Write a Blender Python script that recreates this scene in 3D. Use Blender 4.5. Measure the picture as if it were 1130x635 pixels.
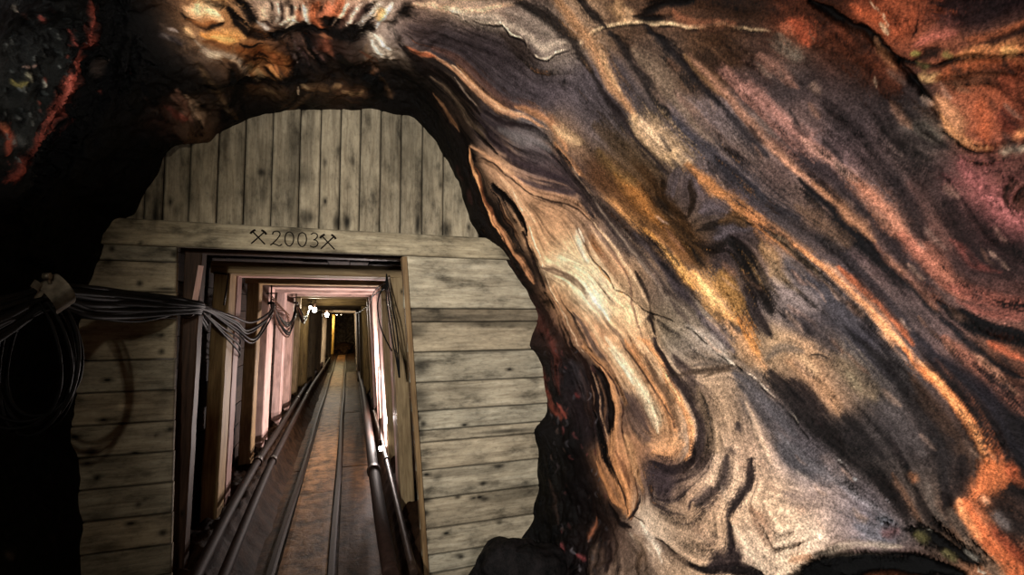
import bpy, bmesh, math, random
import numpy as np
from mathutils import Vector, Matrix
random.seed(4)
SC = bpy.context.scene
COL = SC.collection
for o in list(bpy.data.objects): bpy.data.objects.remove(o)

# ---------------- camera ----------------
F_PX = 525.0; W_PX = 1130.0
YAW, PITCH = 0.32978, 0.05803
CAM = Vector((0, 0, 1.7))
cam = bpy.data.cameras.new('camera'); camo = bpy.data.objects.new('camera', cam); COL.objects.link(camo)
cam.sensor_width = 36; cam.lens = F_PX/W_PX*36; cam.clip_start = .02; cam.clip_end = 200
camo.location = CAM
camo.rotation_euler = (math.pi/2+PITCH, 0, -YAW)
SC.camera = camo

# ---------------- world, exposure ----------------
wd = bpy.data.worlds.new('mine_air'); SC.world = wd; wd.use_nodes = True
wd.node_tree.nodes['Background'].inputs[0].default_value = (.9, .85, .8, 1)
wd.node_tree.nodes['Background'].inputs[1].default_value = 0.0
vs = SC.view_settings
vs.view_transform = 'Standard'; vs.look = 'None'; vs.gamma = 1; vs.use_curve_mapping = False
vs.exposure = 0.0

# ---------------- lights ----------------
def lamp(name, kind, loc, power, color, size=.05, aim=None, spread=None, blend=.5, size_y=None):
    l = bpy.data.lights.new(name, kind); l.energy = power; l.color = color
    if kind == 'AREA':
        l.size = size
        if size_y: l.shape = 'RECTANGLE'; l.size_y = size_y
    else: l.shadow_soft_size = size
    if kind == 'SPOT': l.spot_size = math.radians(spread); l.spot_blend = blend
    o = bpy.data.objects.new(name, l); COL.objects.link(o); o.location = loc
    if aim is not None: o.rotation_euler = (Vector(aim)-Vector(loc)).to_track_quat('-Z', 'Y').to_euler()
    return o
lamp('key_lamp', 'SPOT', (-.85, .35, 2.15), 320, (1, .96, .91), .08, (1.45, 2.1, 1.55), 112, .9)
lamp('board_lamp', 'SPOT', (-.80, .15, 2.25), 70, (1, .91, .76), .035, (-.05, 3.0, 2.15), 50, 1.0)
lamp('low_board_lamp', 'SPOT', (-.80, .15, 2.15), 28, (1, .90, .74), .035, (-.15, 3.0, 1.15), 70, 1.0)
lamp('mouth_fill', 'SPOT', (-.05, .2, 1.95), 34, (1, .88, .66), .04, (-.80, 4.2, 1.45), 17, 1.0)  # added narrow spot, only brightens the left gallery posts
lamp('right_fill', 'SPOT', (.5, -.3, 1.7), 145, (1, .96, .93), .15, (1.85, 1.6, .85), 105, 1.0)  # added fill for the lower right rock face
lamp('left_fill', 'SPOT', (-.15, .35, 1.75), 110, (1, .96, .92), .05, (-1.12, 1.75, 2.75), 48, .8)  # added spot that brightens the upper left outcrop
lamp('roof_fill', 'SPOT', (-.30, .6, 1.9), 105, (1, .95, .90), .05, (-.30, 2.3, 3.15), 46, 1.0)  # added spot that lifts the roof rock above the boards
lamp('tunnel_lamp_light', 'POINT', (.37, 5.22, .62), 60, (1, .86, .81), .03)
lamp('tunnel_lamp_back', 'POINT', (.385, 6.35, .95), 110, (1, .86, .80), .05)

# ---------------- naming helpers ----------------
def tag(o, label=None, cat=None, group=None, kind=None):
    if label: o['label'] = label
    if cat: o['category'] = cat
    if group: o['group'] = group
    if kind: o['kind'] = kind
    return o
def thing(name, label, cat, loc=(0,0,0), group=None):
    o = bpy.data.objects.new(name, None); COL.objects.link(o); o.location = loc; o.empty_display_size = .05
    return tag(o, label, cat, group)
def put(name, me, mat, parent=None):
    o = bpy.data.objects.new(name, me); COL.objects.link(o)
    if mat: me.materials.append(mat)
    if parent:
        o.parent = parent; o.matrix_parent_inverse = Matrix.Translation(parent.location).inverted()
    return o
def mesh_of(bm, smooth=False):
    me = bpy.data.meshes.new('mesh'); bm.normal_update(); bm.to_mesh(me); bm.free()
    if smooth:
        for p in me.polygons: p.use_smooth = True
    return me

# ---------------- materials ----------------
def lin(h):
    c = [int(h[i:i+2], 16)/255 for i in (0, 2, 4)]
    return tuple((x/12.92 if x <= .04045 else ((x+.055)/1.055)**2.4) for x in c)
def newmat(name):
    m = bpy.data.materials.new(name); m.use_nodes = True
    nt = m.node_tree; b = nt.nodes['Principled BSDF']
    return m, nt, b
def N(nt, t, **kw):
    n = nt.nodes.new(t)
    for k, v in kw.items():
        if k.startswith('i_'): n.inputs[int(k[2:]) if k[2:].isdigit() else k[2:].replace('_', ' ')].default_value = v
        else: setattr(n, k, v)
    return n
def ramp(nt, src, stops):
    r = nt.nodes.new('ShaderNodeValToRGB'); e = r.color_ramp.elements
    while len(e) > 1: e.remove(e[-1])
    for i, (p, c) in enumerate(stops):
        el = e[0] if i == 0 else e.new(p)
        el.position = p; el.color = (c, c, c, 1) if isinstance(c, (int, float)) else (*c, 1)
    nt.links.new(src, r.inputs[0]); return r
def mul(nt, a, b, fac=1.0, mode='MULTIPLY'):
    m = nt.nodes.new('ShaderNodeMix'); m.data_type = 'RGBA'; m.blend_type = mode; m.inputs[0].default_value = fac
    nt.links.new(a, m.inputs[6]); nt.links.new(b, m.inputs[7]); return m.outputs[2]

def mat_rock():
    m, nt, b = newmat('banded_rock'); L = nt.links.new
    a = N(nt, 'ShaderNodeAttribute', attribute_name='rock_color')
    g = N(nt, 'ShaderNodeAttribute', attribute_name='grain')
    tc = N(nt, 'ShaderNodeTexCoord')
    n1 = N(nt, 'ShaderNodeTexNoise', i_Scale=130.0, i_Detail=4.0, i_Roughness=.75); L(tc.outputs['Object'], n1.inputs['Vector'])
    n2 = N(nt, 'ShaderNodeTexNoise', i_Scale=38.0, i_Detail=5.0, i_Roughness=.65); L(tc.outputs['Object'], n2.inputs['Vector'])
    v = N(nt, 'ShaderNodeTexVoronoi', i_Scale=95.0); L(tc.outputs['Object'], v.inputs['Vector'])
    r1 = ramp(nt, n1.outputs[0], [(.34, .42), (.5, .95), (.66, 1.62)])
    mx = N(nt, 'ShaderNodeMix', data_type='RGBA'); L(g.outputs['Fac'], mx.inputs[0]); mx.inputs[6].default_value = (1,1,1,1); L(r1.outputs[0], mx.inputs[7])
    c = mul(nt, a.outputs['Color'], mx.outputs[2])
    r2 = ramp(nt, n2.outputs[0], [(.25, .55), (.5, 1.0), (.75, 1.45)])
    c = mul(nt, c, r2.outputs[0], .8)
    # pale crystal grains
    r3 = ramp(nt, v.outputs['Color'], [(.80, 0.0), (.92, 1.0)])
    rd = ramp(nt, v.outputs['Distance'], [(.16, 1.0), (.34, 0.0)])
    mm = N(nt, 'ShaderNodeMath', operation='MULTIPLY'); L(r3.outputs[0], mm.inputs[0]); L(rd.outputs[0], mm.inputs[1])
    m2 = N(nt, 'ShaderNodeMath', operation='MULTIPLY'); L(mm.outputs[0], m2.inputs[0]); L(g.outputs['Fac'], m2.inputs[1])
    br = N(nt, 'ShaderNodeMix', data_type='RGBA', blend_type='ADD'); L(m2.outputs[0], br.inputs[0]); L(c, br.inputs[6]); L(a.outputs['Color'], br.inputs[7])
    L(br.outputs[2], b.inputs['Base Color'])
    wt = N(nt, 'ShaderNodeAttribute', attribute_name='wet')
    mr = N(nt, 'ShaderNodeMapRange'); L(wt.outputs['Fac'], mr.inputs[0]); mr.inputs[3].default_value = .6; mr.inputs[4].default_value = .42; L(mr.outputs[0], b.inputs['Roughness'])
    ms = N(nt, 'ShaderNodeMapRange'); L(wt.outputs['Fac'], ms.inputs[0]); ms.inputs[3].default_value = .06; ms.inputs[4].default_value = .10; L(ms.outputs[0], b.inputs['Specular IOR Level'])
    mb = N(nt, 'ShaderNodeMapRange'); L(wt.outputs['Fac'], mb.inputs[0]); mb.inputs[3].default_value = .40; mb.inputs[4].default_value = 1.0
    bp = N(nt, 'ShaderNodeBump', i_Strength=.45, i_Distance=.006); L(mb.outputs[0], bp.inputs['Strength'])
    ad = N(nt, 'ShaderNodeMath', operation='ADD'); L(n1.outputs[0], ad.inputs[0]); L(n2.outputs[0], ad.inputs[1])
    L(ad.outputs[0], bp.inputs['Height']); L(bp.outputs[0], b.inputs['Normal'])
    return m
ROCK = mat_rock()

def mat_dark_rock(name, c0, c1, sc=14.0, rough=.6):
    m, nt, b = newmat(name); L = nt.links.new
    tc = N(nt, 'ShaderNodeTexCoord')
    n = N(nt, 'ShaderNodeTexNoise', i_Scale=sc, i_Detail=8.0, i_Roughness=.7); L(tc.outputs['Object'], n.inputs['Vector'])
    r = ramp(nt, n.outputs[0], [(.38, c0), (.62, c1)]); L(r.outputs[0], b.inputs['Base Color'])
    b.inputs['Roughness'].default_value = rough; b.inputs['Specular IOR Level'].default_value = .05
    bp = N(nt, 'ShaderNodeBump', i_Strength=.8, i_Distance=.02); L(n.outputs[0], bp.inputs['Height']); L(bp.outputs[0], b.inputs['Normal'])
    return m

def mat_wood(name, c0, c1, knots=True, rough=.75, stain=False):
    """sawn wood; UV: u along the grain in metres, v across; attribute tone varies board by board"""
    m, nt, b = newmat(name); L = nt.links.new
    uv = N(nt, 'ShaderNodeUVMap'); uv.uv_map = 'UVMap'
    mp = N(nt, 'ShaderNodeMapping'); mp.inputs['Scale'].default_value = (1.6, 26, 1); L(uv.outputs[0], mp.inputs[0])
    n = N(nt, 'ShaderNodeTexNoise', i_Scale=2.2, i_Detail=7.0, i_Roughness=.62, i_Distortion=.6); L(mp.outputs[0], n.inputs['Vector'])
    mp2 = N(nt, 'ShaderNodeMapping'); mp2.inputs['Scale'].default_value = (2.4, 7, 1); L(uv.outputs[0], mp2.inputs[0])
    n2 = N(nt, 'ShaderNodeTexNoise', i_Scale=1.7, i_Detail=5.0, i_Roughness=.6); L(mp2.outputs[0], n2.inputs['Vector'])
    r = ramp(nt, n.outputs[0], [(.30, c0), (.62, c1)])
    r2 = ramp(nt, n2.outputs[0], [(.28, .50), (.52, 1.0), (.75, 1.15)])
    c = mul(nt, r.outputs[0], r2.outputs[0], .85)
    t = N(nt, 'ShaderNodeAttribute', attribute_name='tone')
    c = mul(nt, c, t.outputs['Color'])
    if knots:
        mp3 = N(nt, 'ShaderNodeMapping'); mp3.inputs['Scale'].default_value = (4.5, 9.0, 1); L(uv.outputs[0], mp3.inputs[0])
        v = N(nt, 'ShaderNodeTexVoronoi', i_Scale=1.0, i_Randomness=1.0); L(mp3.outputs[0], v.inputs['Vector'])
        rk = ramp(nt, v.outputs['Distance'], [(.03, .10), (.075, .55), (.15, 1.0)])
        c = mul(nt, c, rk.outputs[0], .9)
    L(c, b.inputs['Base Color'])
    b.inputs['Roughness'].default_value = rough; b.inputs['Specular IOR Level'].default_value = .15
    bp = N(nt, 'ShaderNodeBump', i_Strength=.35, i_Distance=.004); L(n.outputs[0], bp.inputs['Height']); L(bp.outputs[0], b.inputs['Normal'])
    return m
def mat_board():
    """grey weathered boards: soft grain, broad damp blotches, nail holes and knots"""
    m, nt, b = newmat('weathered_board'); L = nt.links.new
    uv = N(nt, 'ShaderNodeUVMap'); uv.uv_map = 'UVMap'
    def mapped(x, y):
        mp = N(nt, 'ShaderNodeMapping'); mp.inputs['Scale'].default_value = (x, y, 1); L(uv.outputs[0], mp.inputs[0]); return mp.outputs[0]
    n = N(nt, 'ShaderNodeTexNoise', i_Scale=3.0, i_Detail=6.0, i_Roughness=.6, i_Distortion=.8); L(mapped(1.3, 14), n.inputs['Vector'])
    c = ramp(nt, n.outputs[0], [(.28, (.23,.19,.13)), (.55, (.40,.345,.245)), (.75, (.50,.44,.325))]).outputs[0]
    n2 = N(nt, 'ShaderNodeTexNoise', i_Scale=1.0, i_Detail=6.0, i_Roughness=.65); L(mapped(4.0, 9.0), n2.inputs['Vector'])
    c = mul(nt, c, ramp(nt, n2.outputs[0], [(.32, .16), (.46, .75), (.62, 1.15)]).outputs[0], .9)
    n3 = N(nt, 'ShaderNodeTexNoise', i_Scale=1.0, i_Detail=8.0, i_Roughness=.75); L(mapped(30, 55), n3.inputs['Vector'])
    c = mul(nt, c, ramp(nt, n3.outputs[0], [(.30, .45), (.48, 1.0), (.7, 1.1)]).outputs[0], .75)
    t = N(nt, 'ShaderNodeAttribute', attribute_name='tone'); c = mul(nt, c, t.outputs['Color'])
    v = N(nt, 'ShaderNodeTexVoronoi', i_Scale=1.0); L(mapped(5.0, 11.0), v.inputs['Vector'])
    kn = ramp(nt, v.outputs['Color'], [(.45, 0.0), (.5, 1.0)])
    kd = ramp(nt, v.outputs['Distance'], [(.05, .05), (.10, .45), (.22, 1.0)])
    mx = N(nt, 'ShaderNodeMix', data_type='RGBA'); L(kn.outputs[0], mx.inputs[0]); mx.inputs[6].default_value = (1,1,1,1); L(kd.outputs[0], mx.inputs[7])
    c = mul(nt, c, mx.outputs[2])
    L(c, b.inputs['Base Color'])
    b.inputs['Roughness'].default_value = .8; b.inputs['Specular IOR Level'].default_value = .2
    bp = N(nt, 'ShaderNodeBump', i_Strength=.4, i_Distance=.004); L(n.outputs[0], bp.inputs['Height']); L(bp.outputs[0], b.inputs['Normal'])
    return m
def mat_plain(name, c, rough=.6, metal=0.0, emit=None, es=0):
    m, nt, b = newmat(name)
    tc = N(nt, 'ShaderNodeTexCoord'); n = N(nt, 'ShaderNodeTexNoise', i_Scale=40.0, i_Detail=4.0)
    nt.links.new(tc.outputs['Object'], n.inputs['Vector'])
    r = ramp(nt, n.outputs[0], [(.3, tuple(x*.6 for x in c)), (.7, tuple(min(1, x*1.25) for x in c))])
    nt.links.new(r.outputs[0], b.inputs['Base Color'])
    b.inputs['Roughness'].default_value = rough; b.inputs['Metallic'].default_value = metal; b.inputs['Specular IOR Level'].default_value = .06
    if emit: b.inputs['Emission Color'].default_value = (*emit, 1); b.inputs['Emission Strength'].default_value = es
    return m
W_BOARD = mat_board()
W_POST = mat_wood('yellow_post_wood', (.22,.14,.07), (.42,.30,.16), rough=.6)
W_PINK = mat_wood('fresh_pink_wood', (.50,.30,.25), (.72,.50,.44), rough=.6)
W_DARK = mat_wood('dark_old_wood', (.018,.010,.006), (.06,.032,.02), rough=.6)
W_LAG = mat_wood('lagging_wood', (.012,.008,.006), (.04,.025,.018), rough=.8)
W_LOG = mat_wood('round_log_wood', (.06,.045,.03), (.20,.16,.10), rough=.7)
W_TRACK = mat_dark_rock('dirty_track_board', (.035,.017,.007), (.19,.10,.045), 9.0, .5)
W_SIDE = mat_dark_rock('muddy_plank', (.010,.005,.003), (.055,.027,.012), 8.0, .6)
M_MUD = mat_dark_rock('tunnel_mud', (.008,.004,.002), (.032,.016,.008), 9.0, .7)
M_COAL = mat_dark_rock('coaly_rock', (.003,.003,.003), (.012,.010,.010), 16.0, .5)
M_RUBBLE = mat_dark_rock('wet_rubble', (.008,.006,.005), (.05,.036,.028), 18.0, .45)
M_CABLE = mat_plain('black_cable_rubber', (.009,.0085,.0085), .5)
M_CABLE_R = mat_plain('rusty_cable', (.09,.045,.03), .5)
M_PIPE = mat_plain('brown_pipe', (.022,.012,.009), .65)
M_STEEL = mat_plain('dull_steel', (.20,.17,.13), .5, .6)
M_IRON = mat_plain('rusted_iron', (.035,.022,.016), .45, .4)
M_INK = mat_plain('burnt_lettering', (.012,.009,.007), .8)
M_RAIL = mat_plain('rail_steel', (.018,.011,.008), .6, .2)
M_BULB = mat_plain('lit_bulb', (1,1,1), .3, 0, (1,.93,.85), 30)
M_BULB_Y = mat_plain('lit_yellow_bulb', (1,1,1), .3, 0, (1,.80,.45), 18)

# ---- rock surface (no bpy in this block): cave skin as grid of (around, along) ----
import numpy as np
RC = (-0.15, 1.45)                      # axis of the chamber in X, Z
WALL_Y = 3.0                            # face of the board wall
PROFILE0 = [(-90,1.5),(-70,1.6),(-56,1.70),(-47,1.72),(-40,1.70),(-33,1.60),(-26,1.50),(-21,1.40),(-16,1.455),(-8,1.40),(-2,1.345),(2,1.262),(10,1.36),
 (22,1.271),(30,1.251),(39,1.198),(46,1.239),(54,1.355),(61,1.449),(65,1.515),(71,1.577),(76,1.54),(86,1.484),(98,1.447),(105,1.43),
 (113,1.376),(116,1.346),(124,1.387),(126,1.36),(131,1.278),(137,1.224),(140,1.202),(144,1.221),(150,1.194),(156,1.17),(161,1.167),
 (184,1.124),(193,1.179),(199,1.20),(202,1.181),(210,1.255),(217,1.338),(225,1.507),(240,1.7),(270,1.5)]
PROFILE1 = [(-90,1.75),(-60,2.3),(-40,3.0),(-20,3.3),(0,3.3),(25,3.15),(50,2.9),(75,2.75),(100,2.6),(125,2.4),(150,2.1),(180,1.95),(210,1.95),(240,1.9),(270,1.75)]
_rng = np.random.RandomState(7)
_LAT = _rng.rand(40,40,40).astype(np.float32)
def vnoise(x, y, z):
    xi=np.floor(x).astype(np.int64); yi=np.floor(y).astype(np.int64); zi=np.floor(z).astype(np.int64)
    fx=x-xi; fy=y-yi; fz=z-zi
    fx=fx*fx*(3-2*fx); fy=fy*fy*(3-2*fy); fz=fz*fz*(3-2*fz)
    a=xi%40; b=yi%40; c=zi%40; a1=(a+1)%40; b1=(b+1)%40; c1=(c+1)%40
    v=(_LAT[a,b,c]*(1-fx)+_LAT[a1,b,c]*fx)*(1-fy)+(_LAT[a,b1,c]*(1-fx)+_LAT[a1,b1,c]*fx)*fy
    w=(_LAT[a,b,c1]*(1-fx)+_LAT[a1,b,c1]*fx)*(1-fy)+(_LAT[a,b1,c1]*(1-fx)+_LAT[a1,b1,c1]*fx)*fy
    return (v*(1-fz)+w*fz)*2-1
def fbm(P, f, octs, gain=.5, ridge=False):
    s=0; a=1.0
    for k in range(octs):
        n=vnoise(P[...,0]*f+3.1*k, P[...,1]*f+7.7*k, P[...,2]*f+1.3*k)
        if ridge: n=1-2*np.abs(n)
        s=s+a*n; a*=gain; f*=2.03
    return s
def sstep(a, b, x):
    t=np.clip((x-a)/(b-a),0,1); return t*t*(3-2*t)
def radius_tab(tab, phi, sm):
    a=np.array([p[0] for p in tab],float); r=np.array([p[1] for p in tab],float)
    out=0
    for k,w in ((-sm,.25),(0,.5),(sm,.25)): out=out+w*np.interp(phi+k,a,r)
    return out
def rock_surface(phi, y):
    """phi in degrees (0 right, 90 up, 180 left), y along the tunnel; returns skin points"""
    u=np.clip((3.06-y)/4.06,0,1)
    # the sharp outline of the opening fades into a smoother one within 30 cm
    r0=radius_tab(PROFILE0,phi,1.0); r0s=radius_tab(PROFILE0,phi,9.0)
    k=sstep(0,.12,u); r0=r0*(1-k)+r0s*k
    r1=radius_tab(PROFILE1,phi,8.0)
    r=r0+(r1-r0)*u
    a=np.radians(phi)
    P=np.stack([RC[0]+r*np.cos(a), y+0*r, RC[1]+r*np.sin(a)],-1)
    smooth=1-sstep(62,84,phi)                     # the right-hand face is water-worn and smooth
    smooth=smooth*sstep(-35,-18,phi+25*u)         # rough again low down beside the boards
    amp=.020*smooth+.060*(1-smooth)
    edge=sstep(0.0,.05,u)
    d=amp*fbm(P,1.6,3)*edge
    rough=(1-smooth)*edge
    d=d+rough*(.026*fbm(P,3.1,4,.5,True)-.01)
    d=d+.0035*fbm(P,14.0,3)*edge*(1+3*(1-smooth))
    d=d+.012*fbm(P,9.0,3)*(1-smooth*sstep(.06,.16,u))*sstep(0,.01,u)
    n=np.stack([np.cos(a),0*a,np.sin(a)],-1)
    # a big outcrop of the left wall leans in towards the camera
    oc=np.exp(-(((P[...,1]-1.55)/.42)**4+((phi-143)/21)**4))
    d=d-.38*oc
    # undercut above the boards: the roof drops as a lip just in front of them
    lip=np.exp(-((P[...,1]-2.45)/.20)**2)*sstep(66,80,phi)*(1-sstep(128,142,phi))
    d=d-.10*lip
    return P+n*d[...,None]
def rock_axes(na, nb):
    """grid axes: phi over the whole skin, y dense in front of the boards and coarse behind the camera"""
    phi=np.linspace(-72,252,na)
    nb1=int(nb*.93)
    y=np.concatenate([np.linspace(3.06,.55,nb1),np.linspace(.55,-1.0,nb-nb1+1)[1:]])
    return phi,y

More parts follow.
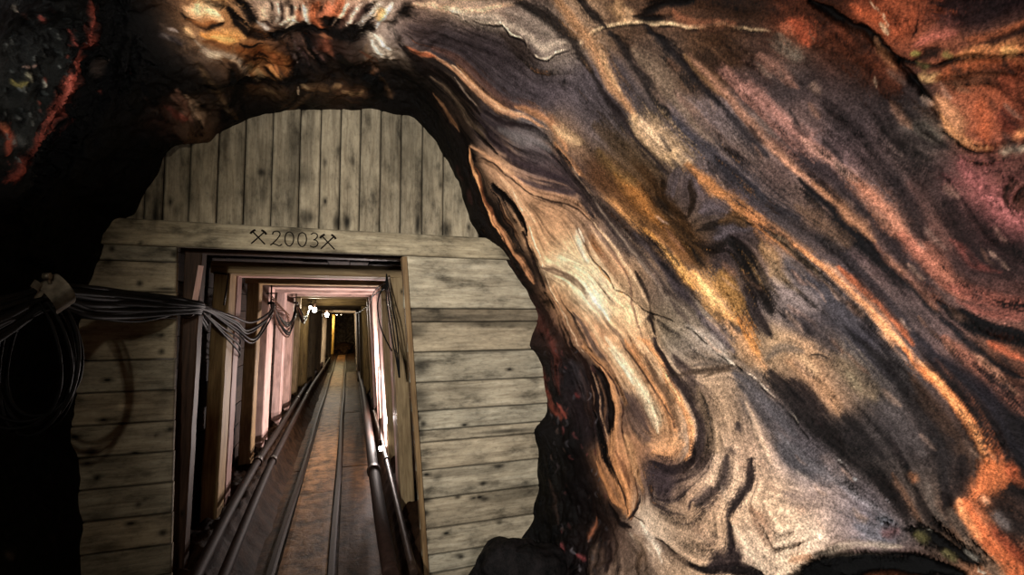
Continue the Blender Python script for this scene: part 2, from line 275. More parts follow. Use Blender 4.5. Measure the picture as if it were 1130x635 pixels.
BLOBS = """6d5548 77.2 2.225 4.3
a58a76 71.2 2.131 4.3
9c8474 66.4 2.012 4.1
6a5650 62.5 1.915 4.0
5a4a45 57.3 1.877 4.0
b0845c 55.0 1.756 3.9
5d4434 51.4 1.604 3.7
5a3a28 47.5 1.481 3.5
3a2318 44.1 1.370 3.4
301d14 42.1 1.282 3.3
6b3018 39.4 1.180 3.1
7a3a1e 37.3 1.246 3.3
4a3d42 76.4 2.334 4.5
453c42 69.1 2.304 4.6
4a4046 63.1 2.232 4.6
473c3a 58.7 2.055 4.3
85756c 57.0 1.965 4.2
8a7c74 55.0 1.896 4.1
6f615c 54.8 1.770 3.9
4e454d 57.5 2.190 4.5
544a53 53.1 2.095 4.4
5a5058 48.9 1.946 4.2
4d454c 45.6 1.912 4.2
6a5448 44.6 1.574 3.7
5f4330 40.4 1.446 3.5
66452e 42.3 1.446 3.5
5a3a26 39.6 1.360 3.4
47383a 35.4 1.339 3.4
564446 38.1 1.353 3.4
6a5a52 35.6 1.275 3.3
40373c 33.5 1.282 3.4
3e3438 31.0 1.187 3.3
342a2c 27.9 1.154 3.2
5e2f1c 33.3 1.152 3.2
4a2516 31.0 1.111 3.1
5a2c1a 36.0 1.159 3.1
20130e 38.3 1.147 3.1
8e4226 35.0 1.054 3.0
a04c2a 33.7 1.005 2.9
4a2a26 31.7 0.889 2.8
2f2024 30.4 0.848 2.7
35242a 30.0 0.798 2.7
9a5238 30.4 0.931 2.9
a05c3a 28.7 0.884 2.8
b06a40 27.5 0.832 2.7
8e4426 26.7 0.896 2.9
7e3c22 25.4 0.855 2.8
a85a3a 24.6 0.948 3.0
9c4a2c 23.7 0.891 2.9
b9603c 22.1 0.945 3.0
6a3426 21.7 0.884 2.9
3b3032 26.2 1.081 3.1
40383a 23.7 1.062 3.1
8c8074 23.3 1.078 3.2
3a3134 20.4 1.052 3.1
4a3c3e 18.1 1.097 3.2
7a4644 19.4 1.000 3.1
8a4c48 17.9 0.983 3.1
6e4640 18.1 0.915 3.0
56403e 20.6 1.118 3.2
7c5c5a 23.7 1.209 3.4
544a52 25.6 1.239 3.4
5c4c50 28.3 1.242 3.4
7a5f5c 28.7 1.303 3.5
4c4248 25.2 1.353 3.6
85666a 24.0 1.301 3.5
5a4a48 19.6 1.337 3.6
6a4c44 16.7 1.299 3.6
4a3e42 18.7 1.201 3.4
54403e 16.0 1.175 3.4
7a4d42 14.0 1.130 3.3
33272a 14.8 1.047 3.2
8a4a4a 14.6 0.967 3.1
38272a 12.1 1.033 3.2
2e2326 10.4 0.983 3.1
5c3a36 8.8 0.993 3.1
4a3838 12.1 1.265 3.5
563f3c 8.3 1.147 3.3
6e4640 6.9 1.024 3.2
5a4a4c 8.1 1.268 3.5
3b3438 5.4 1.227 3.5
6f5656 4.6 1.161 3.4
6a4638 3.3 1.052 3.2
5b3628 2.1 1.005 3.1
463a3c 6.5 1.351 3.7
3e3a42 6.7 1.417 3.8
4b434a 9.0 1.505 3.9
8b7a78 9.6 1.559 4.0
6a5f64 12.7 1.569 4.0
92705a 14.8 1.614 4.0
4a3c3a 16.3 1.671 4.1
40363e 18.3 1.709 4.1
534750 22.5 1.640 4.0
5a4c54 25.8 1.782 4.2
3f342f 26.0 1.903 4.4
4f3c2a 31.7 1.943 4.4
5c4a3a 36.0 1.939 4.3
544a4c 40.6 1.917 4.3
5a5056 44.3 2.000 4.4
8f6c50 43.9 2.159 4.6
6a452a 33.9 2.107 4.6
7d4f26 28.9 2.045 4.6
6c4824 23.5 2.033 4.6
7a4f2a 20.8 1.962 4.5
55463c 22.3 1.792 4.2
6b5d62 32.7 1.630 3.9
7b6a68 30.6 1.628 3.9
5b5052 31.7 1.728 4.1
6d5c58 28.5 1.521 3.8
6b5350 25.6 1.500 3.8
7a6058 20.4 1.469 3.8
4a4246 19.6 1.540 3.9
6a4e42 17.7 1.424 3.7
443a3e 14.8 1.382 3.7
645054 11.3 1.322 3.6
4b4042 55.4 2.498 5.1
6b6366 49.1 2.318 4.8
544850 45.4 2.372 4.9
4c3e44 39.1 2.294 4.9
594c4c 27.9 2.278 4.9
5b4e4c 21.2 2.214 4.9
5a4b48 14.6 2.166 4.8
6a5a50 10.8 2.057 4.7
84745f 7.7 2.062 4.7
8f8278 4.0 2.007 4.6
7c6c66 5.4 1.920 4.5
b88c6c 48.5 2.586 5.3
bd8f6c 38.5 2.515 5.2
c5946e 32.9 2.498 5.2
c99a72 30.2 2.619 5.4
dcb890 23.3 2.481 5.3
e3c9a4 20.0 2.595 5.5
e6d0b0 13.8 2.493 5.3
dfba90 10.2 2.337 5.1
d9a878 16.7 2.223 4.9
cf9c74 29.6 2.304 5.0
d0a37a 4.8 2.370 5.2
c6956c 11.7 2.768 5.8
bf8c66 3.8 2.600 5.5
c28f68 -0.6 2.391 5.2
d8b48e -2.3 2.351 5.1
cf9a6c -11.2 2.214 4.9
c98d60 -17.3 2.353 5.1
c48656 -23.1 2.427 5.2
6b5248 -11.4 2.342 5.1
8a7464 1.3 1.917 4.5
9c8068 -3.5 1.898 4.5
b08e70 -7.7 1.939 4.5
a88c74 -3.9 1.998 4.6
5b5358 -3.9 1.751 4.2
4d484f -6.0 1.699 4.1
76665c 0.8 1.806 4.3
a48464 1.1 1.697 4.2
8f7058 -1.4 1.678 4.1
b38a68 1.3 1.533 3.9
a87e5e -1.9 1.502 3.9
3a3032 -3.3 1.614 4.0
2e282a -6.6 1.460 3.8
58504e -0.4 1.398 3.7
6a6058 1.1 1.405 3.7
4a4448 -1.0 1.306 3.6
423c40 -5.0 1.329 3.6
3a3438 -7.3 1.282 3.5
47403e -8.1 1.382 3.7
4d3a34 -2.5 1.192 3.4
3a2e2c -6.4 1.166 3.3
24202a -0.4 1.097 3.3
1f1b1e -3.9 1.026 3.1
1c181a -8.5 1.021 3.1
3f3a3e -12.3 1.031 3.1
5a4f4c -9.8 1.268 3.5
4a3b36 -11.4 1.301 3.5
534640 -11.0 1.209 3.4
57473e -13.9 1.180 3.3
c06436 -11.4 1.099 3.2
b8602f -13.3 1.057 3.1
7b6350 -13.7 1.107 3.2
a06444 -15.4 1.057 3.1
c9a88e -14.8 1.931 4.5
a78e7e -12.3 2.019 4.6
9a806c -9.6 1.860 4.4
b89680 -11.2 1.768 4.2
c7a68c -14.1 1.711 4.1
c9a88c -17.9 1.661 4.0
d3b69c -20.0 1.578 3.9
d6baa2 -22.9 1.664 4.0
c0a290 -16.4 1.543 3.8
a28c84 -13.1 1.519 3.8
68606a -11.0 1.566 3.9
57535c -10.6 1.630 4.0
88787a -14.6 1.457 3.7
6c6876 -14.8 1.358 3.6
6a6472 -13.3 1.401 3.6
8c7e86 -16.8 1.422 3.7
9a887e -18.9 1.495 3.7
75696c -15.4 1.303 3.5
5a4a4a -19.8 2.178 4.8
4a3c40 -18.7 2.216 4.9
a8866c -21.4 2.090 4.6
c4a084 -21.8 1.934 4.4
bd9a7c -24.5 1.877 4.3
b2947c -26.4 1.993 4.4
c4b0a0 -27.7 2.152 4.7
d0bca8 -27.3 2.214 4.8
8c7058 -25.2 2.123 4.7
6a5248 -31.4 2.247 4.8
7a6658 -34.7 2.273 4.8
9c8068 -30.6 2.038 4.5
6e5a4e -33.3 2.171 4.7
a89080 -25.0 1.766 4.1
5c463c -32.7 2.365 5.0
2c1e1a -30.6 2.422 5.1
6b3a24 -20.4 1.393 3.6
4a2a1e -18.3 1.254 3.4
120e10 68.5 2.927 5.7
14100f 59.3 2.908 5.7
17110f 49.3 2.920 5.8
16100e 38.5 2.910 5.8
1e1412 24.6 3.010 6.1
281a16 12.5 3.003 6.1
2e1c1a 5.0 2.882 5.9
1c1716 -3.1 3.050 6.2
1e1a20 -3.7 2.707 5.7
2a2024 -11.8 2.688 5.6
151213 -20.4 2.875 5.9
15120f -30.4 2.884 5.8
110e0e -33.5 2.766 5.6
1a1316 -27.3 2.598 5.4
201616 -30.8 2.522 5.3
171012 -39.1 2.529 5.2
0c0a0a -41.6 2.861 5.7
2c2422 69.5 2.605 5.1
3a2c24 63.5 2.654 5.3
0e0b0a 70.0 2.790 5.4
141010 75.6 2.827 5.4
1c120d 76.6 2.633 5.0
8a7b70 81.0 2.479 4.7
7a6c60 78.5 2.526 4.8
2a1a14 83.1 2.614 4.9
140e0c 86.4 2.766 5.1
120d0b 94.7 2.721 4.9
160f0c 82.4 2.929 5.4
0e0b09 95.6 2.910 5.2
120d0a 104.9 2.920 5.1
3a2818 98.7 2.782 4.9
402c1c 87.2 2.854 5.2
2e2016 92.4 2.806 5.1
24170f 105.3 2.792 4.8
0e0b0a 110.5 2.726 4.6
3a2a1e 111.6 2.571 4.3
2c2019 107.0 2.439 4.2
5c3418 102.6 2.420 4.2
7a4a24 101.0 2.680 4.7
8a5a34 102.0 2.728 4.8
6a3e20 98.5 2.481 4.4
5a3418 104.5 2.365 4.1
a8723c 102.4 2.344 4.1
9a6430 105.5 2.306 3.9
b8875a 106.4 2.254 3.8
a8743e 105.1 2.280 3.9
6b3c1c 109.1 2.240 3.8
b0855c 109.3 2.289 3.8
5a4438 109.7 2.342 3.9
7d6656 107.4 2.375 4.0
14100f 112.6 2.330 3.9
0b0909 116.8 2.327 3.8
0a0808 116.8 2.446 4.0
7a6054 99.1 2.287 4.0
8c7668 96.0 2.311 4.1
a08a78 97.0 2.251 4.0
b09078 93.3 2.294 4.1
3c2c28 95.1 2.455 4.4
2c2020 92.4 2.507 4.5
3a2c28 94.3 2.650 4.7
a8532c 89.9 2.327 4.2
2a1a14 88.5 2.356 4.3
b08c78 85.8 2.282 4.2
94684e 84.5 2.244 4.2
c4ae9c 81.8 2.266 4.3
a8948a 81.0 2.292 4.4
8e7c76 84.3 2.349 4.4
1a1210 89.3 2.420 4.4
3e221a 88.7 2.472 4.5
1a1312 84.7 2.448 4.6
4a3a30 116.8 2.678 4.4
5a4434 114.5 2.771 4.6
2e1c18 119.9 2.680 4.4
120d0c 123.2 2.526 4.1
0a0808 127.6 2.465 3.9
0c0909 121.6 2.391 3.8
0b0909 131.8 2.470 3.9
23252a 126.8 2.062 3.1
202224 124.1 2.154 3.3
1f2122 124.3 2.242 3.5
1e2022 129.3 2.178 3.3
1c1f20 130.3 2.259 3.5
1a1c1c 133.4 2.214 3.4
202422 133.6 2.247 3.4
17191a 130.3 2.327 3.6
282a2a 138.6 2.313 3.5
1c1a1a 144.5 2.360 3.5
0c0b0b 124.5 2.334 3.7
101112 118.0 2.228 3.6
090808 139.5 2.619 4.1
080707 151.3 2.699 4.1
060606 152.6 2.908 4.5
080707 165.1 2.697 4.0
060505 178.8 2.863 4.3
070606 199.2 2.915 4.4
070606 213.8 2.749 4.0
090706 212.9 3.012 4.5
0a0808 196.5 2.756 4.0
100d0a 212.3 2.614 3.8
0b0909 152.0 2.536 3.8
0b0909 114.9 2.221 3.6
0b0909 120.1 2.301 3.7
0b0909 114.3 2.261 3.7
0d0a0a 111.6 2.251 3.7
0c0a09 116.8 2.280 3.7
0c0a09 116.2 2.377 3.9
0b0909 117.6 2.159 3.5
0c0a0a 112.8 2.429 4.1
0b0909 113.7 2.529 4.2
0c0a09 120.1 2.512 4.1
0b0909 125.1 2.424 3.9
0b0909 135.9 2.522 3.9
0a0909 137.0 2.785 4.4
0a0909 130.1 2.778 4.5
3a2c24 110.1 2.204 3.7
2c3032 126.8 2.157 3.3
2a2e2e 127.6 2.251 3.5
2c2e2e 130.7 2.168 3.3
282c2c 122.2 2.195 3.5"""
STROKES = """3a3035 .8 .5 0 1;75.78,2.287,67.1 69.12,2.304,69.4 62.46,2.202,68.2 57.67,2.140,67.5
c9a183 .7 .9 2 1;76.40,2.192,18.4 73.49,2.164,18.5 70.99,2.147,18.5 68.29,2.102,18.4 65.58,2.017,18.0 62.87,1.901,17.3
b8a595 .8 .85 4 1;70.78,2.152,32.5 67.87,2.121,32.5 64.54,2.059,32.1 62.67,2.045,32.1 60.58,2.010,31.8 58.50,1.995,31.9 56.42,1.981,31.9 55.59,1.931,31.3 54.55,1.870,30.6
8f8076 .9 .6 0 1;63.71,1.984,62.4 59.75,1.920,61.6 56.84,1.908,61.8
3c2e2a .8 .6 0 1;62.67,2.088,42.0 59.34,2.062,41.9 56.63,2.052,42.1
e0cbb4 .5 .9 3 1;71.20,2.154,4.4 68.70,2.131,4.4 66.41,2.123,4.4 64.33,2.074,4.4 63.71,2.050,4.3 61.42,2.057,4.4 59.54,2.024,4.4 58.29,2.040,4.4 56.84,2.033,4.4 55.59,2.005,4.4 54.96,1.960,4.3 54.13,1.908,4.2 52.88,1.827,4.1
17100e .5 .95 -6 1;70.99,2.164,4.8 68.49,2.145,4.8 66.20,2.133,4.8 64.12,2.086,4.7 63.29,2.059,4.7 61.42,2.071,4.7 59.54,2.038,4.7 58.29,2.052,4.7 56.63,2.045,4.8 55.38,2.012,4.7 54.76,1.967,4.6 53.92,1.915,4.6 52.68,1.837,4.4
d8b890 .6 .95 3 1;52.88,1.830,9.5 52.68,1.780,9.3 52.26,1.721,9.1 51.01,1.666,8.9 49.55,1.607,8.8 46.85,1.519,8.5 44.77,1.469,8.4 42.68,1.382,8.1 42.06,1.370,8.1 39.77,1.299,7.9 38.94,1.275,7.8
1a110e .5 .9 -6 1;52.47,1.815,4.7 52.05,1.730,4.5 50.80,1.671,4.4 49.34,1.611,4.3 46.64,1.526,4.2 44.35,1.469,4.2 42.48,1.389,4.0 39.56,1.303,3.9 38.52,1.282,3.9 38.11,1.254,3.8
a88058 .8 .8 0 1;52.88,1.609,27.6 51.84,1.626,27.9 50.59,1.628,28.0
c39c74 .8 .7 0 1;51.43,1.604,19.8 50.18,1.597,19.8 50.80,1.647,20.2
140e0c .7 .95 -8 1;50.18,1.595,23.7 49.34,1.557,23.4 48.93,1.521,23.0 48.51,1.479,22.6 47.47,1.441,22.3 46.64,1.405,22.0
120c0a .7 .9 -8 1;49.34,1.585,15.8 48.51,1.550,15.6 47.06,1.493,15.3
9a5a3c .8 .7 0 1;47.47,1.474,18.9 46.22,1.474,19.0 43.73,1.415,18.6 41.85,1.348,18.2
2a2322 .7 .8 -4 1;63.29,1.920,26.1 59.54,1.877,25.9 56.21,1.856,26.0 52.68,1.851,26.2 48.93,1.858,26.5
b5835a .8 .9 4 1;59.34,1.775,33.1 57.25,1.780,33.4 54.34,1.792,33.9 51.84,1.789,34.1 48.51,1.815,34.8 44.14,1.830,35.4 40.39,1.822,35.6
d8a878 .8 .7 2 1;51.01,1.770,12.7 47.26,1.801,13.0 43.73,1.815,13.2
272020 .7 .85 -5 1;56.84,1.702,20.2 54.55,1.706,20.4 51.84,1.704,20.6
2b2526 .7 .85 -4 1;51.01,1.702,24.7 47.68,1.702,25.0 44.56,1.702,25.2 41.02,1.706,25.5 37.48,1.704,25.7
2c2426 .7 .85 -4 1;48.72,1.863,22.2 44.35,1.879,22.5 39.98,1.882,22.8 34.78,1.870,23.0 30.40,1.841,23.0
86705f .8 .8 2 1;47.26,1.666,37.0 44.14,1.659,37.2 40.19,1.647,37.5 35.61,1.633,37.7 31.03,1.621,38.0
262226 .7 .9 -5 1;48.30,1.576,19.7 44.77,1.566,19.9 40.60,1.555,20.0 37.48,1.543,20.1 34.36,1.526,20.1
2e2a30 .7 .85 -3 1;34.36,1.526,24.2 30.20,1.512,24.3 27.07,1.488,24.3
96704a .9 .7 2 1;42.68,1.533,15.8 39.56,1.519,15.8 35.61,1.505,15.9
8a6a60 .9 .7 0 1;39.77,1.635,20.7 35.40,1.616,20.8 30.61,1.590,20.9 26.03,1.562,20.9
6a5a58 .9 .6 0 1;35.19,1.619,33.4 29.99,1.600,33.6 24.78,1.576,33.7 20.00,1.533,33.5
45424e .8 .8 -3 1;37.06,1.697,25.7 32.90,1.673,25.7 29.36,1.645,25.7 26.03,1.609,25.5 22.70,1.562,25.3
35323a .8 .8 -3 1;29.16,1.649,30.0 25.41,1.619,30.0 21.87,1.562,29.5 18.96,1.486,28.8
4c2f1c .9 .5 0 1;43.10,1.408,37.2 40.19,1.415,37.7 38.11,1.405,37.8
3c2a22 .9 .6 0 1;41.64,1.495,31.1 38.11,1.457,31.0
c9a47a .8 .9 5 1;40.19,1.827,53.6 36.65,1.815,53.8 33.11,1.784,53.7 30.20,1.749,53.3
d4b090 .9 .7 3 1;39.35,1.811,31.1 36.02,1.806,31.3 33.73,1.782,31.2
b9773f .7 .9 4 1;30.40,1.756,35.6 27.07,1.723,35.5 24.16,1.692,35.3 20.41,1.638,34.8 18.12,1.588,34.3
c67f4a .7 .95 5 1;21.04,1.630,34.7 18.12,1.588,34.3 15.00,1.519,33.5 12.30,1.469,33.0 9.38,1.405,32.3
d08a58 .7 .95 5 1;14.17,1.498,37.5 11.26,1.434,36.6 8.13,1.372,35.8 5.01,1.301,34.7 2.93,1.246,33.9
dfa274 .8 .7 2 1;12.09,1.469,16.5 9.17,1.415,16.2 6.05,1.351,15.8 3.35,1.289,15.3
b0562e .7 .8 0 1;12.30,1.412,20.2 9.38,1.351,19.7 6.26,1.287,19.2 3.55,1.235,18.7
d97a3c .6 .95 5 1;3.14,1.254,30.2 1.06,1.216,29.7 -0.82,1.163,29.0 -2.69,1.121,28.4 -4.77,1.088,27.9 -6.85,1.076,27.7
eda05e .8 .8 2 1;2.31,1.227,11.2 0.22,1.182,11.0 -2.07,1.140,10.8 -4.56,1.102,10.5 -6.64,1.083,10.4
8a4426 .8 .7 0 1;0.85,1.159,14.5 -1.23,1.111,14.2 -3.52,1.071,13.9 -5.81,1.054,13.7
b05a30 .7 .85 0 1;2.31,1.175,18.2 -0.19,1.126,17.8 -2.27,1.083,17.5 -4.56,1.050,17.1 -6.85,1.040,17.0 -8.73,1.050,17.0
cf6c34 .7 .95 4 1;-6.44,1.071,31.1 -8.31,1.085,31.2 -9.77,1.111,31.5
c8622e .7 .95 4 1;-10.60,1.130,38.7 -12.26,1.102,38.0 -13.72,1.062,37.2 -14.97,1.021,36.3 -15.80,1.002,35.9
d98a52 .7 .8 2 1;-10.39,1.147,14.2 -12.06,1.123,14.0 -13.30,1.092,13.7
e09a70 .7 .7 0 1;-9.77,1.097,10.4 -10.18,1.076,10.3
7a2a14 .8 .6 0 1;-11.64,1.081,17.2 -13.10,1.038,16.7 -14.35,1.002,16.4
a87a5a .8 .7 0 1;-13.93,1.135,21.0 -14.76,1.085,20.5 -15.59,1.045,20.0
16161b .55 .95 -6 1;23.12,1.431,22.0 20.21,1.398,21.8 17.29,1.358,21.6 14.38,1.315,21.3 11.26,1.258,20.8 8.13,1.206,20.4 5.84,1.156,20.0
1a1a20 .55 .9 -5 1;6.26,1.166,14.6 4.60,1.121,14.3 3.14,1.078,14.0 1.89,1.040,13.7 0.85,0.983,13.3
a0705a .8 .85 2 1;42.27,1.514,19.6 37.69,1.500,19.7 32.69,1.486,19.9 28.32,1.469,20.1 24.99,1.438,20.0 22.29,1.398,19.8
c48a6c .9 .7 2 1;27.49,1.467,12.1 24.58,1.436,12.0 21.66,1.398,11.9 18.96,1.365,11.8
a5704f .8 .85 2 1;22.08,1.401,19.8 19.79,1.367,19.6 16.88,1.329,19.4 14.38,1.287,19.1
8b5a4a .8 .7 0 1;14.17,1.289,19.1 11.46,1.244,18.8 8.76,1.201,18.5 6.68,1.163,18.2
3a3036 .8 .8 -3 1;32.49,1.417,27.1 28.74,1.398,27.2 24.99,1.372,27.2 21.66,1.341,27.1 18.96,1.303,26.8
342b30 .8 .8 -3 1;18.75,1.306,19.2 15.00,1.256,18.9 12.09,1.216,18.6 8.76,1.168,18.2
b07a70 .8 .85 3 1;38.31,1.453,34.7 34.36,1.424,34.7 30.20,1.393,34.8 27.07,1.358,34.6 24.16,1.318,34.3
c99484 .9 .8 2 1;27.28,1.367,19.3 24.78,1.332,19.1 22.29,1.294,18.9 20.21,1.263,18.8
bd7a60 .8 .9 3 1;21.45,1.289,30.3 18.75,1.254,30.0 16.04,1.225,29.7 14.38,1.194,29.4
ab6450 .8 .85 3 1;14.79,1.209,29.6 12.09,1.163,29.0 9.80,1.128,28.7 7.93,1.097,28.3
b8705a .9 .7 0 1;14.17,1.187,11.0 11.46,1.149,10.8 9.38,1.118,10.7
9c5548 .8 .75 0 1;8.97,1.121,21.4 7.93,1.059,20.8 7.30,1.002,20.3 6.68,0.962,19.9
8a4a40 .8 .7 0 1;7.51,1.109,17.8 6.47,1.054,17.3 6.05,0.995,16.8 5.84,0.957,16.5
5a3c38 .9 .6 0 1;19.58,1.154,28.6 16.25,1.137,28.6 12.92,1.104,28.2
3a3034 .9 .7 0 1;29.57,1.265,43.9 25.83,1.223,43.6 22.49,1.197,43.5 20.00,1.175,43.3
2c2428 .9 .6 0 1;20.00,1.187,29.0 16.46,1.166,28.9 13.96,1.154,28.9
9a5658 .8 .8 0 1;20.00,1.012,30.0 17.71,1.000,30.0 15.83,0.971,29.7 13.34,0.926,29.1
b86a6c .9 .7 0 1;16.67,0.979,13.2 15.00,0.953,13.1 13.75,0.924,12.9
2c2022 .9 .7 0 1;16.67,1.069,41.4 13.96,1.059,41.4 11.26,1.028,40.9 9.59,0.957,39.6
93463e .9 .6 0 1;13.34,1.090,14.0 11.05,1.050,13.8 10.01,1.005,13.5
121216 .6 .95 -5 1;6.68,1.104,31.9 5.43,1.069,31.4 4.80,1.019,30.6 4.60,0.962,29.8
9b5d4a .8 .8 2 1;4.39,1.156,25.4 2.72,1.107,24.8 0.85,1.062,24.2 -1.02,1.021,23.8 -2.27,0.986,23.4
c58a6c .9 .7 0 1;2.93,1.085,10.5 1.26,1.043,10.3 -0.61,1.005,10.1
25222a .7 .9 -3 1;4.60,1.225,37.4 2.10,1.161,36.2 0.02,1.107,35.3 -2.48,1.057,34.5 -4.77,1.021,33.8 -6.02,0.990,33.2
c05a34 .8 .85 0 1;3.97,1.052,13.8 3.14,1.017,13.6 2.31,0.967,13.2
7c6460 .9 .6 0 1;13.55,1.374,23.8 10.84,1.327,23.4 7.72,1.282,23.0 5.01,1.227,22.5
322d34 .8 .8 -2 1;16.04,1.438,28.4 13.13,1.379,27.8 9.80,1.329,27.4 6.88,1.273,26.7 3.97,1.218,26.1
7a5c48 .9 .7 0 1;20.21,1.472,24.5 17.08,1.415,24.1 14.59,1.370,23.8
3a353c .8 .7 -2 1;20.62,1.559,38.0 17.29,1.500,37.4 15.00,1.446,36.7
494650 .8 .8 -2 1;13.75,1.559,59.6 10.84,1.507,58.6 7.72,1.441,57.2 4.39,1.382,55.8 1.89,1.332,54.6
8d7c7c .9 .8 2 1;12.30,1.619,47.9 9.59,1.559,47.0 7.72,1.510,46.1
a88478 .9 .6 0 1;8.55,1.597,13.0 6.68,1.545,12.8 4.80,1.507,12.6
38343c .9 .7 -2 1;6.88,1.609,43.6 4.80,1.521,42.1 2.93,1.453,40.9
33303a .8 .8 0 1;5.01,1.408,36.3 2.51,1.344,35.3 0.02,1.303,34.7
8a745c .9 .7 0 1;1.47,1.448,32.7 -0.61,1.410,32.2 -2.27,1.365,31.6
9a8a70 .9 .7 0 1;0.43,1.436,12.2 -1.44,1.401,12.0
1c1716 .7 .9 -5 1;18.54,1.744,40.8 16.04,1.711,40.4 13.34,1.690,40.2 10.42,1.685,40.2 7.72,1.668,40.0
2a2226 .8 .8 -4 1;11.05,1.744,41.1 7.72,1.721,40.8 4.60,1.690,40.3
b08458 .9 .8 2 1;16.46,1.640,30.6 13.96,1.602,30.2 12.30,1.635,30.7
a0866e .9 .6 0 1;12.92,1.628,39.3 11.46,1.609,39.1
5d5158 .5 .8 0 1;30.20,1.799,27.1 28.53,1.851,27.8 26.66,1.903,28.4
261b13 .6 .85 0 1;29.57,1.875,27.9 27.07,1.939,28.7 24.58,1.922,28.7 23.33,1.884,28.4
2a1e16 .6 .85 0 1;28.11,1.780,22.6 25.20,1.811,23.0 23.12,1.872,23.6
5e535c .5 .85 0 1;23.33,1.813,32.3 23.74,1.735,31.4 21.45,1.706,31.2
2a221e .6 .85 0 1;20.83,1.863,18.9 20.83,1.773,18.3 20.62,1.692,17.7 19.58,1.647,17.5
5f5660 .5 .8 0 1;19.16,1.799,23.1 19.58,1.723,22.5 18.96,1.654,21.9
6a4a2a .7 .7 0 1;21.04,1.751,18.1 21.04,1.687,17.7 19.58,1.668,17.6
241a16 .6 .85 0 1;19.16,1.898,23.9 17.50,1.834,23.5 18.12,1.768,22.9
a86a2a .8 .85 2 1;34.36,2.048,34.3 30.20,2.024,34.3 25.83,2.010,34.4 21.45,1.967,34.2
4a3018 .8 .7 -2 1;34.36,1.943,33.0 29.78,1.922,33.1 24.37,1.910,33.4 20.00,1.901,33.5
3a2816 .8 .7 -2 1;23.74,1.986,34.2 20.41,1.924,33.7 16.04,1.901,33.6
73562e .9 .7 0 1;39.35,2.048,29.1 34.78,2.036,29.2 31.03,2.007,29.2
5c4630 .9 .6 0 1;42.89,2.007,42.7 38.31,1.967,42.5 33.94,1.927,42.3
c28a5a .8 .9 3 1;66.83,2.415,26.0 62.67,2.422,26.3 58.29,2.396,26.3 54.96,2.344,26.0
c58e68 .7 .9 3 1;73.91,2.429,17.8 70.16,2.443,18.2 66.41,2.458,18.5 62.67,2.451,18.6 58.71,2.427,18.6 54.96,2.365,18.4 51.01,2.263,17.9 47.89,2.211,17.6
b5603a .8 .9 0.8 1;75.99,2.422,24.2 73.70,2.451,24.7 71.41,2.439,24.8
6c4a42 .8 .8 0 1;71.82,2.401,25.4 68.29,2.389,25.6 64.33,2.384,25.9 60.17,2.368,26.0 56.21,2.327,25.8 51.63,2.211,25.0 47.89,2.157,24.7
d6a27c .8 .9 3 1;67.66,2.434,13.1 63.91,2.443,13.2 59.54,2.415,13.2 55.80,2.377,13.1 52.26,2.273,12.8
b98058 .8 .9 2 1;54.34,2.296,25.7 49.97,2.190,24.9 46.22,2.166,24.9 42.68,2.185,25.2
d2ac80 .9 .8 2 1;47.06,2.164,24.8 43.93,2.138,24.8 42.06,2.109,24.6
b57a4c .7 .9 3 1;44.97,2.216,20.3 39.98,2.216,20.5 35.19,2.204,20.6 31.03,2.176,20.6 26.87,2.133,20.4
c88a4c .7 .95 3 1;32.69,2.190,25.7 28.95,2.147,25.5 24.78,2.114,25.5 21.45,2.088,25.4
d79240 .7 .95 4 1;23.54,2.074,35.2 20.00,2.052,35.2 15.83,2.003,34.8 12.30,1.960,34.4
e8ab5c .8 .8 3 1;20.62,2.043,20.0 17.08,2.007,19.9 13.75,1.960,19.6 10.84,1.917,19.4
dc9c58 .8 .95 4 1;14.79,1.939,48.7 11.26,1.896,48.1 8.34,1.860,47.6 6.26,1.815,46.9
eab678 .9 .8 0 1;13.96,1.924,24.2 10.84,1.891,24.0 7.93,1.853,23.8
b5803c .8 .8 0 1;13.96,1.822,32.8 10.84,1.799,32.6 7.93,1.796,32.6
e08a34 .7 .9 3 1;6.88,1.801,23.3 4.80,1.773,23.1 3.35,1.754,22.9 1.47,1.735,22.8
c99468 .8 .85 0 1;6.68,1.860,28.6 3.97,1.808,28.0 1.89,1.758,27.5 0.02,1.723,27.2
b08a68 .9 .7 0 1;7.51,1.936,24.4 4.39,1.865,23.8 1.89,1.794,23.2 -0.82,1.725,22.7
2c2225 .6 .9 -2 1;58.71,2.484,16.3 55.17,2.436,16.1 51.84,2.346,15.7 49.34,2.275,15.4 47.06,2.237,15.3
443a42 .7 .8 0 1;62.87,2.534,27.3 57.88,2.515,27.4 52.88,2.432,26.9 47.47,2.315,26.1 43.31,2.270,25.9
7a7376 .8 .8 2 1;54.13,2.465,38.0 50.39,2.387,37.2 47.26,2.306,36.4 44.77,2.268,36.2
3c3038 .7 .85 -2 1;58.09,2.571,33.5 52.47,2.541,33.5 46.43,2.460,32.9 42.06,2.375,32.2 37.69,2.275,31.4
8a6a5c .7 .8 1 1;47.68,2.557,7.7 43.10,2.460,7.5 39.56,2.356,7.3 36.65,2.296,7.2
4a3c44 .7 .8 -1 1;46.85,2.579,28.4 41.02,2.467,27.7 36.65,2.353,26.9 34.36,2.275,26.4
3a2f34 .7 .8 -2 1;43.73,2.280,20.8 39.77,2.270,20.9 34.36,2.275,21.1 29.57,2.275,21.3
4d4246 .7 .8 0 1;48.51,2.415,16.2 44.56,2.315,15.7 40.60,2.266,15.6
1b1414 .6 .9 -4 1;77.44,2.424,25.1 74.53,2.496,26.0 70.58,2.593,27.3 66.20,2.628,28.0 61.42,2.616,28.2 56.63,2.628,28.5 51.63,2.574,28.2
6e5a48 .7 .8 2 1;70.58,2.593,21.9 65.16,2.614,22.3 61.00,2.640,22.7 55.80,2.598,22.6
4f4138 .8 .8 0 1;68.70,2.515,21.4 63.71,2.519,21.7 59.34,2.510,21.8
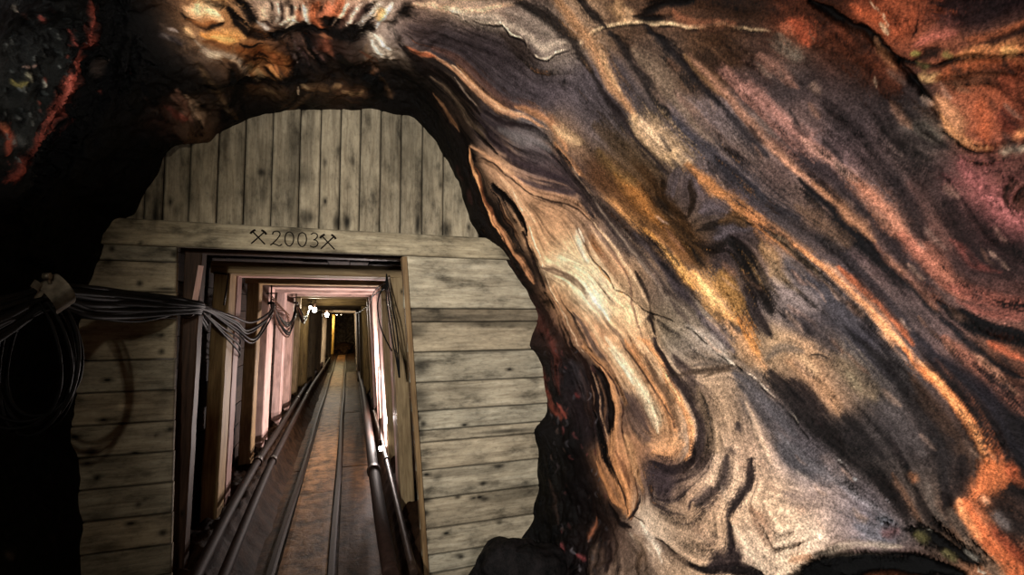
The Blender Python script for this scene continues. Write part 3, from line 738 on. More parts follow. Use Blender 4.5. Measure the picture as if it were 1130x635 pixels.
241a18 .6 .9 -1.2 1;76.61,2.424,24.2 72.03,2.519,25.5 67.45,2.543,26.0 62.87,2.534,26.2 59.13,2.531,26.4
a08a7c .7 .8 1 1;66.83,2.503,7.3 63.08,2.522,7.4 59.54,2.503,7.4
181111 .7 .95 -4 1;70.58,2.716,34.2 65.37,2.754,35.0 60.17,2.768,35.5 54.76,2.754,35.6
8a6040 .7 .85 2 1;68.91,2.707,17.1 63.91,2.742,17.5 61.00,2.763,17.7
5a3c28 .7 .8 0 1;67.04,2.733,7.9 62.46,2.775,8.0
9a7050 .7 .8 0 1;57.67,2.749,8.0 53.51,2.666,7.9 48.93,2.567,7.7
3a3032 .7 .85 -3 1;43.31,2.235,25.6 38.11,2.242,25.9 31.44,2.240,26.2 24.99,2.216,26.3 18.96,2.171,26.1 13.96,2.123,25.8
8d7a6c .7 .8 1 1;43.52,2.214,5.5 37.27,2.221,5.6 29.16,2.228,5.7 21.04,2.190,5.7 13.75,2.142,5.7
9c8878 .7 .7 1 1;40.19,2.211,4.9 33.11,2.209,4.9 24.58,2.171,4.9 16.88,2.121,4.9 10.84,2.057,4.8
483c3c .7 .8 -2 1;37.27,2.209,25.7 30.61,2.183,25.8 23.54,2.131,25.6 17.08,2.083,25.5
7e6c60 .8 .7 1 1;28.32,2.230,15.8 20.00,2.180,15.7 12.71,2.119,15.5 8.55,2.067,15.3
463a38 .8 .8 -2 1;23.33,2.185,20.9 16.46,2.123,20.6 11.05,2.055,20.3 7.30,1.998,19.9
4a4044 .8 .8 -2 1;23.54,2.131,30.8 18.12,2.086,30.6 12.50,2.022,30.0 7.30,1.955,29.5
3c343c .9 .7 -2 1;17.29,2.081,35.6 13.55,2.033,35.2 9.80,1.995,34.8
2c2220 .7 .85 -3 1;16.67,2.223,16.0 12.30,2.202,15.9 8.97,2.214,16.0 4.80,2.199,15.9
8a7a6c .9 .7 0 1;11.05,2.100,36.0 7.93,2.038,35.3 5.84,1.981,34.7
b8aaa0 .9 .7 2 1;6.05,2.024,35.2 2.93,1.924,34.0 0.64,1.865,33.4
a89c9a .9 .7 2 1;5.01,1.920,24.3 2.72,1.867,23.8
6a5e66 .9 .7 -1 1;8.34,1.972,19.8 5.43,1.901,19.3 2.31,1.832,18.8
c48858 .6 .95 4 1;57.05,2.749,17.7 52.68,2.813,18.1 47.26,2.816,18.2 40.81,2.837,18.4 33.32,2.908,19.0
1d1310 .5 .95 -5 1;57.67,2.794,20.9 52.88,2.872,21.5 47.26,2.875,21.6 40.19,2.889,21.8 32.28,2.974,22.6 24.37,2.984,22.8
6a3a22 .6 .8 0 1;53.30,2.782,15.0 48.10,2.799,15.1 40.81,2.816,15.3 32.49,2.894,15.8 24.99,2.925,16.1
cf9a74 .7 .85 2 1;56.84,2.728,20.5 52.05,2.645,20.1 47.06,2.571,19.8 41.02,2.500,19.6 37.27,2.410,19.2 33.94,2.330,18.8 29.57,2.304,18.8
4a342a .6 .85 -3 1;54.13,2.754,6.5 53.09,2.690,6.4 49.55,2.626,6.3 45.18,2.569,6.2 40.60,2.526,6.1 36.86,2.451,6.0 32.90,2.349,5.9 29.78,2.311,5.9 26.24,2.306,5.9
e0b48c .7 .7 1 1;47.47,2.631,17.3 40.81,2.605,17.3 34.15,2.612,17.5
140e0d .5 .97 -10 1;47.26,2.721,23.7 43.93,2.695,23.6 40.39,2.662,23.4 36.44,2.669,23.6 32.28,2.733,24.2
5a3d2a .6 .8 -6 1;42.06,2.733,17.9 36.86,2.773,18.2 32.07,2.808,18.5
8f6748 .6 .8 3 1;43.10,2.718,6.1 38.11,2.737,6.1 32.49,2.782,6.3
1c1310 .5 .9 -6 1;43.73,2.737,6.1 38.11,2.768,6.2 32.07,2.825,6.3 26.66,2.839,6.4
ecd2b4 .6 .9 4 1;43.10,2.607,6.3 37.69,2.628,6.3 32.07,2.688,6.5 27.07,2.723,6.6 22.29,2.761,6.7
261915 .5 .9 -5 1;33.73,2.735,18.1 27.49,2.787,18.5 22.29,2.813,18.8 15.63,2.858,19.1
b47c54 .6 .85 3 1;40.81,2.816,24.4 33.53,2.875,25.1 26.24,2.906,25.6 19.79,2.901,25.7
2a1a16 .6 .9 -4 1;28.95,2.977,32.4 19.58,2.970,32.7 11.05,2.955,32.8 3.76,2.801,31.4 -1.23,2.723,30.8
8c6850 .7 .8 2 1;22.08,2.797,8.5 14.79,2.839,8.6 7.51,2.771,8.5 1.06,2.676,8.3
d9b898 .6 .8 2 1;22.29,2.761,6.7 14.79,2.797,6.8 7.09,2.733,6.7 0.64,2.650,6.6
77604f .8 .75 -2 1;22.91,2.766,16.0 21.25,2.702,15.8 18.96,2.621,15.5 16.25,2.555,15.2 12.50,2.522,15.1 7.93,2.477,15.0 4.39,2.394,14.6 -0.40,2.325,14.3 -4.35,2.278,14.1
8a6c58 .9 .5 0 1;22.70,2.754,30.8 20.83,2.685,30.3 18.33,2.614,29.8
f0dfc4 .9 .8 2 1;14.59,2.526,34.9 11.05,2.491,34.6 8.13,2.451,34.3
ead2ac .9 .7 2 1;23.74,2.626,47.6 21.25,2.543,46.6 18.54,2.451,45.5
f2e2cc .9 .7 2 1;28.11,2.422,22.3 23.95,2.458,22.7 20.83,2.453,22.7
c07a4c .9 .45 0 1;25.62,2.344,49.1 21.66,2.332,49.2 17.08,2.268,48.5
c4763c .9 .5 0 1;24.37,2.363,22.0 22.91,2.358,22.0
9c7a62 .8 .6 -1 1;32.49,2.406,16.5 28.32,2.391,16.6 23.54,2.410,16.8
c9a27c .8 .7 2 1;27.70,2.327,16.3 22.49,2.318,16.3 17.29,2.294,16.3 12.50,2.261,16.2
8d6c58 .7 .8 -2 1;26.24,2.315,6.6 21.66,2.292,6.6 16.88,2.273,6.6 12.71,2.275,6.6 9.17,2.296,6.7 4.80,2.273,6.6 1.06,2.225,6.5
e3bc94 .7 .8 2 1;28.32,2.299,13.4 22.91,2.270,13.4 17.08,2.249,13.4 11.88,2.214,13.3 8.97,2.225,13.4 6.47,2.285,13.6
64504a .7 .85 -2 1;10.21,2.685,24.4 5.22,2.609,23.9 0.43,2.541,23.4 -4.35,2.496,23.2 -7.89,2.422,22.6
5e4a46 .8 .9 -2 1;-7.06,2.422,45.3 -9.97,2.358,44.4 -12.26,2.296,43.5
6a544c .8 .85 -2 1;-11.43,2.387,27.9 -13.72,2.315,27.3 -13.93,2.282,27.0
dab48c .8 .8 2 1;10.21,2.631,18.0 5.22,2.550,17.6 0.85,2.484,17.3 -3.52,2.424,17.0
e6cfae .8 .9 3 1;4.39,2.491,28.9 0.64,2.415,28.3 -3.31,2.368,27.9 -7.06,2.292,27.2 -10.18,2.244,26.8 -12.26,2.230,26.6
f0dcc0 .9 .7 2 1;1.89,2.470,17.2 -1.65,2.410,16.9 -4.98,2.365,16.7
c98652 .8 .8 2 1;3.76,2.372,22.4 0.85,2.318,22.0 -3.31,2.263,21.6 -6.85,2.195,21.1 -10.39,2.145,20.8 -12.68,2.123,20.6
5c4235 .6 .9 -3 1;4.39,2.406,6.5 -0.19,2.334,6.4 -3.73,2.275,6.3 -7.27,2.197,6.1 -10.60,2.145,6.0 -12.47,2.119,6.0
7a5a44 .7 .85 -2 1;1.06,2.263,21.6 -2.90,2.230,21.4 -6.23,2.164,20.9 -9.35,2.135,20.7 -11.22,2.114,20.5
dc9660 .6 .95 4 1;4.39,2.294,24.6 2.31,2.214,23.9 -2.48,2.161,23.6 -6.23,2.100,23.1 -9.56,2.059,22.7 -12.68,2.048,22.6 -15.39,2.076,22.7
efc08a .8 .8 2 1;1.68,2.221,6.5 -2.90,2.161,6.4 -7.06,2.090,6.2
d99a68 .8 .85 2 1;-12.68,2.135,46.5 -15.18,2.161,46.8 -15.80,2.261,48.2
e3a878 .9 .7 0 1;-14.97,2.289,27.1 -14.14,2.187,26.2 -12.89,2.086,25.4
33282a .6 .92 -5 1;3.97,2.199,31.8 -1.86,2.140,31.3 -5.19,2.071,30.5 -8.31,2.024,30.0 -12.06,2.010,29.7 -14.97,2.040,29.9 -17.26,2.093,30.4
4a3c3c .8 .8 -3 1;0.85,2.112,51.6 -3.31,2.040,50.4 -7.27,1.979,49.3 -11.22,1.974,49.0 -15.18,2.010,49.4
231a1c .6 .9 -4 1;-13.10,2.038,15.0 -15.59,2.052,15.0 -17.26,2.100,15.2 -17.88,2.171,15.6 -17.68,2.256,16.0
463a42 .8 .85 -2 1;-19.34,2.235,63.4 -19.55,2.157,61.7 -21.84,2.171,61.8
5a4844 .9 .7 0 1;-17.88,2.095,35.4 -16.22,2.014,34.6 -13.10,1.958,34.0
c78c5c .7 .9 3 1;1.68,2.635,36.1 -1.65,2.562,35.4 -5.19,2.510,34.9 -9.77,2.486,34.6 -14.55,2.493,34.5 -18.92,2.488,34.3
4a3028 .6 .9 -3 1;3.55,2.662,6.6 -0.61,2.598,6.5 -2.90,2.536,6.4 -5.60,2.484,6.3 -9.77,2.446,6.2 -14.55,2.441,6.2 -17.26,2.391,6.1 -19.55,2.342,5.9 -22.67,2.304,5.8 -26.21,2.308,5.8 -28.29,2.315,5.8
d6a070 .8 .8 2 1;-14.76,2.424,22.6 -17.47,2.377,22.1 -20.17,2.315,21.6 -22.46,2.270,21.2
1b1211 .5 .95 -6 1;-2.27,2.614,23.9 -4.56,2.552,23.5 -8.52,2.526,23.3 -12.47,2.515,23.2 -15.80,2.534,23.3
7a563e .7 .8 2 1;-3.73,2.598,8.1 -8.73,2.550,8.0 -14.35,2.550,8.0
c09472 .6 .85 3 1;-1.44,2.635,7.3 -7.27,2.590,7.2 -12.68,2.569,7.2 -17.26,2.529,7.1
2c1c19 .6 .9 -4 1;3.14,2.733,24.7 -1.65,2.671,24.3 -7.06,2.640,24.1 -12.26,2.621,23.9 -17.26,2.574,23.5 -21.01,2.498,22.8
94705a .7 .7 1 1;-3.94,2.654,6.2 -9.35,2.631,6.1 -14.76,2.595,6.0 -19.55,2.531,5.9
3e2a26 .7 .8 -3 1;-3.73,2.707,30.7 -9.77,2.678,30.4 -15.18,2.647,30.0
140e0e .5 .95 -6 1;-12.26,2.626,20.9 -17.88,2.555,20.4 -21.42,2.472,19.8 -23.71,2.415,19.4
bf7f4c .6 .9 3 1;-21.63,2.562,17.4 -24.34,2.512,17.1 -26.21,2.441,16.7 -27.04,2.372,16.4
c88854 .7 .9 3 1;-20.17,2.439,44.9 -23.30,2.379,43.9 -25.79,2.356,43.5 -27.67,2.327,43.0
3a2820 .6 .85 -3 1;-19.76,2.488,7.8 -23.09,2.417,7.6 -25.38,2.370,7.4 -27.46,2.337,7.3
6b4430 .7 .7 0 1;-18.51,2.455,17.0 -21.01,2.379,16.5 -23.50,2.346,16.3
1d1413 .6 .9 -5 1;-27.46,2.455,22.4 -29.33,2.375,21.7 -29.12,2.301,21.2
2a1d1c .7 .85 -4 1;-31.41,2.474,39.2 -33.91,2.389,37.9 -37.24,2.365,37.3
6a5448 .7 .7 1 1;-34.54,2.465,16.6 -37.45,2.448,16.4 -39.95,2.415,16.1
a05c3a .8 .7 0 1;-31.00,2.538,14.3 -33.29,2.538,14.2 -35.37,2.524,14.1
6e3226 .7 .85 3 1;-2.90,3.031,33.3 -8.93,3.010,33.1 -13.72,2.953,32.6 -16.01,2.875,31.9
5a2c26 .7 .85 2 1;6.05,2.899,25.8 1.47,2.835,25.3 -4.77,2.894,25.8 -10.18,2.872,25.6
8a3c30 .8 .8 0 1;-12.68,2.891,19.2 -15.59,2.837,19.0
4a2620 .8 .7 0 1;15.63,3.031,33.3 8.55,2.989,33.1 3.76,2.872,31.9
8a3436 .8 .7 0 1;-9.35,2.761,15.5 -9.77,2.726,15.4
7a3438 .8 .7 0 1;-39.11,2.699,14.8 -39.95,2.652,14.5
8a3a40 .8 .7 0 1;-38.49,2.569,14.2 -38.07,2.493,13.8
5b5560 .9 .5 0 1;-1.86,2.768,37.4 -6.02,2.716,36.9 -9.77,2.695,36.6
44312a .8 .6 0 1;-30.16,2.875,18.8 -34.33,2.799,18.4 -36.82,2.756,18.1
3a1a16 .8 .6 0 1;56.42,2.936,18.7 53.51,2.963,18.9
3c1c18 .8 .6 0 1;50.59,2.927,18.8 47.68,2.946,18.9
2a2022 .6 .9 -5 1;-28.71,2.337,7.3 -25.79,2.299,7.3 -23.50,2.289,7.3
1c1413 .5 .95 -8 1;-27.25,2.306,5.8 -27.25,2.251,5.7 -27.87,2.214,5.6 -28.71,2.180,5.6 -28.29,2.147,5.5 -28.29,2.114,5.4 -28.71,2.038,5.3 -28.71,1.976,5.2 -28.92,1.927,5.1 -28.08,1.879,5.0
3a2a24 .8 .5 0 1;-28.71,2.168,20.3 -28.92,2.031,19.3 -28.92,1.939,18.7
201819 .6 .95 -10 1;-28.71,1.965,23.6 -28.29,1.894,23.0 -26.83,1.827,22.6 -26.00,1.766,22.1 -25.17,1.690,21.5
dccaba .8 .8 2 1;-27.46,2.263,21.0 -28.50,2.199,20.6 -29.54,2.131,20.0 -30.79,2.083,19.6
b8a694 .8 .7 1 1;-30.16,2.287,15.8 -30.16,2.211,15.4 -30.79,2.128,14.9
7c604c .9 .6 0 1;-29.75,2.266,26.2 -30.58,2.195,25.5 -33.29,2.199,25.4
33292b .6 .93 -6 1;-12.26,1.789,20.7 -13.93,1.792,20.6 -16.01,1.801,20.6 -18.09,1.822,20.7 -19.55,1.844,20.8 -20.80,1.848,20.7
33292b .6 .93 -5 1;-20.80,1.848,13.8 -22.25,1.830,13.7 -23.50,1.815,13.6 -24.96,1.825,13.6
362b2e .7 .9 -5 1;-24.54,1.820,31.7 -24.96,1.796,31.4 -26.00,1.832,31.7 -27.46,1.879,32.2
3f3436 .8 .8 -3 1;-12.89,1.884,19.0 -14.97,1.889,18.9 -16.84,1.903,19.0 -18.72,1.939,19.2
463a3c .8 .8 -3 1;-18.09,1.953,24.1 -19.76,1.965,24.1 -20.38,1.991,24.3
3a2e30 .7 .8 -3 1;-19.76,1.991,6.6 -21.01,2.010,6.6 -22.67,2.017,6.6
5a4a44 .7 .7 -2 1;-23.92,2.154,5.6 -23.71,2.083,5.4 -22.88,2.014,5.3
dcc6ae .9 .7 1 1;-21.63,1.822,13.7 -22.67,1.775,13.4 -23.92,1.716,13.1 -24.75,1.673,12.8
9a6a50 .9 .5 0 1;-18.30,1.766,22.5 -20.59,1.694,21.8 -21.42,1.671,21.5
6a5a58 .9 .6 0 1;-15.18,1.659,30.5 -15.18,1.595,29.8 -13.93,1.536,29.1
4c4c56 .9 .7 0 1;-9.56,1.675,61.9 -10.81,1.609,60.3 -11.43,1.550,58.8
5f6474 .9 .6 0 1;-15.80,1.412,39.4 -16.22,1.353,38.3 -15.39,1.303,37.6
8f96a8 .9 .7 1 1;-14.35,1.332,15.3 -14.55,1.308,15.1
a09aa6 .9 .6 1 1;-12.26,1.474,12.2 -13.10,1.401,11.8 -13.93,1.334,11.5
7a4a4c .9 .6 0 1;-15.80,1.329,15.2 -14.76,1.294,15.0
e0c8b2 .9 .5 0 1;-21.42,1.635,50.9 -19.76,1.564,49.7 -18.09,1.517,49.1
a87858 .9 .7 0 1;-22.46,1.595,16.7 -20.59,1.526,16.3
5b524f .8 .5 0 1;-0.40,2.033,15.1 0.43,1.924,14.6 1.26,1.832,14.1
4c3c32 .7 .7 0 1;-2.48,2.161,13.1 -1.44,2.038,12.6 -0.61,1.912,12.1 0.43,1.841,11.8
5c4a3c .7 .7 0 1;-2.27,2.019,6.8 -1.23,1.936,6.6 -0.19,1.844,6.4
b89878 .9 .6 0 1;-3.94,2.019,40.1 -8.52,1.960,39.1 -12.68,1.927,38.5
3e3436 .8 .8 0 1;-7.69,1.841,14.1 -9.35,1.841,14.1
4a3c38 .8 .7 0 1;-11.64,1.877,19.0 -12.06,1.851,18.8
c8a88c .9 .6 0 1;-4.98,1.803,23.3 -8.93,1.758,22.8 -11.85,1.713,22.3
55525a .8 .85 0 1;-0.82,1.848,52.2 -3.11,1.777,50.8 -5.19,1.711,49.5 -7.69,1.630,47.9
6c6870 .9 .7 0 1;-8.10,1.683,22.2 -10.39,1.600,21.5 -11.64,1.505,20.6 -12.68,1.417,19.9
f0e2cc .5 .9 2 1;28.53,2.401,6.0 25.20,2.417,6.1
0f0a08 .4 .97 -14 1;24.78,2.422,5.7 22.49,2.427,5.7 20.21,2.424,5.7 18.54,2.394,5.7 16.88,2.375,5.7 14.59,2.360,5.7 12.92,2.306,5.6 10.42,2.263,5.5
b88048 .6 .7 0 1;23.95,2.424,4.6 20.00,2.417,4.6 15.63,2.370,4.6 12.50,2.311,4.5
1c1410 .4 .95 -10 1;10.42,2.263,5.9 9.38,2.232,5.8 8.55,2.187,5.8 7.51,2.128,5.7 6.68,2.088,5.6
3a302c .4 .9 -8 1;6.68,2.088,4.2 5.43,2.005,4.1 3.76,1.965,4.0 2.93,1.934,4.0
14100f .4 .95 -10 1;3.35,1.946,4.3 1.26,1.891,4.2 0.64,1.872,4.2
e8dccc .5 .7 2 1;1.47,1.896,3.8 0.22,1.841,3.8
15100f .4 .95 -10 1;0.22,1.841,5.2 -0.40,1.815,5.1
ead8c4 .5 .7 2 1;-0.19,1.806,3.7 -1.65,1.754,3.7 -2.90,1.713,3.6 -4.56,1.652,3.5
1c1614 .4 .95 -10 1;-2.07,1.763,3.8 -3.31,1.713,3.7 -4.77,1.661,3.6 -6.02,1.621,3.6 -7.48,1.595,3.5
e0d4c8 .5 .85 3 1;-4.35,1.654,4.2 -6.44,1.607,4.1
14100f .4 .95 -10 1;-7.06,1.602,3.8 -8.73,1.552,3.7 -9.35,1.514,3.7 -10.18,1.462,3.6 -11.02,1.434,3.5
d8d4d4 .5 .8 3 1;-8.52,1.545,3.4 -9.14,1.498,3.3 -9.97,1.448,3.2
a8b0b8 .5 .7 3 1;-11.22,1.434,5.6 -11.22,1.417,5.6
1a1514 .4 .9 -8 1;-11.22,1.419,3.5 -11.43,1.372,3.4 -12.47,1.329,3.4 -13.10,1.299,3.3 -13.93,1.263,3.3
c8b8b4 .5 .8 3 1;-11.22,1.379,4.0 -11.64,1.363,4.0
a8a0ac .6 .8 2 1;-12.26,1.344,3.7 -12.89,1.299,3.6 -13.72,1.265,3.5
2a2426 .8 .8 -3 1;-0.40,1.706,45.1 -2.90,1.640,44.0 -5.19,1.566,42.6 -7.89,1.491,41.2
241f20 .9 .7 0 1;-6.23,1.550,59.2 -7.48,1.460,57.0 -9.35,1.393,55.4 -11.64,1.315,53.4
b88a66 .9 .8 2 1;1.26,1.623,35.0 -0.40,1.559,34.2 -2.69,1.505,33.4 -4.56,1.472,32.9
c4a07c .9 .7 0 1;2.10,1.593,17.3 -0.40,1.526,16.9
2a2224 .8 .8 -3 1;-1.23,1.626,26.3 -3.11,1.564,25.6 -4.77,1.512,25.0
1a1616 .5 .7 -4 1;2.10,1.559,2.9 2.31,1.512,2.8 1.47,1.465,2.8
6e625c .9 .6 0 1;1.47,1.711,22.6 2.93,1.638,22.0 2.51,1.574,21.4
1e1a1c .8 .8 0 1;-4.77,1.460,40.9 -6.44,1.408,40.0 -8.31,1.344,38.9
2a2629 .8 .85 -3 1;3.55,1.370,31.7 1.26,1.308,30.9 -1.86,1.261,30.3 -4.56,1.209,29.5 -7.48,1.185,29.1 -10.81,1.182,28.8
4d372c .9 .7 0 1;0.02,1.242,30.0 -2.90,1.194,29.4 -5.60,1.145,28.6 -7.69,1.123,28.3
5d5558 .9 .6 0 1;-2.27,1.351,31.4 -4.56,1.280,30.4 -7.06,1.235,29.7
2c2426 .8 .8 0 1;-6.64,1.142,21.4 -8.73,1.149,21.4 -11.02,1.173,21.5
6a4a38 .8 .8 2 1;-9.77,1.318,15.3 -11.64,1.277,15.0 -13.30,1.237,14.7
241c1c .8 .85 -4 1;-10.39,1.370,19.6 -12.06,1.313,19.0 -13.72,1.268,18.6
5a504c .8 .8 2 1;-9.97,1.230,18.4 -11.85,1.206,18.2 -13.10,1.171,17.8
2e2422 .7 .85 -3 1;-10.60,1.251,14.9 -12.26,1.230,14.7 -13.72,1.192,14.4
2a2020 .7 .85 -3 1;-10.39,1.187,14.5 -12.06,1.159,14.2 -13.72,1.128,13.9
6f5e54 .8 .8 2 1;-11.64,1.161,17.8 -13.30,1.135,17.5 -14.55,1.095,17.1
7a6456 .8 .8 2 1;-14.14,1.126,17.4 -14.97,1.085,17.0 -16.01,1.054,16.7
b0683c .9 .7 0 1;-9.14,1.263,11.2 -9.97,1.258,11.2
c45a30 .8 .85 0 1;-6.64,1.024,13.5 -7.48,1.028,13.5
904828 .8 .8 0 1;-7.69,1.021,13.5 -7.89,1.005,13.3
1a1618 .9 .8 -3 1;-9.97,1.062,30.7 -11.22,1.031,30.2 -11.85,1.000,29.7
8a8488 .9 .6 2 1;-10.60,1.066,13.7 -11.85,1.035,13.4
d0a888 .8 .6 1 1;-9.97,1.090,5.5 -10.39,1.078,5.5
1a1312 .5 .8 -5 1;-9.77,1.192,3.0 -9.97,1.145,2.9 -9.97,1.102,2.9 -10.39,1.040,2.8 -10.60,1.002,2.7
050404 .45 1 -50 1;-25.59,1.583,53.4 -23.09,1.521,52.4 -21.01,1.446,51.0 -19.34,1.360,49.4 -18.09,1.277,47.8 -17.05,1.192,46.2 -16.64,1.133,45.1
5a3220 .7 .9 20 1;-21.42,1.401,15.4 -19.55,1.306,14.8 -18.30,1.211,14.3
a89888 .8 .7 10 1;-19.97,1.500,16.1 -18.09,1.427,15.7 -17.05,1.351,15.3 -16.22,1.277,14.8
0d0b0b .5 .97 -40 1;-14.35,1.258,25.9 -14.55,1.218,25.4 -14.97,1.173,24.8 -15.18,1.130,24.3 -15.59,1.099,24.0
7a7448 .6 .85 12 1;-14.55,1.246,14.7 -14.97,1.218,14.5
6b6540 .6 .85 12 1;-15.39,1.173,14.2 -15.59,1.152,14.0
b8b4a8 .6 .85 10 1;-13.93,1.230,5.0 -14.14,1.201,4.9
8a8680 .6 .8 10 1;-14.76,1.121,10.4 -15.18,1.099,10.3
c9c0b0 .6 .8 10 1;-15.80,1.099,4.7 -16.01,1.078,4.6
0f0a09 .6 .97 -30 1;39.15,1.149,16.7 37.69,1.133,16.7 36.23,1.111,16.6 34.57,1.090,16.5 32.90,1.071,16.5 31.44,1.054,16.4 30.20,1.043,16.4
0f0a09 .6 .97 -30 1;30.20,1.043,11.5 28.32,1.038,11.5 27.07,1.028,11.5 25.83,1.017,11.5 24.37,1.019,11.6
100b09 .6 .95 -20 1;31.03,1.054,8.2 29.78,1.024,8.1 28.74,0.990,8.0 28.32,0.955,7.9 28.11,0.915,7.7 27.28,0.872,7.6 26.45,0.808,7.3
16100e .8 .8 -10 1;30.20,0.986,19.1 29.57,0.971,19.0 29.78,1.012,19.4
8a8440 .6 .9 8 1;30.61,1.012,9.7 29.99,0.998,9.6
6c6438 .7 .85 6 1;29.57,1.014,9.7 28.53,0.986,9.6
8a7c40 .7 .8 4 1;29.36,0.953,9.4 28.53,0.938,9.4
d0a468 .7 .9 6 1;28.53,1.021,13.0 27.91,1.002,12.9 27.70,0.971,12.8
a85228 .8 .85 6 1;27.70,0.983,16.0 27.49,0.936,15.7 27.07,0.884,15.3 26.24,0.829,14.9
c87c44 .8 .85 6 1;28.53,0.924,18.6 28.32,0.889,18.3 27.91,0.848,17.9 26.87,0.813,17.6
e0a45c .8 .85 4 1;27.70,0.851,12.0 26.87,0.829,11.9
a8562e .8 .8 4 1;29.57,0.903,15.3 28.95,0.853,14.9 28.95,0.784,14.4
35201c .8 .85 -4 1;28.74,0.884,9.1 28.53,0.841,8.9 28.32,0.789,8.7
2e2228 .9 .7 0 1;32.49,0.917,42.6 30.82,0.879,42.1 30.40,0.829,40.9
b05c50 .9 .7 4 1;31.03,0.998,25.6 31.03,0.955,25.0 30.40,0.922,24.6
c05a32 .8 .85 4 1;32.90,1.026,22.5 32.69,0.998,22.2 33.32,0.971,21.9
b8542a .8 .85 4 1;36.86,1.071,19.4 34.98,1.052,19.4 33.73,1.038,19.4
d8b090 .6 .85 3 1;36.44,1.033,2.6 34.98,1.031,2.6 33.53,1.031,2.6
b8a080 .7 .8 3 1;34.15,1.047,9.7 32.90,1.043,9.7
2a1814 .6 .85 -5 1;31.65,1.007,3.3 31.86,0.981,3.2 32.69,0.967,3.2
70341c .9 .7 3 1;36.23,1.145,23.6 34.36,1.133,23.6 32.07,1.121,23.7
3a2016 .8 .7 -4 1;35.40,1.107,23.2 33.32,1.104,23.4 30.40,1.109,23.7
b07850 .8 .7 4 1;33.11,1.076,9.9 31.24,1.066,9.9 29.57,1.059,9.9
6a3018 .9 .7 3 1;32.28,1.104,30.2 29.99,1.090,30.3 28.32,1.076,30.2
a8907c .7 .8 3 1;29.99,1.116,4.6 29.16,1.121,4.7
c8a898 .7 .85 4 1;26.66,1.038,8.3 25.83,1.024,8.2 25.41,1.012,8.2
c8885c .8 .85 10 1;26.24,1.000,22.8 24.37,0.993,22.8 22.70,0.983,22.8
d6925c .7 .9 8 1;24.37,1.014,13.2 22.49,1.005,13.2 21.25,0.979,13.1 20.62,0.945,12.9
b8582f .8 .85 4 1;24.58,0.929,22.1 22.70,0.936,22.3 21.25,0.943,22.5
8a3e26 .9 .7 0 1;26.24,0.874,24.4 24.78,0.858,24.3
5a3a28 .9 .6 0 1;26.87,0.971,19.2 26.24,0.931,18.9 26.03,0.874,18.3
160d0a .4 .95 -22 1;24.37,1.031,4.1 23.12,1.024,4.1 21.87,1.012,4.0 20.83,0.993,4.0 20.21,0.962,4.0 20.21,0.936,3.9 20.41,0.919,3.9 20.62,0.907,3.9
6a2c20 .8 .8 4 1;23.33,0.893,18.7 21.45,0.893,18.8
d0824c .8 .85 6 1;21.04,0.893,12.5 20.83,0.862,12.3
a89884 .8 .85 3 1;20.00,0.931,12.8 20.00,0.905,12.6 19.58,0.872,12.4
120c0a .5 .9 -12 1;20.83,0.905,3.2 20.21,0.891,3.2 20.00,0.867,3.2
c0522c .8 .8 0 1;38.94,1.218,20.7 37.27,1.204,20.7 35.82,1.209,20.9
b86040 .9 .7 0 1;39.15,1.239,13.9 37.48,1.227,13.9
8a8478 .9 .6 0 1;38.11,1.261,21.2 36.02,1.261,21.4 35.40,1.251,21.3
9a9484 .9 .7 0 1;24.37,1.081,20.4 23.12,1.057,20.3 22.49,1.047,20.2
a87464 .9 .7 0 1;37.69,1.337,18.3 34.78,1.313,18.3 32.69,1.296,18.3
2e2628 .9 .7 0 1;25.83,1.121,34.6 24.16,1.128,34.9 21.87,1.038,33.6
1c1413 .5 .95 -12 1;15.83,0.936,4.4 16.46,0.922,4.4 16.88,0.898,4.3
5a3428 .7 .8 -6 1;15.63,0.919,19.3 16.04,0.903,19.1
c09468 .7 .9 8.0 1;108.46,2.216,33.8 106.58,2.256,34.7 104.50,2.282,35.5
d0b088 .8 .8 2.4 1;108.04,2.214,19.3 106.58,2.247,19.8 104.92,2.270,20.1
b5762f .7 .9 7.2 1;107.62,2.301,35.3 105.33,2.330,36.2 102.84,2.342,36.7
b88446 .8 .85 4.0 1;104.92,2.306,25.6 102.84,2.337,26.2 101.80,2.358,26.5
c29a68 .7 .85 4.8 1;109.71,2.280,19.8 109.29,2.296,20.0
1a100b .6 .9 -5.6 1;109.29,2.221,12.0 108.46,2.259,12.3 106.37,2.289,12.6 104.29,2.294,12.8
120c0a .6 .9 -5.6 1;103.25,2.275,20.3 102.63,2.311,20.7 101.17,2.351,21.2 99.30,2.396,21.8 97.22,2.408,22.1
754018 .7 .9 5.6 1;103.67,2.384,48.0 100.34,2.451,50.0 98.47,2.541,52.3 96.59,2.697,55.9
8a5428 .8 .85 3.2 1;99.51,2.415,32.9 97.84,2.534,34.8 96.59,2.688,37.1
b08452 .8 .85 3.2 1;103.04,2.517,28.3 102.00,2.688,30.4 100.96,2.733,31.0
b5783e .7 .85 3.2 1;99.92,2.662,18.2 98.67,2.690,18.4 97.84,2.718,18.7
170e0a .6 .9 -4.0 1;103.25,2.363,7.2 101.80,2.403,7.4 99.30,2.415,7.5
170e0a .6 .9 -4.0 1;103.88,2.443,7.4 100.96,2.545,7.8 99.09,2.645,8.2 98.05,2.697,8.4
8a7a6a .7 .85 2.4 1;109.29,2.315,17.7 108.04,2.368,18.2 105.75,2.379,18.5 104.29,2.443,19.1 103.46,2.671,21.0
b8a68c .7 .85 2.4 1;107.83,2.372,15.6 106.58,2.384,15.8
0d0908 .7 .95 -10.0 1;97.22,2.415,38.8 94.93,2.382,38.6 92.85,2.377,38.9 90.97,2.391,39.4 88.89,2.403,39.9 86.39,2.396,40.2 84.31,2.358,40.0 82.44,2.382,40.7
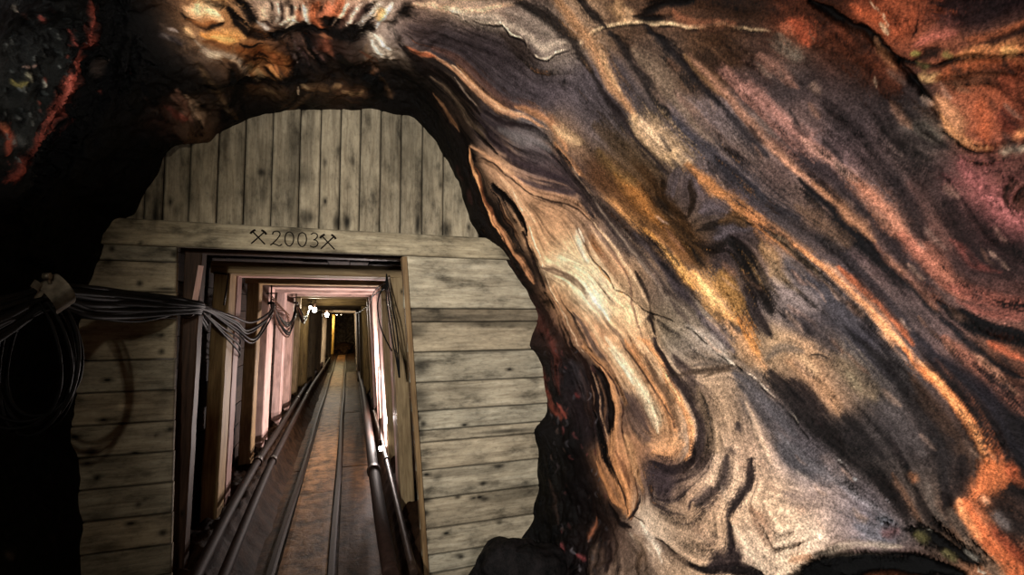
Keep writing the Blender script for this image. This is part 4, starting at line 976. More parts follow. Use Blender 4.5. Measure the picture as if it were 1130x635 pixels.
0d0908 .7 .9 -8.0 1;107.00,2.581,34.4 101.59,2.782,37.8 96.59,2.728,37.7 92.43,2.780,39.0
150e0c .6 .9 -3.2 1;96.80,2.240,7.0 97.42,2.289,7.1 97.42,2.344,7.3
150e0c .6 .9 -3.2 1;92.85,2.256,7.2 93.26,2.301,7.3 94.09,2.365,7.5
d8ccbc .7 .8 2.4 1;96.18,2.339,13.5 94.72,2.320,13.4 93.47,2.342,13.6
d0bca4 .7 .8 2.4 1;93.68,2.273,21.2 94.30,2.320,21.6 95.14,2.370,21.9
e0d0c0 .7 .8 2.4 1;92.22,2.247,13.2 92.22,2.304,13.5 91.81,2.372,13.9
c8a888 .7 .8 2.4 1;98.26,2.266,20.7 98.05,2.311,21.1
16100e .7 .9 -3.2 1;100.96,2.261,20.4 100.34,2.285,20.7 99.51,2.320,21.1
b05a30 .7 .9 4.0 1;90.35,2.232,26.4 90.97,2.301,27.1 90.35,2.351,27.8 89.52,2.365,28.0
b8623a .7 .9 4.0 1;86.81,2.242,32.3 87.85,2.280,32.7 88.89,2.315,33.0
140d0b .7 .9 -4.0 1;89.72,2.261,21.4 89.52,2.327,22.1 88.47,2.365,22.5
e8dccc .7 .85 3.2 1;79.73,2.221,16.6 80.36,2.278,16.9 81.61,2.363,17.4
c8b8aa .7 .85 2.4 1;81.19,2.218,16.4 82.65,2.273,16.7 84.73,2.334,16.9
8a7068 .7 .8 0.0 1;82.86,2.225,7.4 84.31,2.278,7.5 86.19,2.337,7.6
4a3430 .7 .85 -2.0 1;82.02,2.221,7.4 83.69,2.287,7.6 85.35,2.353,7.7
b88c4c .7 .8 0.0 1;80.57,2.249,16.7 81.19,2.301,17.0
140d0b .6 .95 -8.0 1;86.60,2.401,34.5 84.52,2.401,34.8 82.86,2.365,34.6 81.81,2.370,34.8
a89a8c .7 .85 5.6 1;82.23,2.408,41.1 80.36,2.455,42.2 78.28,2.538,43.8
c4b8aa .8 .8 2.4 1;81.81,2.396,17.6 79.53,2.436,18.0
6b5440 .8 .85 2.4 1;82.65,2.460,23.9 81.61,2.581,25.1
5a4e4c .8 .7 1.6 1;94.51,2.472,14.3 93.68,2.664,15.5
6a4c3c .8 .7 1.6 1;93.05,2.446,14.3 91.18,2.605,15.3
4e4248 .8 .7 1.6 1;91.60,2.474,17.4 90.35,2.647,18.7
6b3422 .8 .8 2.4 1;89.72,2.429,28.7 88.89,2.505,29.7
1a1110 .7 .8 -2.4 1;92.22,2.455,17.2 90.76,2.619,18.5 88.47,2.792,19.8
1a1110 .7 .8 -2.4 1;95.55,2.462,17.1 94.51,2.654,18.5 92.22,2.742,19.2
130d0b .8 .9 -6.0 1;87.02,2.543,54.6 83.90,2.721,59.0 81.19,2.771,60.6
5c3a22 .8 .8 2.0 1;82.23,2.562,15.6 80.77,2.704,16.5 81.61,2.742,16.6
6a4c34 .8 .8 2.0 1;79.53,2.747,16.8 77.65,2.846,17.5 76.61,2.889,17.8
4c3220 .8 .85 3.2 1;88.06,2.832,47.0 84.52,2.872,48.2 82.23,2.891,48.8
5a4028 .8 .85 2.4 1;94.30,2.799,26.0 91.60,2.808,26.3 89.52,2.839,26.8
3f2c1c .8 .8 2.4 1;102.63,2.797,44.2 100.55,2.837,45.2 98.05,2.763,44.3
c0ac94 .7 .8 1.6 1;95.34,2.778,6.6 95.34,2.842,6.7
4a3624 .8 .8 2.0 1;93.47,2.844,19.9 96.80,2.972,20.5 98.88,3.024,20.8
3a2414 .8 .8 2.0 1;96.18,2.849,19.7 99.30,2.977,20.4
4a3624 .8 .85 2.4 1;110.33,2.389,15.6 109.91,2.507,16.5 109.50,2.756,18.2 108.87,2.951,19.7
3a2a1c .8 .8 1.6 1;109.91,2.443,7.3 109.71,2.569,7.7
8a7058 .8 .8 2.0 1;114.91,2.562,22.1 115.32,2.797,24.2 115.74,2.899,25.2
7a5444 .8 .8 2.0 1;115.53,2.510,21.6 116.57,2.747,23.7 117.41,2.844,24.5
5c2c24 .8 .8 2.0 1;119.49,2.676,22.8 118.66,2.773,23.8 117.61,2.811,24.2
4a3a34 .8 .8 1.6 1;120.94,2.510,13.2 120.94,2.640,14.0
0a0807 .8 .9 -6.0 1;105.75,2.465,43.8 106.58,2.761,49.2 109.91,2.842,50.2
4a3a30 .8 .7 1.6 1;112.83,2.259,14.5 111.99,2.296,14.8 110.75,2.323,15.1
3c3438 .8 .7 1.6 1;114.08,2.289,14.6 112.41,2.306,14.9 111.37,2.323,15.1
0c0b0b .7 .9 -60 1;115.74,2.119,51.7 118.66,2.221,53.9 121.57,2.289,55.2 125.73,2.353,56.2 130.10,2.377,56.2 135.72,2.436,56.9 142.17,2.498,57.5 147.79,2.470,56.1
7a3226 .7 .9 14 1;118.86,2.086,14.3 119.70,2.173,14.9 121.15,2.232,15.3 123.23,2.282,15.6
8e3c2e .7 .95 18 1;124.07,2.301,19.6 125.73,2.299,19.5 127.81,2.315,19.5 129.89,2.315,19.4 132.18,2.318,19.3
843a2e .7 .95 16 1;128.65,2.325,23.5 131.77,2.332,23.4 134.47,2.368,23.6 137.39,2.382,23.6
7c3428 .7 .9 14 1;134.27,2.370,19.7 138.01,2.375,19.5 140.72,2.387,19.5 143.84,2.389,19.4 145.71,2.389,19.3
c06050 .8 .7 4 1;124.90,2.292,5.3 126.77,2.299,5.3 129.89,2.323,5.3 132.60,2.334,5.3
1a0d0b .6 .85 -6 1;131.14,2.304,4.7 133.64,2.339,4.7 136.56,2.353,4.7
8a3a28 .8 .85 6 1;139.05,2.230,18.0 139.47,2.285,18.5 141.97,2.320,18.7
a85a38 .8 .8 4 1;138.43,2.232,10.8 139.26,2.273,11.0
a0443a .8 .8 5 1;123.23,2.206,9.3 123.86,2.254,9.6
a0443a .8 .8 5 1;124.69,2.104,8.8 124.90,2.145,9.0
9a4038 .8 .8 5 1;122.82,2.064,4.7 123.03,2.095,4.8
8a5048 .8 .7 3 1;125.73,1.924,3.2 126.15,2.102,3.5
9a9488 .8 .7 4 1;125.52,1.877,7.7 125.73,1.924,7.9
6c6434 .7 .85 6 1;132.81,2.192,14.3 132.81,2.211,14.5 131.56,2.218,14.6
8a8670 .7 .85 6 1;130.73,2.195,9.0 131.35,2.225,9.2
94938a .7 .85 6 1;130.10,2.256,9.4 130.52,2.270,9.4
9a7a70 .7 .8 4 1;130.73,2.178,4.9 129.27,2.214,5.0
50585c .8 .7 2 1;126.77,2.005,3.4 130.10,2.159,3.6
3a4042 .8 .6 3 1;126.98,2.154,4.9 126.36,2.216,5.0 124.90,2.259,5.2
4a4c4c .9 .6 4 1;138.84,2.308,18.8 139.26,2.337,19.1
6a6c68 .8 .7 5 1;142.59,2.441,16.0 142.80,2.493,16.4
5c4c44 .8 .7 4 1;122.40,2.344,5.5 124.07,2.379,5.6
5a5046 .9 .6 3 1;211.90,2.602,12.2 213.77,2.609,12.2
2c2a26 .9 .6 3 1;205.03,2.785,13.3 206.49,2.797,13.4
30241e .9 .6 3 1;213.57,2.820,13.5 215.65,2.846,13.7
1c1a18 .9 .6 3 1;156.74,2.754,13.6 158.41,2.797,13.8
25282a .9 .6 2 1;152.79,2.484,11.9 155.70,2.538,12.2
d8b888 .7 .8 1.2 1;107.62,2.214,14.5 106.17,2.247,14.8 104.92,2.268,15.1
8a4f20 .7 .8 0.0 1;108.87,2.249,14.7 107.42,2.273,15.0 105.54,2.289,15.2
c8924c .7 .8 1.6 1;106.79,2.313,20.4 104.92,2.334,20.7 103.25,2.358,21.1
6a3c1a .7 .8 0.0 1;108.25,2.323,15.3 106.37,2.349,15.6 104.29,2.360,15.8
8a4a20 .7 .85 1.6 1;101.80,2.424,21.9 99.92,2.496,22.7 98.26,2.531,23.2 97.63,2.652,24.3
b06a34 .7 .8 1.2 1;100.96,2.517,17.1 99.30,2.588,17.7 98.26,2.685,18.4
3a1e10 .7 .85 -1.2 1;102.84,2.432,10.9 100.96,2.505,11.3 99.30,2.548,11.6
a0825c .7 .8 1.2 1;103.04,2.529,17.0 102.00,2.702,18.3 101.38,2.756,18.7
1a0f0a .7 .85 -1.2 1;100.55,2.669,12.1 99.92,2.707,12.3 99.09,2.726,12.4
c0a080 .7 .8 0.8 1;106.17,2.391,7.9 104.50,2.446,8.2 103.46,2.683,9.0
2a1a12 .7 .85 -1.2 1;105.96,2.417,13.4 104.71,2.470,13.8 104.29,2.697,15.1
b89a84 .7 .8 1.2 1;97.42,2.249,12.9 97.84,2.285,13.1 97.63,2.325,13.3
d0c0b0 .7 .85 1.2 1;96.18,2.251,7.8 96.18,2.285,7.9 96.80,2.327,8.0
2a1e1c .7 .85 -1.2 1;95.55,2.251,10.4 95.55,2.285,10.6 95.97,2.318,10.7
c8a48c .7 .8 1.2 1;94.72,2.261,10.5 95.14,2.292,10.6 94.93,2.339,10.8
1a1211 .7 .85 -1.2 1;94.09,2.270,10.6 94.30,2.296,10.7
3a2a28 .7 .8 -1.2 1;98.67,2.313,10.5 97.63,2.358,10.8 96.38,2.375,10.9
b8b0ac .7 .8 1.2 1;99.51,2.306,10.5 98.67,2.356,10.7 97.84,2.384,10.9
9a5a3a .7 .8 1.2 1;93.47,2.280,13.3 93.26,2.330,13.6
c8704a .7 .8 1.2 1;88.68,2.247,16.1 89.10,2.278,16.2 90.56,2.320,16.4
e0c0a8 .7 .85 1.2 1;85.77,2.240,8.1 86.81,2.285,8.2 88.06,2.370,8.5
5a3a30 .7 .85 -0.8 1;84.94,2.244,8.2 85.98,2.289,8.3 87.02,2.377,8.5
dcc0ae .7 .85 1.2 1;83.90,2.230,8.1 85.14,2.282,8.3 86.19,2.356,8.5
4a302a .7 .85 -0.8 1;83.06,2.232,8.2 84.31,2.289,8.3 85.35,2.353,8.5
d8c8bc .7 .85 1.2 1;82.44,2.270,11.1 83.69,2.315,11.3 84.94,2.351,11.4
7a6a68 .7 .8 0.0 1;95.76,2.488,8.6 94.72,2.666,9.3
5c4448 .7 .8 0.0 1;94.30,2.462,8.6 92.64,2.680,9.4
7a5a4c .7 .8 0.8 1;93.26,2.453,8.6 91.60,2.640,9.3
150f0e .7 .85 -0.8 1;92.64,2.451,8.6 90.97,2.659,9.4
6a4a44 .7 .8 0.8 1;91.81,2.453,8.6 89.93,2.633,9.3
7a4430 .7 .8 0.8 1;89.72,2.446,14.5 88.27,2.552,15.2
8a5434 .7 .8 0.8 1;90.56,2.424,11.4 88.47,2.441,11.6
5a3424 .8 .8 0.8 1;83.90,2.503,12.1 82.02,2.541,12.4 79.94,2.621,12.8
7a5a48 .8 .8 0.8 1;81.40,2.678,13.0 80.15,2.730,13.3
c8bcb0 .7 .85 1.2 1;82.23,2.432,14.8 81.19,2.474,15.1 79.32,2.541,15.6
6a5a50 .7 .85 -0.8 1;82.86,2.432,8.9 81.40,2.526,9.2
e0d4c8 .7 .8 1.2 1;80.57,2.420,8.9 78.48,2.474,9.2
7a5c3c .7 .85 1.2 1;88.47,2.818,13.3 87.02,2.827,13.4
8a6a48 .7 .8 1.2 1;86.60,2.849,13.6 84.10,2.896,13.9 82.65,2.861,13.8
5c4830 .7 .85 1.2 1;101.80,2.830,12.8 99.51,2.827,12.9
7a6448 .7 .8 0.8 1;94.72,2.775,9.6 93.05,2.808,9.8
5a4630 .8 .8 0.8 1;110.33,2.424,10.6 109.91,2.534,11.1 109.50,2.846,12.6
4a3a28 .8 .8 0.8 1;110.75,2.747,9.1 109.50,2.901,9.6
9a8068 .8 .85 0.8 1;115.32,2.680,11.6 115.74,2.854,12.4
6a4a3c .8 .8 0.8 1;116.99,2.571,11.0 117.20,2.692,11.6
8a4a3c .8 .8 0.8 1;118.03,2.763,11.9 117.82,2.816,12.1
504844 .8 .8 0.8 1;113.24,2.287,7.3 112.20,2.318,7.5
8a7c78 .8 .8 0.8 1;111.99,2.278,7.3 111.16,2.294,7.4
3c4446 .6 .8 4 0;134.06,2.187,2.8 134.47,2.197,2.9 134.68,2.206,2.9
0a0a0b .6 .8 -5 0;126.98,2.187,6.6 127.19,2.214,6.6 127.81,2.221,6.7
585c5c .6 .8 4 0;122.40,2.043,3.1 122.40,2.050,3.1 122.40,2.057,3.1
0a0a0b .6 .8 -5 0;122.61,2.187,7.0 122.61,2.199,7.1 123.03,2.214,7.1
3c4446 .6 .8 4 0;125.11,1.875,5.5 125.11,1.903,5.6 125.11,1.912,5.7
0a0a0b .6 .8 -5 0;128.02,2.100,5.2 128.23,2.133,5.3 128.85,2.145,5.3
585c5c .6 .8 4 0;124.69,2.192,3.7 124.90,2.206,3.7 124.69,2.214,3.7
0a0a0b .6 .8 -5 0;126.56,2.142,4.3 126.77,2.168,4.3 127.40,2.176,4.3
585c5c .6 .8 4 0;130.94,2.138,2.8 131.14,2.150,2.8 130.94,2.154,2.8
0a0a0b .6 .8 -5 0;128.65,2.185,7.2 128.85,2.204,7.3 129.48,2.214,7.3
5a6064 .6 .8 4 0;133.22,2.211,6.1 133.22,2.214,6.2 133.22,2.218,6.2
0a0a0b .6 .8 -5 0;130.52,2.211,6.6 130.52,2.223,6.6 130.94,2.225,6.6
3c4446 .6 .8 4 0;129.69,2.225,5.2 129.89,2.237,5.2 129.89,2.247,5.2
0a0a0b .6 .8 -5 0;120.74,2.180,5.2 120.94,2.214,5.3 121.36,2.225,5.3
585c5c .6 .8 4 0;132.39,2.218,5.8 132.81,2.223,5.8 133.02,2.228,5.9
0a0a0b .6 .8 -5 0;144.26,2.360,4.2 144.88,2.379,4.2 145.51,2.389,4.2
464c4e .6 .8 4 0;134.89,2.289,3.8 135.10,2.306,3.8 135.10,2.318,3.8
0a0a0b .6 .8 -5 0;126.98,2.138,3.9 127.19,2.161,3.9 127.81,2.168,4.0
5a6064 .6 .8 4 0;138.01,2.299,3.0 138.22,2.308,3.0 138.22,2.315,3.0
585c5c .6 .8 4 0;139.89,2.270,3.3 140.09,2.294,3.3 140.09,2.299,3.3
3c4446 .6 .8 4 0;125.73,2.278,5.4 125.94,2.280,5.4 126.15,2.285,5.4
0a0a0b .6 .8 -5 0;122.19,2.159,6.2 122.19,2.180,6.3 122.61,2.192,6.3
3c4446 .6 .8 4 0;141.55,2.356,6.9 141.76,2.365,6.9 141.97,2.370,6.9
0a0a0b .6 .8 -5 0;131.35,2.268,7.9 131.35,2.282,8.0 131.77,2.287,8.0
585c5c .6 .8 4 0;127.61,2.202,5.9 127.81,2.209,5.9 127.61,2.216,5.9
0a0a0b .6 .8 -5 0;125.52,2.176,8.7 125.52,2.187,8.8 125.94,2.195,8.8
585c5c .6 .8 4 0;122.61,2.218,3.0 122.82,2.228,3.0 122.82,2.232,3.0
0a0a0b .6 .8 -5 0;125.94,2.280,7.3 126.15,2.294,7.4 126.56,2.299,7.4
6b3028 .6 .8 4 0;131.35,2.128,3.5 131.35,2.138,3.5 131.56,2.145,3.5
585c5c .6 .8 4 0;141.55,2.370,5.4 141.97,2.375,5.4 142.17,2.379,5.4
585c5c .6 .8 4 0;135.51,2.311,6.5 135.93,2.320,6.5 136.14,2.330,6.5
3c4446 .6 .8 4 0;129.27,2.232,3.3 129.27,2.240,3.3 129.27,2.247,3.4
585c5c .6 .8 4 0;125.73,2.078,3.4 125.94,2.097,3.5 125.94,2.109,3.5
3c4446 .6 .8 4 0;135.31,2.259,5.2 135.51,2.273,5.2 135.51,2.280,5.2
0a0a0b .6 .8 -5 0;133.85,2.185,4.6 134.27,2.209,4.7 134.89,2.216,4.7
3c4446 .6 .8 4 0;127.61,1.950,4.1 128.23,2.057,4.4 128.23,2.071,4.4
0a0a0b .6 .8 -5 0;129.06,2.214,7.3 129.27,2.232,7.4 129.69,2.237,7.4
585c5c .6 .8 4 0;129.27,2.109,3.8 129.48,2.121,3.8 129.48,2.131,3.8
0a0a0b .6 .8 -5 0;131.14,2.199,4.3 131.35,2.221,4.4 131.98,2.230,4.4
585c5c .6 .8 4 0;136.97,2.242,6.2 137.18,2.242,6.2 137.39,2.242,6.2
0a0a0b .6 .8 -5 0;129.89,2.192,4.3 130.10,2.199,4.4 130.31,2.199,4.4
3c4446 .6 .8 4 0;133.43,2.289,5.3 133.43,2.294,5.3 133.64,2.301,5.3
3c4446 .6 .8 4 0;127.19,1.856,3.3 127.40,1.867,3.4 127.61,1.884,3.4
3c4446 .6 .8 4 0;130.94,2.273,5.3 131.14,2.285,5.3 131.14,2.292,5.3
6b3028 .6 .8 4 0;129.69,2.259,6.4 129.89,2.259,6.4 130.10,2.261,6.4
0a0a0b .6 .8 -5 0;125.32,1.896,6.2 125.52,1.948,6.4 125.94,1.958,6.4
585c5c .6 .8 4 0;122.82,2.251,2.7 122.82,2.259,2.7 122.82,2.261,2.7
0a0a0b .6 .8 -5 0;126.98,2.209,8.8 126.98,2.218,8.9 127.19,2.221,8.9
80392e .6 .8 4 0;124.48,2.240,3.8 124.48,2.247,3.8 124.48,2.249,3.8
0a0a0b .6 .8 -5 0;129.69,2.289,7.6 129.89,2.306,7.7 130.31,2.306,7.7
585c5c .6 .8 4 0;139.68,2.308,5.2 139.89,2.311,5.3 140.09,2.315,5.3
0a0a0b .6 .8 -5 0;121.36,2.074,5.3 121.36,2.095,5.3 121.78,2.114,5.4
464c4e .6 .8 4 0;125.11,1.879,5.3 125.11,1.891,5.3 125.32,1.905,5.3
0a0a0b .6 .8 -5 0;122.61,2.040,7.5 122.82,2.071,7.7 123.23,2.093,7.7
6b3028 .6 .8 4 0;133.43,2.294,6.1 133.64,2.301,6.1 133.85,2.311,6.1
80392e .6 .8 4 0;125.52,2.256,5.3 125.73,2.263,5.3 125.73,2.266,5.4
0a0a0b .6 .8 -5 0;128.02,2.204,4.4 128.02,2.214,4.4 128.23,2.221,4.4
80392e .6 .8 4 0;132.81,2.289,6.1 132.81,2.292,6.1 133.02,2.292,6.1
6b3028 .6 .8 4 0;139.47,2.270,2.9 139.89,2.268,2.9 140.51,2.287,3.0
0a0a0b .6 .8 -5 0;123.44,2.235,7.6 123.44,2.259,7.7 124.27,2.278,7.7
3c4446 .6 .8 4 0;130.31,2.152,4.2 130.52,2.161,4.2 130.31,2.168,4.3
0a0a0b .6 .8 -5 0;136.14,2.270,4.1 136.56,2.292,4.1 137.39,2.313,4.2
464c4e .6 .8 4 0;131.98,2.171,5.3 131.98,2.176,5.3 131.98,2.178,5.3
0a0a0b .6 .8 -5 0;121.78,2.190,6.0 121.78,2.199,6.0 121.99,2.206,6.0
585c5c .6 .8 4 0;134.68,2.282,6.4 135.10,2.289,6.4 135.31,2.296,6.4
0a0a0b .6 .8 -5 0;130.10,2.152,6.7 130.31,2.166,6.8 130.73,2.166,6.7
3c4446 .6 .8 4 0;125.94,2.232,3.8 126.36,2.259,3.8 126.36,2.266,3.8
0a0a0b .6 .8 -5 0;126.36,2.204,7.7 126.56,2.228,7.8 127.19,2.249,7.9
585c5c .6 .8 4 0;124.90,2.154,3.2 124.90,2.161,3.3 124.90,2.168,3.3
6b3028 .6 .8 4 0;138.01,2.263,3.7 138.01,2.285,3.7 138.01,2.289,3.7
585c5c .6 .8 4 0;139.47,2.273,5.1 139.68,2.275,5.2 139.68,2.282,5.2
0a0a0b .6 .8 -5 0;126.77,2.090,8.6 126.77,2.107,8.7 127.19,2.112,8.7
585c5c .6 .8 4 0;136.56,2.273,6.3 136.76,2.280,6.3 136.76,2.285,6.3
585c5c .6 .8 4 0;128.65,2.185,4.7 129.06,2.190,4.7 129.27,2.197,4.7
3c4446 .6 .8 4 0;127.19,2.289,3.5 127.40,2.292,3.5 127.19,2.294,3.5
585c5c .6 .8 4 0;127.19,2.266,4.2 127.19,2.270,4.2 127.19,2.275,4.2
0a0a0b .6 .8 -5 0;126.15,2.166,7.2 126.36,2.183,7.3 126.56,2.190,7.3
80392e .6 .8 4 0;142.59,2.339,3.0 143.01,2.349,3.0 143.22,2.358,3.1
585c5c .6 .8 4 0;121.99,2.069,3.5 121.99,2.086,3.5 121.99,2.107,3.6
0a0a0b .6 .8 -5 0;125.73,1.865,5.2 125.94,1.912,5.3 126.77,1.965,5.5
6b3028 .6 .8 4 0;122.40,2.199,5.2 122.61,2.216,5.3 122.40,2.218,5.3
0a0a0b .6 .8 -5 0;123.65,2.199,4.8 123.65,2.223,4.9 124.27,2.232,4.9
585c5c .6 .8 4 0;130.10,2.104,4.8 130.10,2.112,4.8 130.10,2.116,4.8
0a0a0b .6 .8 -5 0;130.94,2.171,3.9 131.14,2.180,3.9 131.35,2.183,3.9
5a3030 .8 .6 1 0;-35.16,2.697,8.3 -35.58,2.688,8.3 -35.78,2.650,8.2
44424a .8 .6 1 0;0.64,2.910,6.4 -0.19,2.939,6.5 -1.02,2.925,6.5
4e4c56 .8 .6 1 0;-34.54,2.534,5.7 -34.74,2.517,5.6 -35.58,2.529,5.6
7a3a3c .8 .6 1 0;-21.01,2.621,7.1 -21.42,2.633,7.1 -21.63,2.628,7.1
4e4c56 .8 .6 1 0;-19.97,2.763,11.1 -21.01,2.768,11.1 -21.42,2.752,11.0
5a3030 .8 .6 1 0;-30.16,2.747,6.7 -30.79,2.756,6.7 -30.79,2.744,6.7
44424a .8 .6 1 0;-36.62,2.460,7.7 -37.03,2.455,7.7 -37.45,2.451,7.7
54403a .8 .6 1 0;-18.72,2.624,8.9 -19.13,2.602,8.8 -19.97,2.616,8.9
5a3030 .8 .6 1 0;-19.55,2.590,5.3 -19.97,2.583,5.3 -20.38,2.567,5.2
5a3030 .8 .6 1 0;-12.89,2.818,5.7 -13.30,2.823,5.7 -13.93,2.835,5.7
5a3030 .8 .6 1 0;-19.76,2.683,7.8 -20.17,2.680,7.8 -20.38,2.664,7.8
4e4c56 .8 .6 1 0;-31.62,2.465,8.9 -31.83,2.458,8.9 -31.83,2.441,8.9
44424a .8 .6 1 0;1.47,2.823,5.0 0.85,2.835,5.1 0.43,2.825,5.1
4e4c56 .8 .6 1 0;-36.20,2.744,6.6 -36.41,2.721,6.6 -37.24,2.730,6.6
5a3030 .8 .6 1 0;-6.64,2.958,8.5 -7.27,2.965,8.5 -7.89,2.989,8.6
4e4c56 .8 .6 1 0;-23.50,2.586,5.3 -23.92,2.598,5.3 -24.13,2.593,5.3
54403a .8 .6 1 0;-32.87,2.398,7.1 -33.29,2.406,7.1 -33.49,2.401,7.1
54403a .8 .6 1 0;-18.51,2.865,9.5 -19.34,2.861,9.5 -19.97,2.835,9.4
3a3238 .8 .6 1 0;-7.27,2.707,7.4 -8.10,2.709,7.4 -8.93,2.711,7.4
54403a .8 .6 1 0;-22.05,2.785,7.4 -22.46,2.775,7.4 -22.88,2.766,7.4
54403a .8 .6 1 0;-22.25,2.512,5.1 -22.25,2.496,5.1 -22.46,2.498,5.1
54403a .8 .6 1 0;-11.43,2.998,9.9 -12.06,3.005,9.9 -12.47,3.003,9.9
6a6874 .8 .6 1 0;-8.52,2.662,7.3 -9.14,2.654,7.2 -9.97,2.673,7.3
7a3a3c .8 .6 1 0;-17.88,2.837,10.1 -18.51,2.820,10.0 -19.34,2.818,10.0
3a3238 .8 .6 1 0;-5.60,2.657,5.4 -6.23,2.662,5.5 -6.64,2.645,5.4
44424a .8 .6 1 0;-12.06,2.612,6.6 -12.68,2.602,6.5 -13.30,2.593,6.5
3a3238 .8 .6 1 0;-26.21,2.541,5.2 -26.63,2.534,5.2 -27.25,2.529,5.1
7a3a3c .8 .6 1 0;-37.24,2.726,6.6 -37.45,2.723,6.6 -37.66,2.721,6.6
44424a .8 .6 1 0;-31.41,2.657,10.0 -31.62,2.640,10.0 -32.25,2.640,10.0
6a6874 .8 .6 1 0;-23.09,2.567,4.6 -23.71,2.557,4.6 -24.75,2.581,4.7
44424a .8 .6 1 0;-15.80,2.972,9.2 -16.01,2.955,9.1 -16.64,2.948,9.1
6a6874 .8 .6 1 0;-13.10,2.602,5.9 -14.14,2.621,6.0 -14.97,2.624,6.0
6a6874 .8 .6 1 0;-39.53,2.531,9.0 -39.74,2.512,8.9 -40.15,2.500,8.8
4e4c56 .8 .6 1 0;-9.77,2.773,11.2 -10.18,2.773,11.2 -10.81,2.780,11.2
5a3030 .8 .6 1 0;1.26,2.792,8.1 0.43,2.808,8.2 -0.40,2.801,8.2
44424a .8 .6 1 0;-16.01,2.842,8.9 -16.64,2.818,8.8 -17.47,2.823,8.8
6a6874 .8 .6 1 0;-38.07,2.607,9.2 -38.70,2.612,9.2 -38.49,2.571,9.1
5a3030 .8 .6 1 0;-3.11,2.823,5.7 -3.52,2.816,5.7 -3.94,2.808,5.7
3a3238 .8 .6 1 0;-34.74,2.458,7.2 -34.95,2.448,7.2 -35.37,2.451,7.2
6a6874 .8 .6 1 0;-21.63,2.846,5.0 -22.25,2.856,5.0 -22.46,2.842,5.0
5a3030 .8 .6 1 0;-28.92,2.761,5.5 -29.12,2.744,5.5 -29.75,2.759,5.5
5a3030 .8 .6 1 0;-2.27,2.614,10.8 -2.90,2.616,10.8 -3.73,2.602,10.7
5a3030 .8 .6 1 0;-26.42,2.496,7.9 -26.83,2.479,7.9 -27.46,2.474,7.9
4e4c56 .8 .6 1 0;1.68,2.692,6.1 1.06,2.692,6.1 0.64,2.716,6.1
44424a .8 .6 1 0;-31.20,2.531,5.7 -31.41,2.515,5.7 -32.25,2.526,5.7
44424a .8 .6 1 0;-24.34,2.538,5.2 -24.75,2.545,5.2 -25.17,2.545,5.2
7a3a3c .8 .6 1 0;-17.88,2.747,9.8 -18.72,2.740,9.8 -19.34,2.711,9.7
54403a .8 .6 1 0;-24.34,2.875,5.7 -25.38,2.894,5.7 -26.00,2.882,5.7
3a3238 .8 .6 1 0;-15.39,2.666,9.1 -16.22,2.671,9.1 -16.84,2.676,9.1
7a3a3c .8 .6 1 0;-22.88,2.742,6.7 -23.50,2.752,6.7 -23.50,2.726,6.7
4e4c56 .8 .6 1 0;-27.04,2.545,6.3 -27.67,2.550,6.3 -27.87,2.529,6.3
3a3238 .8 .6 1 0;-26.42,2.851,6.9 -27.04,2.837,6.9 -28.29,2.849,6.9
3a3238 .8 .6 1 0;-38.07,2.448,7.1 -38.49,2.424,7.0 -38.70,2.403,7.0
44424a .8 .6 1 0;-3.94,2.839,10.2 -4.35,2.854,10.2 -4.56,2.830,10.1
3a3238 .8 .6 1 0;0.43,2.735,5.6 -0.61,2.733,5.6 -1.65,2.773,5.6
54403a .8 .6 1 0;-36.82,2.728,6.6 -36.82,2.714,6.5 -37.24,2.718,6.6
3a3238 .8 .6 1 0;-25.79,2.856,8.2 -26.42,2.837,8.1 -26.83,2.820,8.1
54403a .8 .6 1 0;-28.50,2.593,4.7 -28.71,2.586,4.6 -29.12,2.593,4.7
3a3238 .8 .6 1 0;-33.91,2.417,8.7 -34.33,2.429,8.8 -34.54,2.424,8.7
44424a .8 .6 1 0;-15.80,2.899,11.6 -16.84,2.896,11.5 -17.68,2.880,11.5
2c262a .9 0.37 0 0;16.88,1.763,12.4 15.63,1.749,12.3 14.38,1.732,12.2
8a746c .9 0.50 0 0;30.20,1.078,10.4 29.16,1.069,10.3 28.32,1.059,10.3
2c262a .9 0.37 0 0;32.49,1.766,12.5 29.99,1.758,12.5 27.70,1.751,12.5
9a6a50 .9 0.38 0 0;29.16,1.512,5.7 27.91,1.510,5.7 26.87,1.507,5.7
a07058 .9 0.39 0 0;17.71,1.275,11.8 16.67,1.263,11.7 15.83,1.249,11.6
b08a78 .9 0.54 0 0;46.43,1.699,5.0 44.97,1.692,5.0 43.73,1.685,5.0
2c262a .9 0.45 0 0;13.55,1.571,5.6 11.88,1.559,5.5 10.63,1.538,5.5
c09a84 .9 0.42 0 0;37.06,1.360,8.6 35.82,1.353,8.6 34.98,1.348,8.6
9a6a50 .9 0.37 0 0;8.34,1.410,12.5 7.30,1.393,12.4 6.47,1.372,12.3
c09a84 .9 0.44 0 0;1.26,1.604,12.2 0.02,1.578,12.0 -0.82,1.550,11.9
9a6a50 .9 0.36 0 0;16.04,1.566,8.9 15.42,1.557,8.9 14.79,1.543,8.9
1c1a1e .9 0.39 0 0;27.91,1.931,10.5 26.45,1.934,10.5 25.20,1.931,10.5
2c262a .9 0.50 0 0;32.07,1.796,11.7 31.03,1.789,11.7 30.20,1.780,11.7
c09a84 .9 0.35 0 0;-4.77,1.147,8.3 -5.81,1.123,8.2 -6.64,1.099,8.0
34282a .9 0.41 0 0;-5.40,1.557,10.2 -5.81,1.540,10.1 -6.44,1.529,10.1
241f22 .9 0.43 0 0;24.37,0.915,8.2 23.74,0.910,8.1 23.33,0.905,8.1
c09a84 .9 0.54 0 0;11.05,1.462,5.8 9.38,1.443,5.7 7.72,1.422,5.7
8a746c .9 0.39 0 0;26.66,1.659,9.1 25.62,1.659,9.1 24.99,1.654,9.1
